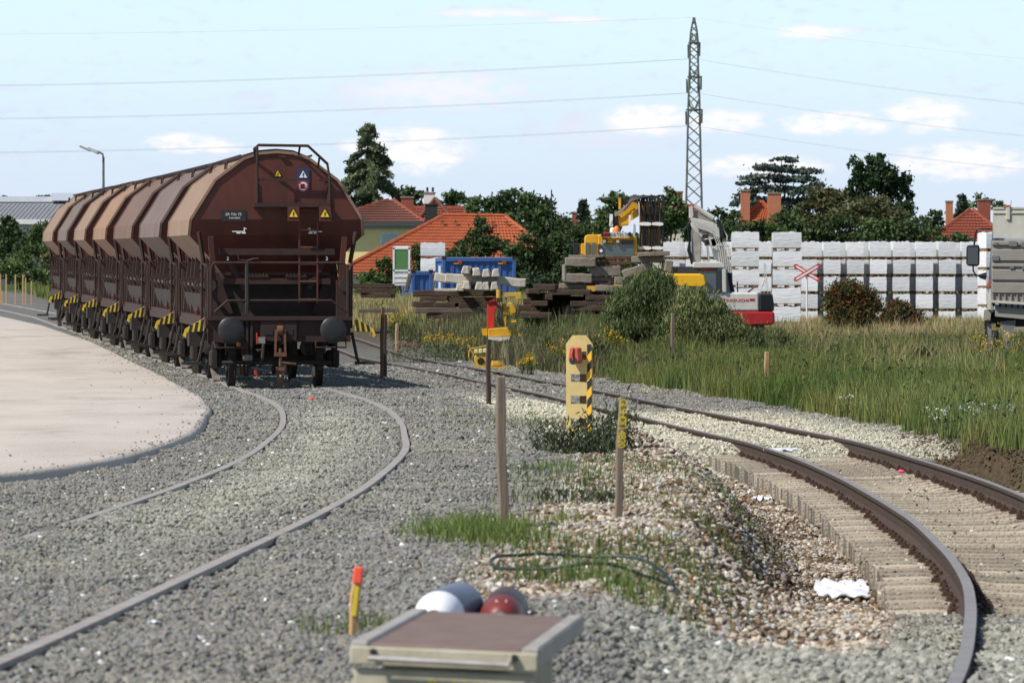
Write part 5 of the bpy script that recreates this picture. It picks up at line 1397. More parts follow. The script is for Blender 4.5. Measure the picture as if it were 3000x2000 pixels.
# ------------------------------------------------------------------ truck at the right edge, seen from behind
Z2 = (2760, 580, .38278); Y0 = 105.0
bx = zP(Z2, 620, 1370, Y0); T = thing('tipper_truck', 'beige tipper truck cut by the right frame edge, seen from behind', 'truck', (bx.x, Y0, gz(bx.x, Y0)))
tr_b = mat('truck_beige', (.30, .275, .235), (.255, .232, .198), scale=2, rough=.7, c3=(.36, .335, .29), s3=3, t3=.62)
tr_p = mat('truck_pale', (.56, .54, .47), (.47, .44, .36), scale=3, rough=.75, c3=(.36, .30, .20), s3=3, t3=.64)
xR = 1130
xp('tailgate', zbox(Z2, (378, 325, xR, 800), Y0, .10), tr_b)
xp('body_side', zbox(Z2, (374, 325, 392, 860), Y0 + .02, 5.0), tr_b)
xp('body_side', zbox(Z2, (xR - 16, 325, xR, 860), Y0 + .02, 5.0), tr_b)
for (y0, y1) in ((330, 362), (392, 480), (500, 528), (545, 628), (648, 728)):
    xp('tailgate_rib', zpoly(Z2, [(384, y0), (xR - 8, y0 + 6), (xR - 8, y1 + 6), (384, y1)], Y0 - .05, .05), tr_b, bevel=.015)
xp('upper_board', zpoly(Z2, [(388, 82), (420, 70), (xR, 72), (xR, 325), (388, 305)], Y0 + .04, .06), tr_p)
xp('board_rim', zbox(Z2, (390, 70, xR, 84), Y0 + .02, .10), tr_p)
xp('board_rim', zbox(Z2, (392, 112, xR, 118), Y0 + .015, .03), tr_p)
xp('board_bracket', zbox(Z2, (490, 62, 522, 168), Y0, .05), tr_p, bevel=.01)
xp('wire_stub', ztube(Z2, [(524, 62), (528, 20)], Y0 + .05, 2, 5), rubber); xp('tarp_knot', zbox(Z2, (470, 54, 528, 70), Y0, .08), mat('knot_orange', (.45, .12, .04), rough=.8))
for x0, y0, x1, y1 in ((405, 338, 430, 360), (515, 332, 575, 370), (608, 336, 650, 376), (386, 442, 438, 478), (520, 520, 552, 540), (613, 530, 640, 548)):
    xp('reflector_plate', zbox(Z2, (x0, y0, x1, y1), Y0 - .075, .03), mat('plate_grey', (.16, .16, .165), rough=.6))
for k in range(14):
    x = 388 + k * 46
    xp('hinge_rib', zbox(Z2, (x, 732 + k * 1.4, x + 8, 790 + k * 1.4), Y0 - .05, .06), tr_b)
    xp('hinge_lug', zpoly(Z2, [(x, 800 + k * 3), (x + 22, 802 + k * 3), (x + 16, 830 + k * 3), (x + 4, 828 + k * 3)], Y0 - .02, .08), grime)
xp('bottom_rail', zpoly(Z2, [(374, 780), (xR, 826), (xR, 848), (374, 800)], Y0 - .08, .08), tr_p)
xp('rear_skirt', zpoly(Z2, [(404, 815), (xR, 880), (xR, 975), (404, 905)], Y0 + .05, .1), tr_b)
xp('body_corner', zbox(Z2, (345, 720, 374, 850), Y0 + .05, .08), tr_p); xp('corner_foot', zpoly(Z2, [(320, 855), (402, 852), (402, 870), (372, 880), (366, 935), (312, 935)], Y0 + .1, .4), tr_b)
xp('corner_stripe', zpoly(Z2, [(345, 660), (372, 610), (372, 660), (345, 705)], Y0 + .02, .02), mat('stripe_dull_red', (.40, .09, .05), rough=.6))
xp('cab_side_edge', zpoly(Z2, [(352, 560), (378, 240), (384, 180), (400, 180), (400, 560), (345, 720)], Y0 + 5.1, .4), mat('cab_blue_grey', (.10, .14, .20), rough=.5))
xp('cab', MB().box((bx.x + .42, Y0 + 6.2, 2.0), (2.2, 1.9, 2.2)), mat('cab_paint', (.40, .42, .46), rough=.45), bevel=.06)
m_ = xp('mirror_housing', zpoly(Z2, [(203, 362), (290, 358), (298, 380), (296, 510), (280, 522), (210, 520), (194, 505), (196, 380)], Y0 + 4.6, .12), rubber, bevel=.02)
xp('mirror_glass', zbox(Z2, (206, 376, 286, 508), Y0 + 4.58, .02), mat('mirror_dark', (.03, .035, .04), rough=.05, spec=.9), m_)
xp('mirror_arm', ztube(Z2, [(252, 360), (262, 280), (272, 242), (300, 236), (384, 236)], Y0 + 4.7, 7, 6), rubber)
xp('mirror_arm', ztube(Z2, [(244, 520), (246, 560), (268, 592), (350, 600)], Y0 + 4.7, 7, 6), rubber)
xp('mirror_foot', zpoly(Z2, [(270, 590), (348, 568), (342, 628), (300, 615)], Y0 + 4.7, .1), rubber)
xp('chassis_beam', zbox(Z2, (400, 905, xR, 990), Y0 + .3, 5.5), grime)
xp('mudguard', zbox(Z2, (304, 925, 356, 1100), Y0 + .6, .5), rubber); xp('mudguard_post', zbox(Z2, (356, 870, 400, 960), Y0 + .4, .2), rubber)
xp('mud_flap', zpoly(Z2, [(440, 945), (560, 935), (545, 1050), (510, 1060), (505, 1190), (470, 1200)], Y0 + .15, .04), mat('flap_grey', (.20, .195, .19), (.14, .135, .13), scale=3, rough=.8))
xp('mud_flap', zpoly(Z2, [(340, 965), (372, 962), (372, 1230), (345, 1220)], Y0 + .2, .04), MATS['flap_grey'])
xp('second_guard', zpoly(Z2, [(550, 985), (xR, 980), (xR, 1010), (555, 1010), (545, 1050)], Y0 + .1, .5), tr_b)
for x0, x1 in ((288, 345), (350, 420), (1040, 1100)):
    c0, c1 = zP(Z2, x0, 1215, Y0 + .5), zP(Z2, x1, 1215, Y0 + .5); h = abs(c1.x - c0.x)
    r_ = c0.z - gz(c0.x, Y0) + .05; r_ = max(.48, min(.55, r_))
    ty = xp('tyre', MB().lathe([(r_ * .5, -h / 2), (r_ * .88, -h / 2), (r_, -h / 2 + .05), (r_, h / 2 - .05), (r_ * .88, h / 2), (r_ * .5, h / 2)], 'X', ((c0.x + c1.x) / 2, Y0 + .7, c0.z - .02), 26), rubber)
    xp('wheel_rim', MB().lathe([(.05, -h / 2 + .03), (r_ * .5, -h / 2 + .03), (r_ * .52, h / 2 - .03), (.05, h / 2 - .03)], 'X', ((c0.x + c1.x) / 2, Y0 + .7, c0.z - .02), 18), galv, ty)
for s in (312, 1080): 
    c0 = zP(Z2, s, 1215, Y0 + .5); xp('front_tyre', MB().lathe([(.25, -.15), (.50, -.15), (.54, -.1), (.54, .1), (.50, .15), (.25, .15)], 'X', (c0.x + .15, Y0 + 6, c0.z), 24), rubber)

T.rotation_euler = (0, 0, -.103)                     # the truck stands along the bank, its cab hidden behind the body
for o_ in T.children:
    if o_.name.startswith(('mirror', 'cab_side_edge')): o_.location.x = -.50

# ------------------------------------------------------------------ houses
def tile_mat(name, c1, c2): return mat(name, c1, c2, scale=2.5, rough=.85, c3=tuple(x * .6 for x in c1), s3=1.4, t3=.66)
tile_orange = tile_mat('tile_orange', (.40, .100, .036), (.32, .080, .032))
tile_red = tile_mat('tile_red', (.25, .060, .032), (.20, .050, .030))
tile_brown = tile_mat('tile_brown', (.165, .060, .040), (.125, .05, .036))
brick_red = mat('chimney_brick', (.30, .085, .05), (.24, .065, .04), scale=8, rough=.9, c3=(.34, .15, .10), s3=6, t3=.62)
brick_orange = mat('chimney_brick_orange', (.46, .18, .095), (.38, .14, .075), scale=8, rough=.9)
def roof_plane(T, name, eL, eR, rR, rL, rows, cols, m, lift=.05, parent=None):
    """courses of tiles: each course a stepped, waved strip"""
    eL, eR, rR, rL = [Vector(p) for p in (eL, eR, rR, rL)]
    nrm = (eR - eL).cross(rL - eL).normalized()
    V = []; Fc = []
    for i in range(rows):
        f0, f1 = i / rows, (i + 1) / rows
        a0, b0 = eL.lerp(rL, f0), eR.lerp(rR, f0); a1, b1 = eL.lerp(rL, f1), eR.lerp(rR, f1)
        nn = max(2, int(cols * (b0 - a0).length / (eR - eL).length)); o = len(V)
        for j in range(2 * nn + 1):
            u = j / (2 * nn); wv = .035 * (j % 2)
            V.append(a0.lerp(b0, u) + nrm * (lift + wv)); V.append(a1.lerp(b1, u) + nrm * (wv * .8)); V.append(a0.lerp(b0, u) + nrm * (-.01))
        for j in range(2 * nn):
            q = o + j * 3
            Fc.append((q, q + 3, q + 4, q + 1)); Fc.append((q, q + 2, q + 5, q + 3))
    me = bpy.data.meshes.new(name); L = Vector(T.location)
    me.from_pydata([tuple(p - L) for p in V], [], Fc); me.materials.append(m)
    o = bpy.data.objects.new(name, me); C.objects.link(o); o.parent = parent or T
    o['kind'] = 'stuff'
    return o
def ridge(T, a, b, m, r=.12, parent=None):
    a, b = Vector(a), Vector(b); n = max(2, int((b - a).length / .35)); pts = []; rad = []
    for i in range(n + 1):
        pts.append(a.lerp(b, i / n)); rad.append(r * (1.12 if i % 2 else .95))
    return part(T, 'ridge_tiles', MB().tube(pts, r, 6, radii=rad), m, parent)
def chimney(T, x0, y0, x1, y1, Y, m, capm, ybot=None, d=.8, parent=None):
    a, b = W(x0, y0, Y), W(x1, ybot or y1 + 60, Y)
    w = b.x - a.x
    c = part(T, 'chimney', MB().box(((a.x + b.x) / 2, Y + d / 2, (a.z + b.z) / 2), (w, d, a.z - b.z)), m, parent)
    part(T, 'chimney_cap', MB().box(((a.x + b.x) / 2, Y + d / 2, a.z + .05), (w * 1.14, d * 1.14, .12)), capm, c)
    # visible courses
    return c
cap_m = mat('chimney_cap', (.22, .17, .13), rough=.9)

# orange hip-roofed house
Y0 = 288
P = W(1330, 780, Y0); T = thing('house', 'low house with large bright orange tiled hip roof', 'house', (P.x, Y0, gz(P.x, Y0)))
eL, eR = W(985, 800, Y0 - 4.5), W(1690, 790, Y0 - 4.5); rL, rR = W(1297, 632, Y0), W(1481, 634, Y0)
eR.z = eL.z
bL, bR = Vector((eL.x, Y0 + 5, eL.z)), Vector((eR.x, Y0 + 5, eL.z))
rf = roof_plane(T, 'roof_tiles', eL, eR, rR, rL, 19, 74, tile_orange)
part(T, 'roof_side', MB().add([eL, rL, bL], [(0, 1, 2)]).add([eR, bR, rR], [(0, 1, 2)]).add([bL, bR, rR, rL], [(0, 1, 2, 3)]), tile_orange)
ridge(T, rL + Vector((0, 0, .05)), rR + Vector((0, 0, .05)), tile_orange); ridge(T, eL + Vector((0, -.02, .08)), rL, tile_orange); ridge(T, eR + Vector((0, -.02, .08)), rR, tile_orange)
for px, py in ((1297, 648), (1335, 648), (1390, 650), (1444, 650), (1485, 650)):
    c = W(px, py, Y0 - .9); part(T, 'snow_hook', MB().prism([(-.13, -.10), (.13, -.10), (0, .12)], .1, (c.x, c.y, c.z)), tile_brown)
wall_w = mat('wall_cream', (.62, .56, .42), rough=.9)
part(T, 'wall', MB().box(((eL.x + eR.x) / 2, Y0 + .3, (eL.z + gz(P.x, Y0)) / 2 - .2), (eR.x - eL.x - 1.0, 8, eL.z - gz(P.x, Y0) + .3)), wall_w)

# yellow house behind the wagon
Y0 = 330
P = W(1130, 760, Y0); T = thing('house', 'yellow rendered house with brown hip roof and shuttered window', 'house', (P.x, Y0, gz(P.x, Y0)))
yel_w = mat('wall_yellow', (.86, .68, .33), (.80, .63, .30), scale=1, rough=.9)
a, b = W(960, 668, Y0), W(1222, 800, Y0)
part(T, 'wall', MB().box(((a.x + b.x) / 2, Y0 + 4, (a.z + b.z) / 2 - .5), (b.x - a.x, 8, a.z - b.z + 1)), yel_w)
part(T, 'cornice', MB().box(((a.x + b.x) / 2, Y0 + 3.9, a.z + .1), (b.x - a.x + .3, 8.4, .32)), mat('cornice_grey', (.40, .42, .45), rough=.8))
eL, eR = W(930, 651, Y0 - .7), W(1245, 651, Y0 - .7); ap, ap2 = W(1138, 586, Y0 + 3.5), W(1152, 586, Y0 + 3.5)
part(T, 'gutter', MB().box(((eL.x + eR.x) / 2, Y0 - .7, eL.z - .12), (eR.x - eL.x, .25, .3)), mat('gutter_dark', (.06, .06, .065), rough=.6))
roof_plane(T, 'roof_tiles', eL, eR, ap2, ap, 9, 44, tile_brown, lift=.06)
bL, bR = Vector((eL.x, Y0 + 9, eL.z)), Vector((eR.x, Y0 + 9, eL.z))
part(T, 'roof_side', MB().add([eL, ap, bL], [(0, 1, 2)]).add([eR, bR, ap2], [(0, 1, 2)]).add([bL, bR, ap2, ap], [(0, 1, 2, 3)]), tile_brown)
ridge(T, eL, ap, tile_red, .14); ridge(T, eR, ap2, tile_red, .14)
a, b = W(1113, 680, Y0), W(1168, 730, Y0)
wd = part(T, 'window', MB().box(((a.x + b.x) / 2, Y0 - .03, (a.z + b.z) / 2), (b.x - a.x, .08, a.z - b.z)), frame_white)
a, b = W(1119, 686, Y0), W(1163, 713, Y0)
part(T, 'roller_shutter', MB().box(((a.x + b.x) / 2, Y0 - .08, (a.z + b.z) / 2), (b.x - a.x, .04, a.z - b.z)), mat('shutter_grey', (.50, .53, .57), (.46, .49, .53), scale=1, rough=.6, stretch=(.1, 1, 20)), wd)
a, b = W(1119, 714, Y0), W(1163, 727, Y0)
part(T, 'window_pane', MB().box(((a.x + b.x) / 2, Y0 - .08, (a.z + b.z) / 2), (b.x - a.x, .03, a.z - b.z)), glass, wd)
chimney(T, 1175, 580, 1211, 640, Y0 + 2.5, brick_red, cap_m)

# red roofs behind it
Y0 = 372
P = W(1280, 700, Y0); T = thing('house', 'red tiled gable house with white and black chimneys behind the orange roof', 'house', (P.x, Y0, gz(P.x, Y0)))
eL, eR = W(1160, 668, Y0 - 4), W(1372, 668, Y0 - 4); rL, rR = W(1165, 608, Y0), W(1372, 608, Y0)
roof_plane(T, 'roof_tiles', eL, eR, rR, rL, 8, 24, tile_red, lift=.08); ridge(T, rL, rR, tile_red, .15)
part(T, 'wall', MB().box(((eL.x + eR.x) / 2, Y0 + 1, eL.z - 2), (eR.x - eL.x - .6, 7, 4)), wall_w)
gA, gL, gR = W(1275, 581, Y0 - 3.2), W(1218, 652, Y0 - 4.6), W(1336, 652, Y0 - 4.6)
bk = Vector((0, 5, 0))
part(T, 'gable_roof', MB().add([gA, gL, gL + bk, gA + bk], [(0, 1, 2, 3)]).add([gA, gA + bk, gR + bk, gR], [(0, 1, 2, 3)]), tile_red)
roof_plane(T, 'gable_tiles', gL, gR, gA + Vector((.05, 0, 0)), gA - Vector((.05, 0, 0)), 9, 14, tile_red, lift=.07)
ridge(T, gL + Vector((0, -.1, 0)), gA + Vector((0, -.1, 0)), tile_brown, .14); ridge(T, gR + Vector((0, -.1, 0)), gA + Vector((0, -.1, 0)), tile_brown, .14)
chimney(T, 1242, 567, 1274, 600, Y0 + 1, mat('chimney_white', (.66, .65, .62), rough=.8), cap_m)
chimney(T, 1245, 601, 1281, 652, Y0 - 6, mat('chimney_black', (.025, .025, .027), rough=.7), mat('chimney_black', (.025, .025, .027)))
for px in (1252, 1268):
    c = W(px, 562, Y0 + 1); part(T, 'chimney_pot', MB().tube([c, c + Vector((0, 0, .35))], .09, 6), grime)

# twin-chimney orange gable
Y0 = 345
P = W(2222, 700, Y0); T = thing('house', 'small orange gabled roof between two tall brick chimneys', 'house', (P.x, Y0, gz(P.x, Y0)))
gA, gL, gR = W(2232, 590, Y0), W(2166, 642, Y0 - .5), W(2282, 642, Y0 - .5)
roof_plane(T, 'roof_tiles', W(2166, 690, Y0 - 3), W(2292, 690, Y0 - 3), gR, gL, 6, 14, tile_orange, lift=.06)
roof_plane(T, 'gable_tiles', gL, gR, gA + Vector((.05, 0, 0)), gA - Vector((.05, 0, 0)), 9, 16, tile_orange, lift=.06)
ridge(T, gL, gA, tile_orange, .15); ridge(T, gR, gA, tile_orange, .15)
bk = Vector((0, 6, 0)); part(T, 'gable_roof', MB().add([gA, gL, gL + bk, gA + bk], [(0, 1, 2, 3)]).add([gA, gA + bk, gR + bk, gR], [(0, 1, 2, 3)]), tile_orange)
part(T, 'wall', MB().box((P.x, Y0 + 2, 2.5), (3.2, 5, 5)), wall_w)
chimney(T, 2171, 560, 2197, 625, Y0 - .8, brick_orange, cap_m); chimney(T, 2250, 568, 2288, 634, Y0 - .8, brick_orange, cap_m)
# right house
Y0 = 385
P = W(2830, 760, Y0); T = thing('house', 'dark red pyramid roof with two chimneys behind the truck', 'house', (P.x, Y0, gz(P.x, Y0)))
eL, eR = W(2715, 708, Y0 - 3.5), W(2965, 708, Y0 - 3.5); a1, a2 = W(2842, 614, Y0), W(2850, 614, Y0)
roof_plane(T, 'roof_tiles', eL, eR, a2, a1, 11, 26, tile_red, lift=.08); ridge(T, eL, a1, tile_red, .16); ridge(T, eR, a2, tile_red, .16)
part(T, 'wall', MB().box(((eL.x + eR.x) / 2, Y0 + 1.5, eL.z - 2.2), (eR.x - eL.x - 1, 8, 4.2)), wall_w)
chimney(T, 2772, 592, 2792, 660, Y0 - 1, brick_orange, cap_m, d=.6); chimney(T, 2866, 587, 2902, 660, Y0 + 1, brick_red, cap_m)
# lone chimneys of hidden houses
for (x0, y0, x1, y1, lab) in ((1676, 624, 1693, 648, 'small red chimney among the trees left of the yellow excavator'), (1974, 564, 2000, 590, 'brick chimney peeping over the trees left of the pylon')):
    Y0 = 400; P = W((x0 + x1) / 2, y1, Y0); T = thing('house', lab, 'house', (P.x, Y0, gz(P.x, Y0)))
    chimney(T, x0, y0, x1, y1, Y0, brick_red, cap_m)
    e1, e2 = W(x0 - 70, y1 + 55, Y0 - 3), W(x1 + 70, y1 + 55, Y0 - 3); r1, r2 = W(x0 - 40, y1 + 8, Y0 + .4), W(x1 + 40, y1 + 8, Y0 + .4)
    roof_plane(T, 'roof_tiles', e1, e2, r2, r1, 6, 16, tile_red); part(T, 'wall', MB().box(((e1.x + e2.x) / 2, Y0, e1.z - 2), (e2.x - e1.x - .8, 5, 4)), wall_w)
# warehouse far left
Y0 = 430
a, b = W(-260, 590, Y0), W(330, 590, Y0)
T = thing('warehouse', 'long grey roofed warehouse with white wall behind the last wagon', 'building', ((a.x + b.x) / 2, Y0, 2.0))
wr = mat('warehouse_roof', (.235, .24, .255), (.21, .215, .23), scale=1, rough=.7, stretch=(6, 1, 1)); ww = mat('warehouse_wall', (.62, .64, .66), (.55, .57, .60), scale=1, rough=.7, stretch=(8, 1, .2))
eZ, rZ = W(0, 645, Y0).z, W(0, 592, Y0 + 14).z
roof = part(T, 'roof', MB().add([(a.x, Y0 - .6, eZ), (b.x, Y0 - .6, eZ), (b.x, Y0 + 14, rZ), (a.x, Y0 + 14, rZ), (b.x, Y0 + 28, eZ), (a.x, Y0 + 28, eZ)], [(0, 1, 2, 3), (3, 2, 4, 5)]), wr)
n = 46
for k in range(n):
    x = a.x + (b.x - a.x) * (k + .5) / n
    part(T, 'roof_rib', MB().bar((x, Y0 - .6, eZ + .02), (x, Y0 + 14, rZ + .02), .06, .06), wr, roof)
part(T, 'ridge_skylight', MB().box(((a.x + b.x) / 2, Y0 + 14, rZ + .25), (b.x - a.x, 1.6, .5)), ww, roof)
part(T, 'ridge_skylight', MB().box((W(170, 0, Y0).x, Y0 + 13, rZ + .45), (3.6, 1.6, .7)), mat('skylight_grey', (.62, .66, .72), rough=.4), roof)
wz = W(0, 676, Y0).z
part(T, 'white_fascia', MB().box(((a.x + b.x) / 2, Y0 - .75, eZ - .15), (b.x - a.x, .3, .45)), frame_white)
part(T, 'wall_upper', MB().box(((a.x + b.x) / 2, Y0 + 14, (eZ + wz) / 2 - .2), (b.x - a.x - .6, 27.5, eZ - wz - .2)), ww)
part(T, 'wall_lower', MB().box(((a.x + b.x) / 2, Y0 + 14, wz / 2), (b.x - a.x - .8, 27.3, wz)), mat('warehouse_base', (.10, .115, .13), rough=.8))

# ------------------------------------------------------------------ street lamp, pylon, wires, aerial
steel = mat('galvanised_steel', (.20, .20, .19), (.15, .15, .145), scale=3, rough=.6, metal=.4)
Y0 = 205; b = W(303, 900, Y0); b.z = gz(b.x, Y0)
T = thing('street_lamp', 'tall street lamp with long arm behind the train', 'street lamp', b)
top = W(303, 462, Y0); e = W(233, 429, Y0); kn = W(301, 452, Y0); k2 = W(293, 447, Y0)
part(T, 'lamp_post', MB().tube([b, b.lerp(top, .4), top, kn, k2, W(262, 436, Y0)], .06, 8, radii=[.085, .07, .05, .045, .04, .035]), steel)
part(T, 'lamp_head', MB().bar(W(233, 428, Y0), W(266, 442, Y0), .28, .09), mat('lamp_head', (.34, .34, .33), rough=.5), bevel=.02)
part(T, 'lamp_head', MB().bar(W(258, 434, Y0), W(290, 450, Y0) + Vector((0, -.2, 0)), .22, .09), MATS['lamp_head'], bevel=.02)

Y0 = 900; pyl = mat('pylon_steel', (.105, .115, .10), (.07, .08, .07), scale=2, rough=.7)
ctr = W(2033, 0, Y0).x; s_ = F / Y0
T = thing('pylon', 'tall lattice electricity pylon behind the trees', 'pylon', (ctr, Y0, 2))
def zof(py): return EYE - (py - 845) / s_
lv = [(700, 25), (600, 23), (500, 20.5), (400, 18.5), (322, 17), (226, 14), (200, 12.5), (126, 12), (92, 9), (52, 1.2)]
def hw_at(z):
    zs = [zof(p) for p, _ in lv]; return float(np.interp(z, zs, [w / s_ for _, w in lv]))
legs = []
for sx in (-1, 1):
    for sy in (-1, 1):
        pts = [(ctr + sx * w / s_, Y0 + sy * w / s_, zof(p)) for p, w in lv]
        part(T, 'pylon_leg', MB().tube(pts, .15, 4), pyl)
z = 2.0; k = 0
while z < zof(60):
    h = max(1.1, hw_at(z) * 1.75); z2 = min(z + h, zof(52)); w1, w2 = hw_at(z), hw_at(z2)
    for (ax, ay) in (((1, 0), (0, 1)), ((0, 1), (1, 0))):
        for s in (-1, 1):
            def pt(u, v, w, zz): return (ctr + (u * w if ax[0] else s * w), Y0 + (s * w if ax[0] else u * w), zz)
            MBx = MB(); MBx.bar(pt(-1, 0, w1, z), pt(1, 0, w2, z2), .13, .13); MBx.bar(pt(1, 0, w1, z), pt(-1, 0, w2, z2), .13, .13)
            part(T, 'lattice_brace', MBx, pyl)
    z = z2; k += 1
wires = []
for (py, halfpx, armlen) in ((126, 14, 4.2), (226, 20, 7.0), (322, 17, 5.2)):
    zz = zof(py)
    m1 = MB()
    for sy in (-1, 1):
        for sx in (-1, 1):
            m1.bar((ctr + sx * hw_at(zz) * 1.1, Y0 + sy * hw_at(zz), zz), (ctr + sx * .35, Y0 + sy * (armlen + .6), zz - .1), .16, .16)
            m1.bar((ctr + sx * hw_at(zz + 2.2), Y0 + sy * hw_at(zz + 2.2), zz + 2.2), (ctr + sx * .2, Y0 + sy * (armlen + .6), zz), .14, .14)
    m1.box((ctr, Y0, zz), (2 * hw_at(zz) * 1.35, 2.2 * hw_at(zz), .22))
    part(T, 'cross_arm', m1, pyl)
    for sy in (-1, 1):
        for sx in (-1, 1):
            part(T, 'insulator', MB().tube([(ctr + sx * hw_at(zz) * 1.2, Y0 + sy * armlen, zz - .1), (ctr + sx * hw_at(zz) * 1.15, Y0 + sy * armlen, zz - 2.7)], .17, 6), pyl)
wire_m = mat('wire_grey', (.42, .46, .50), rough=.6)
WL = {'top': (52, 101, 173), 'upper': (172, 251, 304), 'middle': (272, 348, 398), 'lower': (368, 447, 497)}
for nm, (yp, yl, yr) in WL.items():
    for side in ((0,) if nm == 'top' else (-1, 1)):
        pts = []
        for k in range(-24, 25):
            px = 2033 + k * 100
            if k <= 0:
                t = (2033 - px) / 2033; py = yp + (yl - yp) * t * (1.65 - .65 * t) ; Y = Y0 + side * 4 - 40 * t
            else:
                t = (px - 2033) / 967; py = yp + (yr - yp) * t * (1.25 - .25 * t); Y = Y0 + side * 4 - 120 * t
            pts.append(W(px, py + side * 1.5 * min(1, abs(k) / 3), Y))
        if nm == 'top': lab = 'single earth wire from the pylon tip across the sky'
        else: lab = f'{"nearer" if side < 0 else "farther"} of the pair of {nm} power lines hanging from the pylon'
        T = thing('power_line', lab, 'power line', pts[24], group='overhead power lines')
        part(T, 'wire', MB().tube(pts, .020 if nm != 'top' else .014, 4), wire_m)
Y0 = 300; b = W(1616, 700, Y0); b.z = gz(b.x, Y0)
T = thing('aerial_pole', 'thin forked aerial pole rising from the trees', 'aerial', b)
part(T, 'pole', MB().tube([b, W(1616, 556, Y0)], .045, 5), grime)
part(T, 'aerial_fork', MB().tube([W(1602, 582, Y0), W(1608, 592, Y0), W(1617, 594, Y0), W(1625, 588, Y0), W(1628, 580, Y0)], .035, 5), grime)

# ------------------------------------------------------------------ vegetation
leaf_m = attr_mat('foliage', rough=.65, spec=.25, vary=.12, trans=.22, nscale=2)
bark = mat('bark', (.075, .055, .040), (.05, .038, .03), scale=8, rough=.95)
def unit(n):
    v = rng.normal(size=(n, 3)); return v / np.linalg.norm(v, axis=1, keepdims=True)
def leaf_quads(P, s, col, aspect=.55, up=0.0):
    n = len(P); a = unit(n)
    if up: a[:, 2] = np.abs(a[:, 2]) + up; a /= np.linalg.norm(a, axis=1, keepdims=True)
    b = np.cross(a, unit(n)); b /= np.maximum(np.linalg.norm(b, axis=1, keepdims=True), 1e-6)
    s = np.asarray(s).reshape(-1, 1) * np.ones((n, 1))
    V = np.stack([P - a * s, P + b * s * aspect, P + a * s, P - b * s * aspect], 1).reshape(-1, 3)
    Fq = np.arange(4 * n).reshape(n, 4)
    return V, Fq, np.repeat(col, 4, 0)
def crown_points(c, r, n, nsub=None, sig=.16, flat=1.0):
    nsub = nsub or max(14, int(n / 34))
    d = unit(nsub); d[:, 2] = np.where(d[:, 2] < -.55, -d[:, 2], d[:, 2])
    sub = d * (.30 + .70 * rng.random((nsub, 1)) ** .45)
    w = rng.random(nsub) + .3; k = rng.choice(nsub, n, p=w / w.sum())
    P = sub[k] + rng.normal(size=(n, 3)) * sig * (.6 + .8 * rng.random(nsub))[k][:, None]
    tone = (.72 + .56 * rng.random(nsub))[k]
    return np.array(c) + P * np.array(r), tone
def tree(name, label, Y, blobs, base, leaf=.16, dens=26, group='trees behind the yard', trunk=.16, cat='tree', aspect=.55, up=0.0, sig=.16, dz=.75, accent=None):
    ctr = [W(b[0], b[1], Y) for b in blobs]; s = F / Y
    bx = float(np.mean([c.x for c in ctr])); gy0 = gz(bx, min(Y, 400))
    T = thing(name, label, cat, (bx, Y, gy0), group=group)
    Vs = []; Fs = []; Cs = []; o = 0
    mbt = MB()
    for c, b in zip(ctr, blobs):
        rx, rz = b[2] / s, b[3] / s; ry = rx * dz + .1
        off = rng.uniform(-.35, .35) * rx
        area = 4 * PI * ((rx * rz) ** .8 * 2 + (rx * ry) ** .8) / 3
        n = int(area * dens * 2.0 / (leaf / .16) ** 1.6); leaf_ = leaf * .82
        P, tone = crown_points((c.x, Y + off, c.z), (rx, ry, rz), n, sig=sig)
        col = np.array(base) * (tone * (.7 + .6 * rng.random(n)))[:, None]
        col[:, 0] *= .85 + .4 * rng.random(n)
        if accent is not None:
            q = rng.random(n) < accent[1]; col[q] = np.array(accent[0]) * (.6 + .7 * rng.random(q.sum()))[:, None]
        V, Fq, Cq = leaf_quads(P, leaf_ * (.6 + .8 * rng.random(n)), col, aspect, up)
        Vs.append(V); Fs.append(Fq + o); Cs.append(Cq); o += len(V)
        fork = Vector((bx, Y, gy0 + (c.z - gy0) * .45))
        mbt.tube([fork, fork.lerp(Vector((c.x, Y + off, c.z)), .6), Vector((c.x, Y + off, c.z + rz * .6))], .05, 5, radii=[trunk * .6, trunk * .35, trunk * .1])
    topz = max(c.z for c in ctr)
    mbt.tube([(bx, Y, gy0 - .3), (bx + .1, Y, gy0 + (topz - gy0) * .3), (bx, Y, gy0 + (topz - gy0) * .55)], trunk, 7, radii=[trunk * 1.3, trunk, trunk * .7])
    V = np.concatenate(Vs) - np.array([bx, Y, gy0]); 
    np_mesh('crown' if cat == 'tree' else 'foliage', V, np.concatenate(Fs), leaf_m, T, np.concatenate(Cs))
    part(T, 'trunk' if cat == 'tree' else 'stems', mbt, bark)
    return T
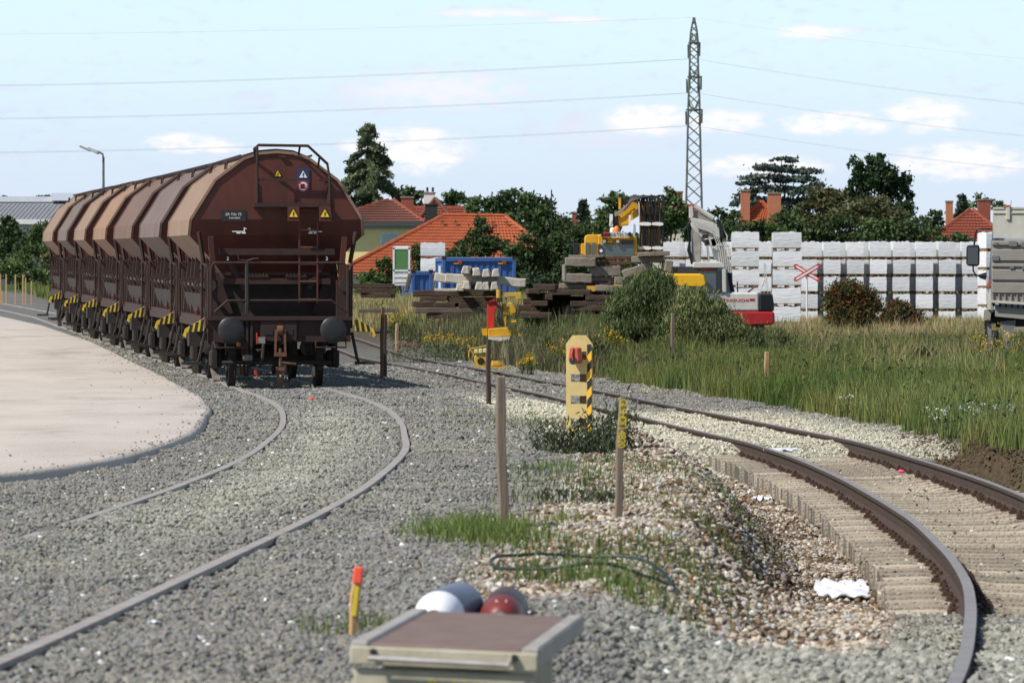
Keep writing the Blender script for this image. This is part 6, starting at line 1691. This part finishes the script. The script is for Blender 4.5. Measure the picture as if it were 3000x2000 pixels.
def conifer(name, label, Y, px, ytop, ybot, wpx, base, leaf=.13, n=9000, droop=.35, group='trees behind the yard', ragged=.3, power=.8):
    s = F / Y; c = W(px, ybot, Y); H = (ybot - ytop) / s; Rr = wpx / 2 / s; gy0 = gz(c.x, min(Y, 400))
    T = thing(name, label, 'tree', (c.x, Y, gy0), group=group)
    nb = 130
    f = np.sort(rng.random(nb)) ; az_ = rng.random(nb) * 2 * PI
    L = Rr * (1 - f) ** power * (1 - ragged / 2 + ragged * rng.random(nb)) + .12
    k = rng.choice(nb, n, p=(L + .1) / (L + .1).sum()); t = rng.random(n) ** .7
    r = L[k] * t; zz = c.z + H * f[k] - droop * L[k] * t ** 1.6 + rng.normal(size=n) * .10 - rng.random(n) * droop * .35
    P = np.stack([c.x + np.cos(az_[k]) * r + rng.normal(size=n) * .12, Y + np.sin(az_[k]) * r + rng.normal(size=n) * .12, zz], 1)
    tone = (.65 + .6 * rng.random(nb))[k]
    col = np.array(base) * (tone * (.7 + .55 * rng.random(n)))[:, None]
    V, Fq, Cq = leaf_quads(P, leaf * (.6 + .8 * rng.random(n)), col, .4)
    np_mesh('crown', V - np.array([c.x, Y, gy0]), Fq, leaf_m, T, Cq)
    mbt = MB(); mbt.tube([(c.x, Y, gy0 - .2), (c.x, Y, c.z + H * .5), (c.x, Y, c.z + H)], .2, 6, radii=[.28, .15, .03])
    for i in range(0, nb, 3):
        a = az_[i]; z0 = c.z + H * f[i]
        mbt.tube([(c.x, Y, z0), (c.x + math.cos(a) * L[i] * .9, Y + math.sin(a) * L[i] * .9, z0 - droop * L[i] * .8)], .03, 4, radii=[.05, .015])
    part(T, 'trunk', mbt, bark)
    return T
G_dark = (.056, .092, .032); G_mid = (.080, .128, .040); G_light = (.110, .160, .050); G_blue = (.085, .118, .092); G_brown = (.100, .104, .044); G_deep = (.036, .060, .028)

conifer('larch_tree', 'tall feathery larch right behind the nearest wagon', 352, 1078, 358, 800, 290, (.135, .165, .085), leaf=.17, n=46000, droop=.5, ragged=.75, power=.66)
tree('pine_tree', 'dark pine just right of the larch over the brown roof', 470, [(1198, 572, 38, 24), (1228, 580, 26, 18), (1178, 590, 28, 22), (1210, 640, 40, 50)], G_dark, leaf=.30, sig=.2)
tree('pine_tree', 'dark pine right of the white chimney', 470, [(1328, 582, 40, 17), (1350, 590, 30, 16), (1310, 592, 26, 12), (1335, 640, 45, 45)], G_dark, leaf=.30, sig=.2)
tree('broadleaf_tree', 'round walnut tree behind the right end of the orange roof', 320, [(1505, 590, 62, 36), (1455, 612, 46, 30), (1560, 615, 60, 42), (1520, 660, 110, 60)], G_dark, leaf=.19, dens=34)
tree('broadleaf_tree', 'broad dark tree left of the aerial pole', 318, [(1590, 660, 60, 48), (1640, 690, 50, 60), (1600, 730, 80, 60)], G_dark, leaf=.19, dens=34)
tree('broadleaf_tree', 'small tree left of the walnut above the red roof', 330, [(1404, 606, 36, 24), (1390, 622, 30, 22), (1415, 650, 40, 36)], G_mid, leaf=.19, dens=34)
conifer('pine_tree', 'slim dark pine left of the yellow excavator', 380, 1708, 588, 760, 70, G_deep, leaf=.20, n=3500, droop=.1)
tree('broadleaf_tree', 'dark tree behind the mirror of the yellow excavator', 315, [(1665, 690, 40, 40), (1700, 720, 50, 60), (1745, 690, 40, 60), (1690, 800, 80, 70)], G_dark, leaf=.19, dens=34)
tree('birch_tree', 'light green tree behind the hose bundle', 262, [(1800, 590, 34, 24), (1825, 610, 40, 34), (1790, 640, 42, 40), (1775, 690, 40, 50)], G_mid, leaf=.15, dens=34)
tree('birch_tree', 'tall green tree between hose bundle and white boom', 258, [(1955, 582, 28, 28), (1975, 615, 40, 40), (1940, 650, 46, 50), (1985, 680, 44, 60), (1920, 720, 50, 60)], G_mid, leaf=.15, dens=36)
tree('broadleaf_tree', 'low tree right of the white boom', 300, [(2105, 640, 32, 26), (2140, 655, 40, 32), (2120, 690, 60, 40), (2080, 655, 20, 30)], G_dark, leaf=.18, dens=34)
cd_b = [(2290, 470, 40, 9), (2268, 492, 60, 10), (2310, 500, 62, 11), (2240, 522, 62, 10), (2330, 528, 72, 11), (2370, 505, 40, 9), (2200, 540, 48, 8), (2262, 556, 80, 12), (2360, 560, 66, 12), (2184, 575, 40, 8), (2390, 545, 30, 8), (2220, 590, 70, 12), (2172, 600, 36, 8), (2330, 596, 80, 16), (2180, 628, 44, 9), (2390, 590, 40, 20), (2280, 630, 90, 22)]
tree('cedar_tree', 'spreading blue grey cedar behind the twin brick chimneys', 425, cd_b, G_blue, leaf=.24, dens=34, sig=.2, trunk=.3)
tree('broadleaf_tree', 'olive brown tree right of the cedar', 365, [(2420, 585, 60, 40), (2480, 600, 70, 42), (2390, 630, 70, 40), (2460, 650, 100, 40)], G_brown, leaf=.2, dens=36)
tree('poplar_tree', 'tall dense dark tree with several rounded tops at right', 345, [(2505, 505, 26, 44), (2512, 550, 30, 50), (2568, 490, 36, 42), (2590, 530, 46, 50), (2622, 560, 40, 52), (2655, 570, 26, 60), (2560, 570, 70, 60), (2640, 640, 46, 50), (2575, 640, 80, 40)], (.034, .068, .026), leaf=.17, dens=46, sig=.13)
tree('broadleaf_tree', 'olive tree in front of the tall dark tree', 338, [(2560, 615, 60, 42), (2500, 640, 60, 36), (2610, 650, 60, 40)], G_brown, leaf=.19, dens=36)
for i, (px, py, rx, ry) in enumerate([(2060, 715, 60, 45), (2190, 690, 60, 42), (2290, 672, 70, 46), (2380, 690, 62, 40), (2470, 682, 72, 46), (2570, 688, 70, 46), (2665, 690, 62, 42), (2740, 700, 42, 34), (2810, 706, 42, 30)]):
    tree('hedge_tree', f'green garden tree above the pallets, {ORD[i]} from the white excavator rightwards', 292, [(px, py, rx, ry), (px - rx * .4, py + 40, rx * .8, ry), (px + rx * .4, py + 55, rx * .8, ry), (px, py + 110, rx, 60)], [G_mid, G_dark, G_mid, G_dark, (.045, .07, .024)][i % 5], leaf=.17, dens=32, group='garden trees behind the pallets')
tree('broadleaf_tree', 'small dark tree left of the right house', 430, [(2738, 640, 34, 20), (2705, 655, 30, 20), (2735, 680, 40, 30)], G_dark, leaf=.24)
conifer('spruce_tree', 'dark spruce behind the two chimneys at right', 430, 2818, 572, 720, 62, G_deep, leaf=.22, n=3500, droop=.2)
tree('broadleaf_tree', 'thin light tree behind the chimney near the truck', 440, [(2862, 598, 30, 24), (2890, 600, 34, 22), (2925, 612, 24, 22)], G_mid, leaf=.24, dens=18)
tree('garden_shrub', 'tall dark shrub in front of the orange roof', 272, [(1412, 662, 22, 26), (1418, 700, 48, 36), (1390, 730, 60, 34), (1460, 740, 60, 34), (1340, 756, 40, 20)], G_dark, leaf=.14, dens=40, cat='shrub', group='garden shrubs')
tree('garden_shrub', 'dark shrub at the right hip of the orange roof', 268, [(1560, 730, 50, 44), (1620, 750, 56, 60), (1510, 760, 50, 36), (1580, 790, 80, 50), (1660, 800, 60, 60), (1540, 830, 70, 50), (1640, 850, 70, 40)], G_dark, leaf=.14, dens=40, cat='shrub', group='garden shrubs')
tree('garden_shrub', 'bushes between the wagon and the white framed crate', 262, [(1122, 795, 30, 36), (1080, 822, 36, 26), (1225, 745, 22, 36), (1230, 790, 26, 40), (1100, 840, 70, 30), (1215, 830, 46, 36)], G_mid, leaf=.13, dens=40, cat='shrub', group='garden shrubs')
tree('garden_shrub', 'dark hedge between blue container and sleeper heap', 258, [(1560, 860, 70, 50), (1640, 900, 70, 40), (1700, 800, 60, 70), (1700, 880, 60, 60)], G_deep, leaf=.14, dens=36, cat='shrub', group='garden shrubs')
# hedge at the far left
for i, (bl, lab) in enumerate([([(30, 700, 40, 50), (10, 760, 50, 60), (25, 660, 22, 26)], 'dark tree at the left frame edge before the warehouse'),
                              ([(140, 690, 46, 40), (95, 720, 50, 40), (165, 668, 26, 20)], 'dark tree before the white warehouse wall'),
                              ([(120, 760, 70, 50), (60, 790, 60, 40)], 'olive bush behind the distant stakes'), ([(190, 770, 70, 60), (230, 730, 40, 50), (240, 800, 50, 40)], 'brown green bush beside the last wagon'),
                              ([(20, 800, 60, 36), (90, 815, 60, 26)], 'light green bush at the left frame edge')]):
    tree('hedge_bush', lab, 335 - 6 * i, bl, [G_dark, G_dark, G_mid, G_brown, G_light][i], leaf=.17, dens=34, cat='bush', group='bushes behind the train')
for i, (px, w) in enumerate([(130, 30), (178, 20), (8, 16)]):
    tree('far_tree', f'tiny tree crown over the warehouse roof, {ORD[i]} by size', 620, [(px, 586, w, 12), (px + w * .6, 588, w * .6, 9)], G_dark, leaf=.4, group='trees over the warehouse')
# a belt of far gardens closes the horizon (reads as one mass)
n = 42000
X = rng.uniform(-70, 75, n); Yb = 455 + 25 * rng.random(n) + 8 * np.sin(X * .3)
Zb = 1.5 + rng.random(n) ** .8 * (4.6 + 2.0 * fbm(X, X * 0, .18, 401, 3) )
bc = np.array(G_dark) * (.6 + .8 * rng.random(n))[:, None]
keep = X > -20
V, Fq, Cq = leaf_quads(np.stack([X, Yb, Zb], 1)[keep], .35 * (.6 + .8 * rng.random(keep.sum())), bc[keep])
tag(np_mesh('far_wood', V, Fq, leaf_m, col=Cq), 'dark belt of far garden trees closing the horizon', 'wood', kind='stuff')

# big bush before the white excavator and the berry shrub
tree('willow_bush', 'taller dark green bush before the concrete heap', 129, [(1895, 855, 46, 42), (1845, 905, 50, 52), (1940, 880, 44, 46), (1912, 818, 22, 24), (1872, 830, 16, 22), (1958, 838, 16, 26), (1900, 955, 80, 36), (1800, 930, 24, 40), (1822, 965, 40, 28)], (.105, .145, .052), leaf=.085, dens=190, cat='bush', group='shrubs in the yard', aspect=.18, up=1.1, sig=.34)
tree('willow_bush', 'lower light green bush hiding the white excavator', 125, [(2030, 905, 44, 36), (2085, 925, 40, 38), (2136, 950, 32, 30), (2000, 950, 44, 38), (2070, 965, 70, 28), (2165, 978, 30, 20), (2008, 872, 18, 26), (2055, 872, 14, 22), (2110, 905, 14, 24)], (.165, .195, .075), leaf=.085, dens=170, cat='bush', group='shrubs in the yard', aspect=.18, up=1.1, sig=.38)
for i_, (px, Yv, sc) in enumerate([(1600, 130, .8), (1690, 126, .9), (1742, 122, 1.0), (1880, 114, .7), (1985, 112, .7), (2215, 122, .9), (2290, 128, .8), (2380, 118, .7), (2440, 108, .8), (2700, 104, .9)]):
    bw = Vector(((px - 1500) / F * Yv, Yv, 0)); pz = 845 + (EYE - gz(bw.x, Yv)) * F / Yv
    tree('weed_bush', f'loose weedy shrub on the grass bank, {ORD[i_]} from the left', Yv, [(px, pz - 45 * sc, 26 * sc, 34 * sc), (px - 24 * sc, pz - 26 * sc, 22 * sc, 22 * sc), (px + 26 * sc, pz - 28 * sc, 22 * sc, 24 * sc), (px + 6 * sc, pz - 72 * sc, 10 * sc, 20 * sc)], [(.10, .14, .05), (.08, .11, .04), (.13, .14, .06), (.15, .14, .07)][i_ % 4], leaf=.075, dens=120, cat='bush', group='weedy shrubs on the bank', aspect=.2, up=1.0, sig=.42, trunk=.03)
tree('berry_shrub', 'shrub with reddish leaves right of the crossing sign', 165, [(2480, 868, 56, 40), (2530, 890, 50, 40), (2490, 930, 66, 50), (2450, 900, 40, 40), (2510, 980, 56, 30)], (.050, .075, .022), leaf=.07, dens=110, cat='shrub', group='shrubs in the yard', aspect=.4, accent=((.22, .06, .02), .28), sig=.2)
tree('berry_shrub', 'smaller red leaved shrub further right before the pallets', 172, [(2640, 915, 40, 30), (2670, 940, 34, 30), (2600, 945, 30, 26)], (.050, .065, .022), leaf=.07, dens=70, cat='shrub', group='shrubs in the yard', aspect=.4, accent=((.22, .06, .02), .22), sig=.24)

# grasses: blades as real geometry, far too many to count
def blades(X, Y, h, w, col, lean=.35, zoff=0.0):
    n = len(X); Z = ground(X, Y) - .02 + zoff
    a = rng.random(n) * 2 * PI; ld = rng.random(n) * 2 * PI; lw = h * lean * rng.random(n)
    dx, dy = np.cos(a) * w / 2, np.sin(a) * w / 2; lx, ly = np.cos(ld) * lw, np.sin(ld) * lw
    B = np.stack([X, Y, Z], 1)
    def p(fx, f, k): return B + np.stack([dx * fx + lx * k, dy * fx + ly * k, h * f], 1)
    V = np.stack([p(-1, 0, 0), p(1, 0, 0), p(.75, .55, .3), p(-.75, .55, .3), p(0, 1, 1)], 1).reshape(-1, 3)
    o = np.arange(n) * 5
    Ft = np.stack([np.stack([o, o + 1, o + 2], 1), np.stack([o, o + 2, o + 3], 1), np.stack([o + 3, o + 2, o + 4], 1)], 1).reshape(-1, 3)
    return V, Ft, np.repeat(col, 5, 0)
def sample(y0, y1, n, margin=1.15):
    yy = np.sqrt(rng.uniform(y0 * y0, y1 * y1, n)); xx = rng.uniform(-1, 1, n) * (.107 * margin * yy + .6); return xx, yy
grass_m = attr_mat('grass_blade', rough=.6, spec=.25, vary=.10, trans=.30, nscale=1)
def grass_patch(label, X, Y, hmin, hmax, w, tones, name='grass', lean=.45):
    n = len(X); t = rng.random(n)[:, None]; pch = fbm(X, Y, .22, 201, 3)[:, None]
    q = np.clip(pch * 1.9 - .45 + (t - .5) * .5, 0, 1)
    col = np.array(tones[0]) * (1 - q) + np.array(tones[1]) * q
    col = col * (.65 + .7 * rng.random((n, 1)))
    fine_ = fbm(X, Y, 1.1, 231, 3)
    col = col * (.62 + .76 * fine_)[:, None] * np.stack([.8 + .5 * fbm(X, Y, .6, 241, 2), np.ones(n), .8 + .4 * fbm(X, Y, .6, 251, 2)], 1)
    h = (hmin + (hmax - hmin) * rng.random(n)) * (.25 + .7 * fbm(X, Y, .5, 211, 3) + .75 * fine_)
    V, Ft, Cq = blades(X, Y, h, w * (.7 + .6 * rng.random(n)), col, lean)
    return tag(np_mesh(name, V, Ft, grass_m, col=Cq), label, 'grass', kind='stuff')
GREEN = ((.100, .160, .034), (.190, .215, .068)); STRAW = ((.15, .17, .055), (.44, .36, .18)); 
X, Y = sample(52, 112, 330000); d = X - xr(Y); e = bank_off(Y)
k = d + (fbm(X, Y, .8, 51) - .5) * .3 > e + np.where(Y < 68, .22, .14)
grass_patch('lush green grass on the bank right of the track', X[k], Y[k], .16, .58, .016, GREEN)
X, Y = sample(100, 150, 120000); d = X - xr(Y); k = (d > bank_off(Y) + .5) & (rng.random(len(X)) < .85)
grass_patch('green and dry grass before the big bush', X[k], Y[k], .22, .55, .024, ((.085, .140, .036), (.19, .195, .07)))
X, Y = sample(150, 230, 130000); k = (X > xr(Y) + 3) 
grass_patch('pale dry grass in front of the pallets', X[k], Y[k], .25, .65, .035, STRAW)
X, Y = sample(230, 330, 40000); k = X > xl(Y) + 4
grass_patch('distant grass around the houses', X[k], Y[k], .3, .7, .07, GREEN)
X, Y = sample(275, 345, 30000); k = X < xl(Y) - 2
grass_patch('grass strip before the far left hedge', X[k], Y[k], .2, .5, .07, ((.07, .125, .03), (.10, .15, .045)))
# straw heads standing tall on the right bank
X, Y = sample(75, 165, 26000); d = X - xr(Y); k = (d > bank_off(Y) + 1.5) & (X > .060 * Y) & (Y > 84) & (fbm(X, Y, .16, 301, 3) > .46)
grass_patch('tall dry straw stalks among the green grass', X[k], Y[k], .5, .95, .014, ((.30, .24, .11), (.42, .34, .17)), lean=.6)
# weeds along the yard edge, left of the attachment
X, Y = sample(118, 160, 60000); k = (X < 2.5) & (X > xr(Y) + 2.2) & ~((X > .2) & (Y > 138) & (rng.random(len(X)) < .75))
grass_patch('tall grey green weeds between the track and the timbers', X[k], Y[k], .3, .85, .03, ((.085, .105, .042), (.19, .175, .09)))
# tufts in the rubble strip
tX = []; tY = []
for (px, py, n, r) in [(1330, 1575, 500, .16), (1390, 1560, 420, .14), (1480, 1570, 500, .16), (1540, 1590, 420, .18), (1500, 1615, 120, .10), (1600, 1380, 420, .22), (1680, 1400, 520, .32), (1740, 1420, 420, .32), (1780, 1450, 160, .25), (1620, 1245, 800, .5), (1520, 1240, 600, .5), (1850, 1740, 320, .16), (1760, 1690, 300, .22), (1930, 1380, 350, .2), (2140, 1470, 320, .25), (2080, 1830, 0, .1), (1990, 1640, 220, .2), (1870, 1770, 200, .12), (1640, 1540, 150, .1), (1290, 1560, 260, .12), (920, 1850, 90, .06), (1090, 1845, 130, .08), (1120, 1110, 300, .4), (1240, 1115, 200, .5), (1550, 1470, 200, .2), (2180, 1530, 240, .2), (2020, 1690, 240, .2), (1730, 1600, 200, .2), (1450, 1215, 300, .5), (1360, 1590, 300, .12), (1440, 1595, 240, .12), (1700, 1640, 110, .25), (1950, 1590, 220, .25), (2090, 1560, 260, .2), (1650, 1700, 200, .2), (1880, 1650, 240, .2), (1580, 1700, 120, .15), (2150, 1640, 200, .2), (1770, 1360, 260, .2), (1900, 1480, 200, .25)]:
    n = int(n * .62); c = hit(px, py); tX.append(c.x + rng.normal(size=n) * r); tY.append(c.y + rng.normal(size=n) * r * 3.0)
X, Y = np.concatenate(tX), np.concatenate(tY)
grass_patch('small green tufts growing in the rubble between the tracks', X, Y, .06, .17, .009, ((.085, .14, .03), (.15, .19, .055)), lean=.7)
# thistle-like weed clump round the marker post
def weed(name, label, base, blobs, col, n, leaf, h, heads=None, group='weeds', Yv=None):
    c = hit(*base) if Yv is None else Vector(((base[0] - 1500) / F * Yv, Yv, gz((base[0] - 1500) / F * Yv, Yv)))
    T = thing(name, label, 'plant', c, group=group)
    P = []; st = MB(); hd = []
    for (dx, dy, r, hh) in blobs:
        m = int(n * r * hh * 14)
        q = rng.normal(size=(m, 3)) * np.array([r * .5, r * .5, hh * .28]) + np.array([dx, dy, hh * .5]); q[:, 2] = np.abs(q[:, 2]); P.append(q)
        for j in range(7):
            ex = dx + rng.normal() * r * .6; ey = dy + rng.normal() * r * .6; ez = hh * (.75 + .4 * rng.random())
            st.tube([(dx + (ex - dx) * .3, dy + (ey - dy) * .3, -.03), (dx + (ex - dx) * .6, dy, ez * .5), (ex, ey, ez)], .005, 4, radii=[.008, .006, .003]); hd.append((ex, ey, ez))
    P = np.concatenate(P); cc = np.array(col) * (.6 + .8 * rng.random((len(P), 1)))
    V, Fq, Cq = leaf_quads(P, leaf * (.6 + .8 * rng.random(len(P))), cc, .25, .5)
    np_mesh('leaves', V, Fq, leaf_m, T, Cq); st.build('stems', mat('stem_green', (.07, .10, .03), rough=.8), T)
    if heads:
        hc, hs, nh = heads; H = np.array(hd)
        Q = np.repeat(H, nh, 0) + rng.normal(size=(len(H) * nh, 3)) * np.array([hs * 2.0, hs * 2.0, hs * 2.0])
        V, Fq, Cq = leaf_quads(Q, hs * (.6 + .8 * rng.random(len(Q))), np.array(hc) * (.75 + .4 * rng.random((len(Q), 1))), .7)
        np_mesh('flower_heads', V, Fq, leaf_m, T, Cq)['kind'] = 'stuff'
    return T
weed('thistle_clump', 'dark weed clump with small white flowers round the marker post', (1690, 1322), [(-.28, -.5, .26, .30), (.02, -.7, .34, .34), (.30, -.4, .26, .40), (.45, .1, .2, .5), (-.1, -1.2, .3, .22), (.25, -1.1, .26, .22)], (.045, .062, .030), 300, .035, .4, heads=((.65, .66, .58), .010, 3))
weed('low_weed', 'low blue green weed on the rubble before the clump', (1690, 1478), [(-.1, 0, .3, .14), (.2, .2, .2, .12)], (.07, .085, .05), 300, .03, .2)
GOLD = (.62, .40, .02)
for i, (px, py, Yv, sc, lab) in enumerate([(1785, 975, 128, 1.0, 'large goldenrod before the dark timber gap'), (1640, 1010, 124, .9, 'goldenrod with drooping yellow plumes left of the marker post'), (1170, 905, 158, 1.2, 'goldenrod by the left end of the timber stack'), (1320, 975, 138, 1.0, 'yellow flowering weed left of the attachment'), (1270, 950, 142, .9, 'small goldenrod before the timber stack'), (1545, 1050, 119, .6, 'low goldenrod right of the small yellow machine'), (1390, 970, 140, .8, 'yellow weed just left of the red arm'), (2918, 1060, 98, 1.3, 'goldenrod growing before the truck wheels')]):
    weed('goldenrod', lab, (px, py), [(0, 0, .22 * sc, .75 * sc), (.18 * sc, .1, .2 * sc, .62 * sc), (-.2 * sc, .1, .2 * sc, .6 * sc)], (.075, .11, .03), 55, .05, .7, heads=(GOLD, .022, 12), group='goldenrod', Yv=Yv)
weed('yellow_weed', 'bushy yellowish weed at the right frame edge', (2960, 1180), [(0, 0, .5, .5), (.5, .3, .5, .6), (-.5, .5, .45, .45), (.3, 1.5, .5, .55)], (.13, .12, .025), 80, .045, .5, Yv=86)
weed('white_flowers', 'patch of small white flowers on the right bank', (2860, 1290), [(0, 0, .35, .40), (.4, .3, .3, .38), (-.4, .4, .3, .34), (.1, 1.0, .3, .36)], (.06, .11, .028), 40, .03, .4, heads=((.80, .80, .76), .012, 9), Yv=66)
weed('white_flowers', 'few white flowers further left on the bank', (2480, 1190), [(0, 0, .3, .34), (.5, .5, .25, .3)], (.06, .11, .028), 30, .03, .3, heads=((.80, .80, .76), .013, 5), Yv=80)
weed('grey_weed', 'silvery grey weed thicket between stakes left of the timbers', (1225, 1000), [(0, 0, .5, .7), (.6, .4, .5, .6), (-.6, .3, .4, .6), (1.0, 0, .4, .5)], (.15, .155, .095), 70, .05, .6, heads=((.55, .52, .42), .012, 6), Yv=136)
weed('dry_bush', 'dry brown twiggy bush on the right bank', (2660, 1110), [(0, 0, .5, .4), (.5, .2, .4, .45), (-.4, .2, .4, .35)], (.17, .135, .07), 90, .03, .4, Yv=84)

# broad-leaved weeds mixed into the bank grass (uncountable)
nc_ = 950
cY = np.sqrt(rng.uniform(62 ** 2, 150 ** 2, nc_)); cX = rng.uniform(-1, 1, nc_) * (.118 * cY); k = (cX - xr(cY) > bank_off(cY) + .7); cX, cY = cX[k], cY[k]
Ps = []; Cs = []
for x, y in zip(cX, cY):
    m = 120; r = rng.uniform(.10, .40); h = rng.uniform(.2, .75)
    P = rng.normal(size=(m, 3)) * np.array([r, r, h * .35]) + np.array([x, y, 0]); P[:, 2] = np.abs(P[:, 2]) + gz(x, y) + .12
    tone = [(.055, .095, .03), (.10, .14, .04), (.14, .13, .05), (.17, .13, .07), (.045, .07, .03)][rng.integers(5)]
    Ps.append(P); Cs.append(np.array(tone) * (.6 + .8 * rng.random((m, 1))))
P = np.concatenate(Ps); Cc = np.concatenate(Cs)
V, Fq, Cq = leaf_quads(P, .04 * (.5 + rng.random(len(P))), Cc, .35, .3)
tag(np_mesh('bank_weeds', V, Fq, leaf_m, col=Cq), 'broad leaved weeds scattered through the bank grass', 'weeds', kind='stuff')
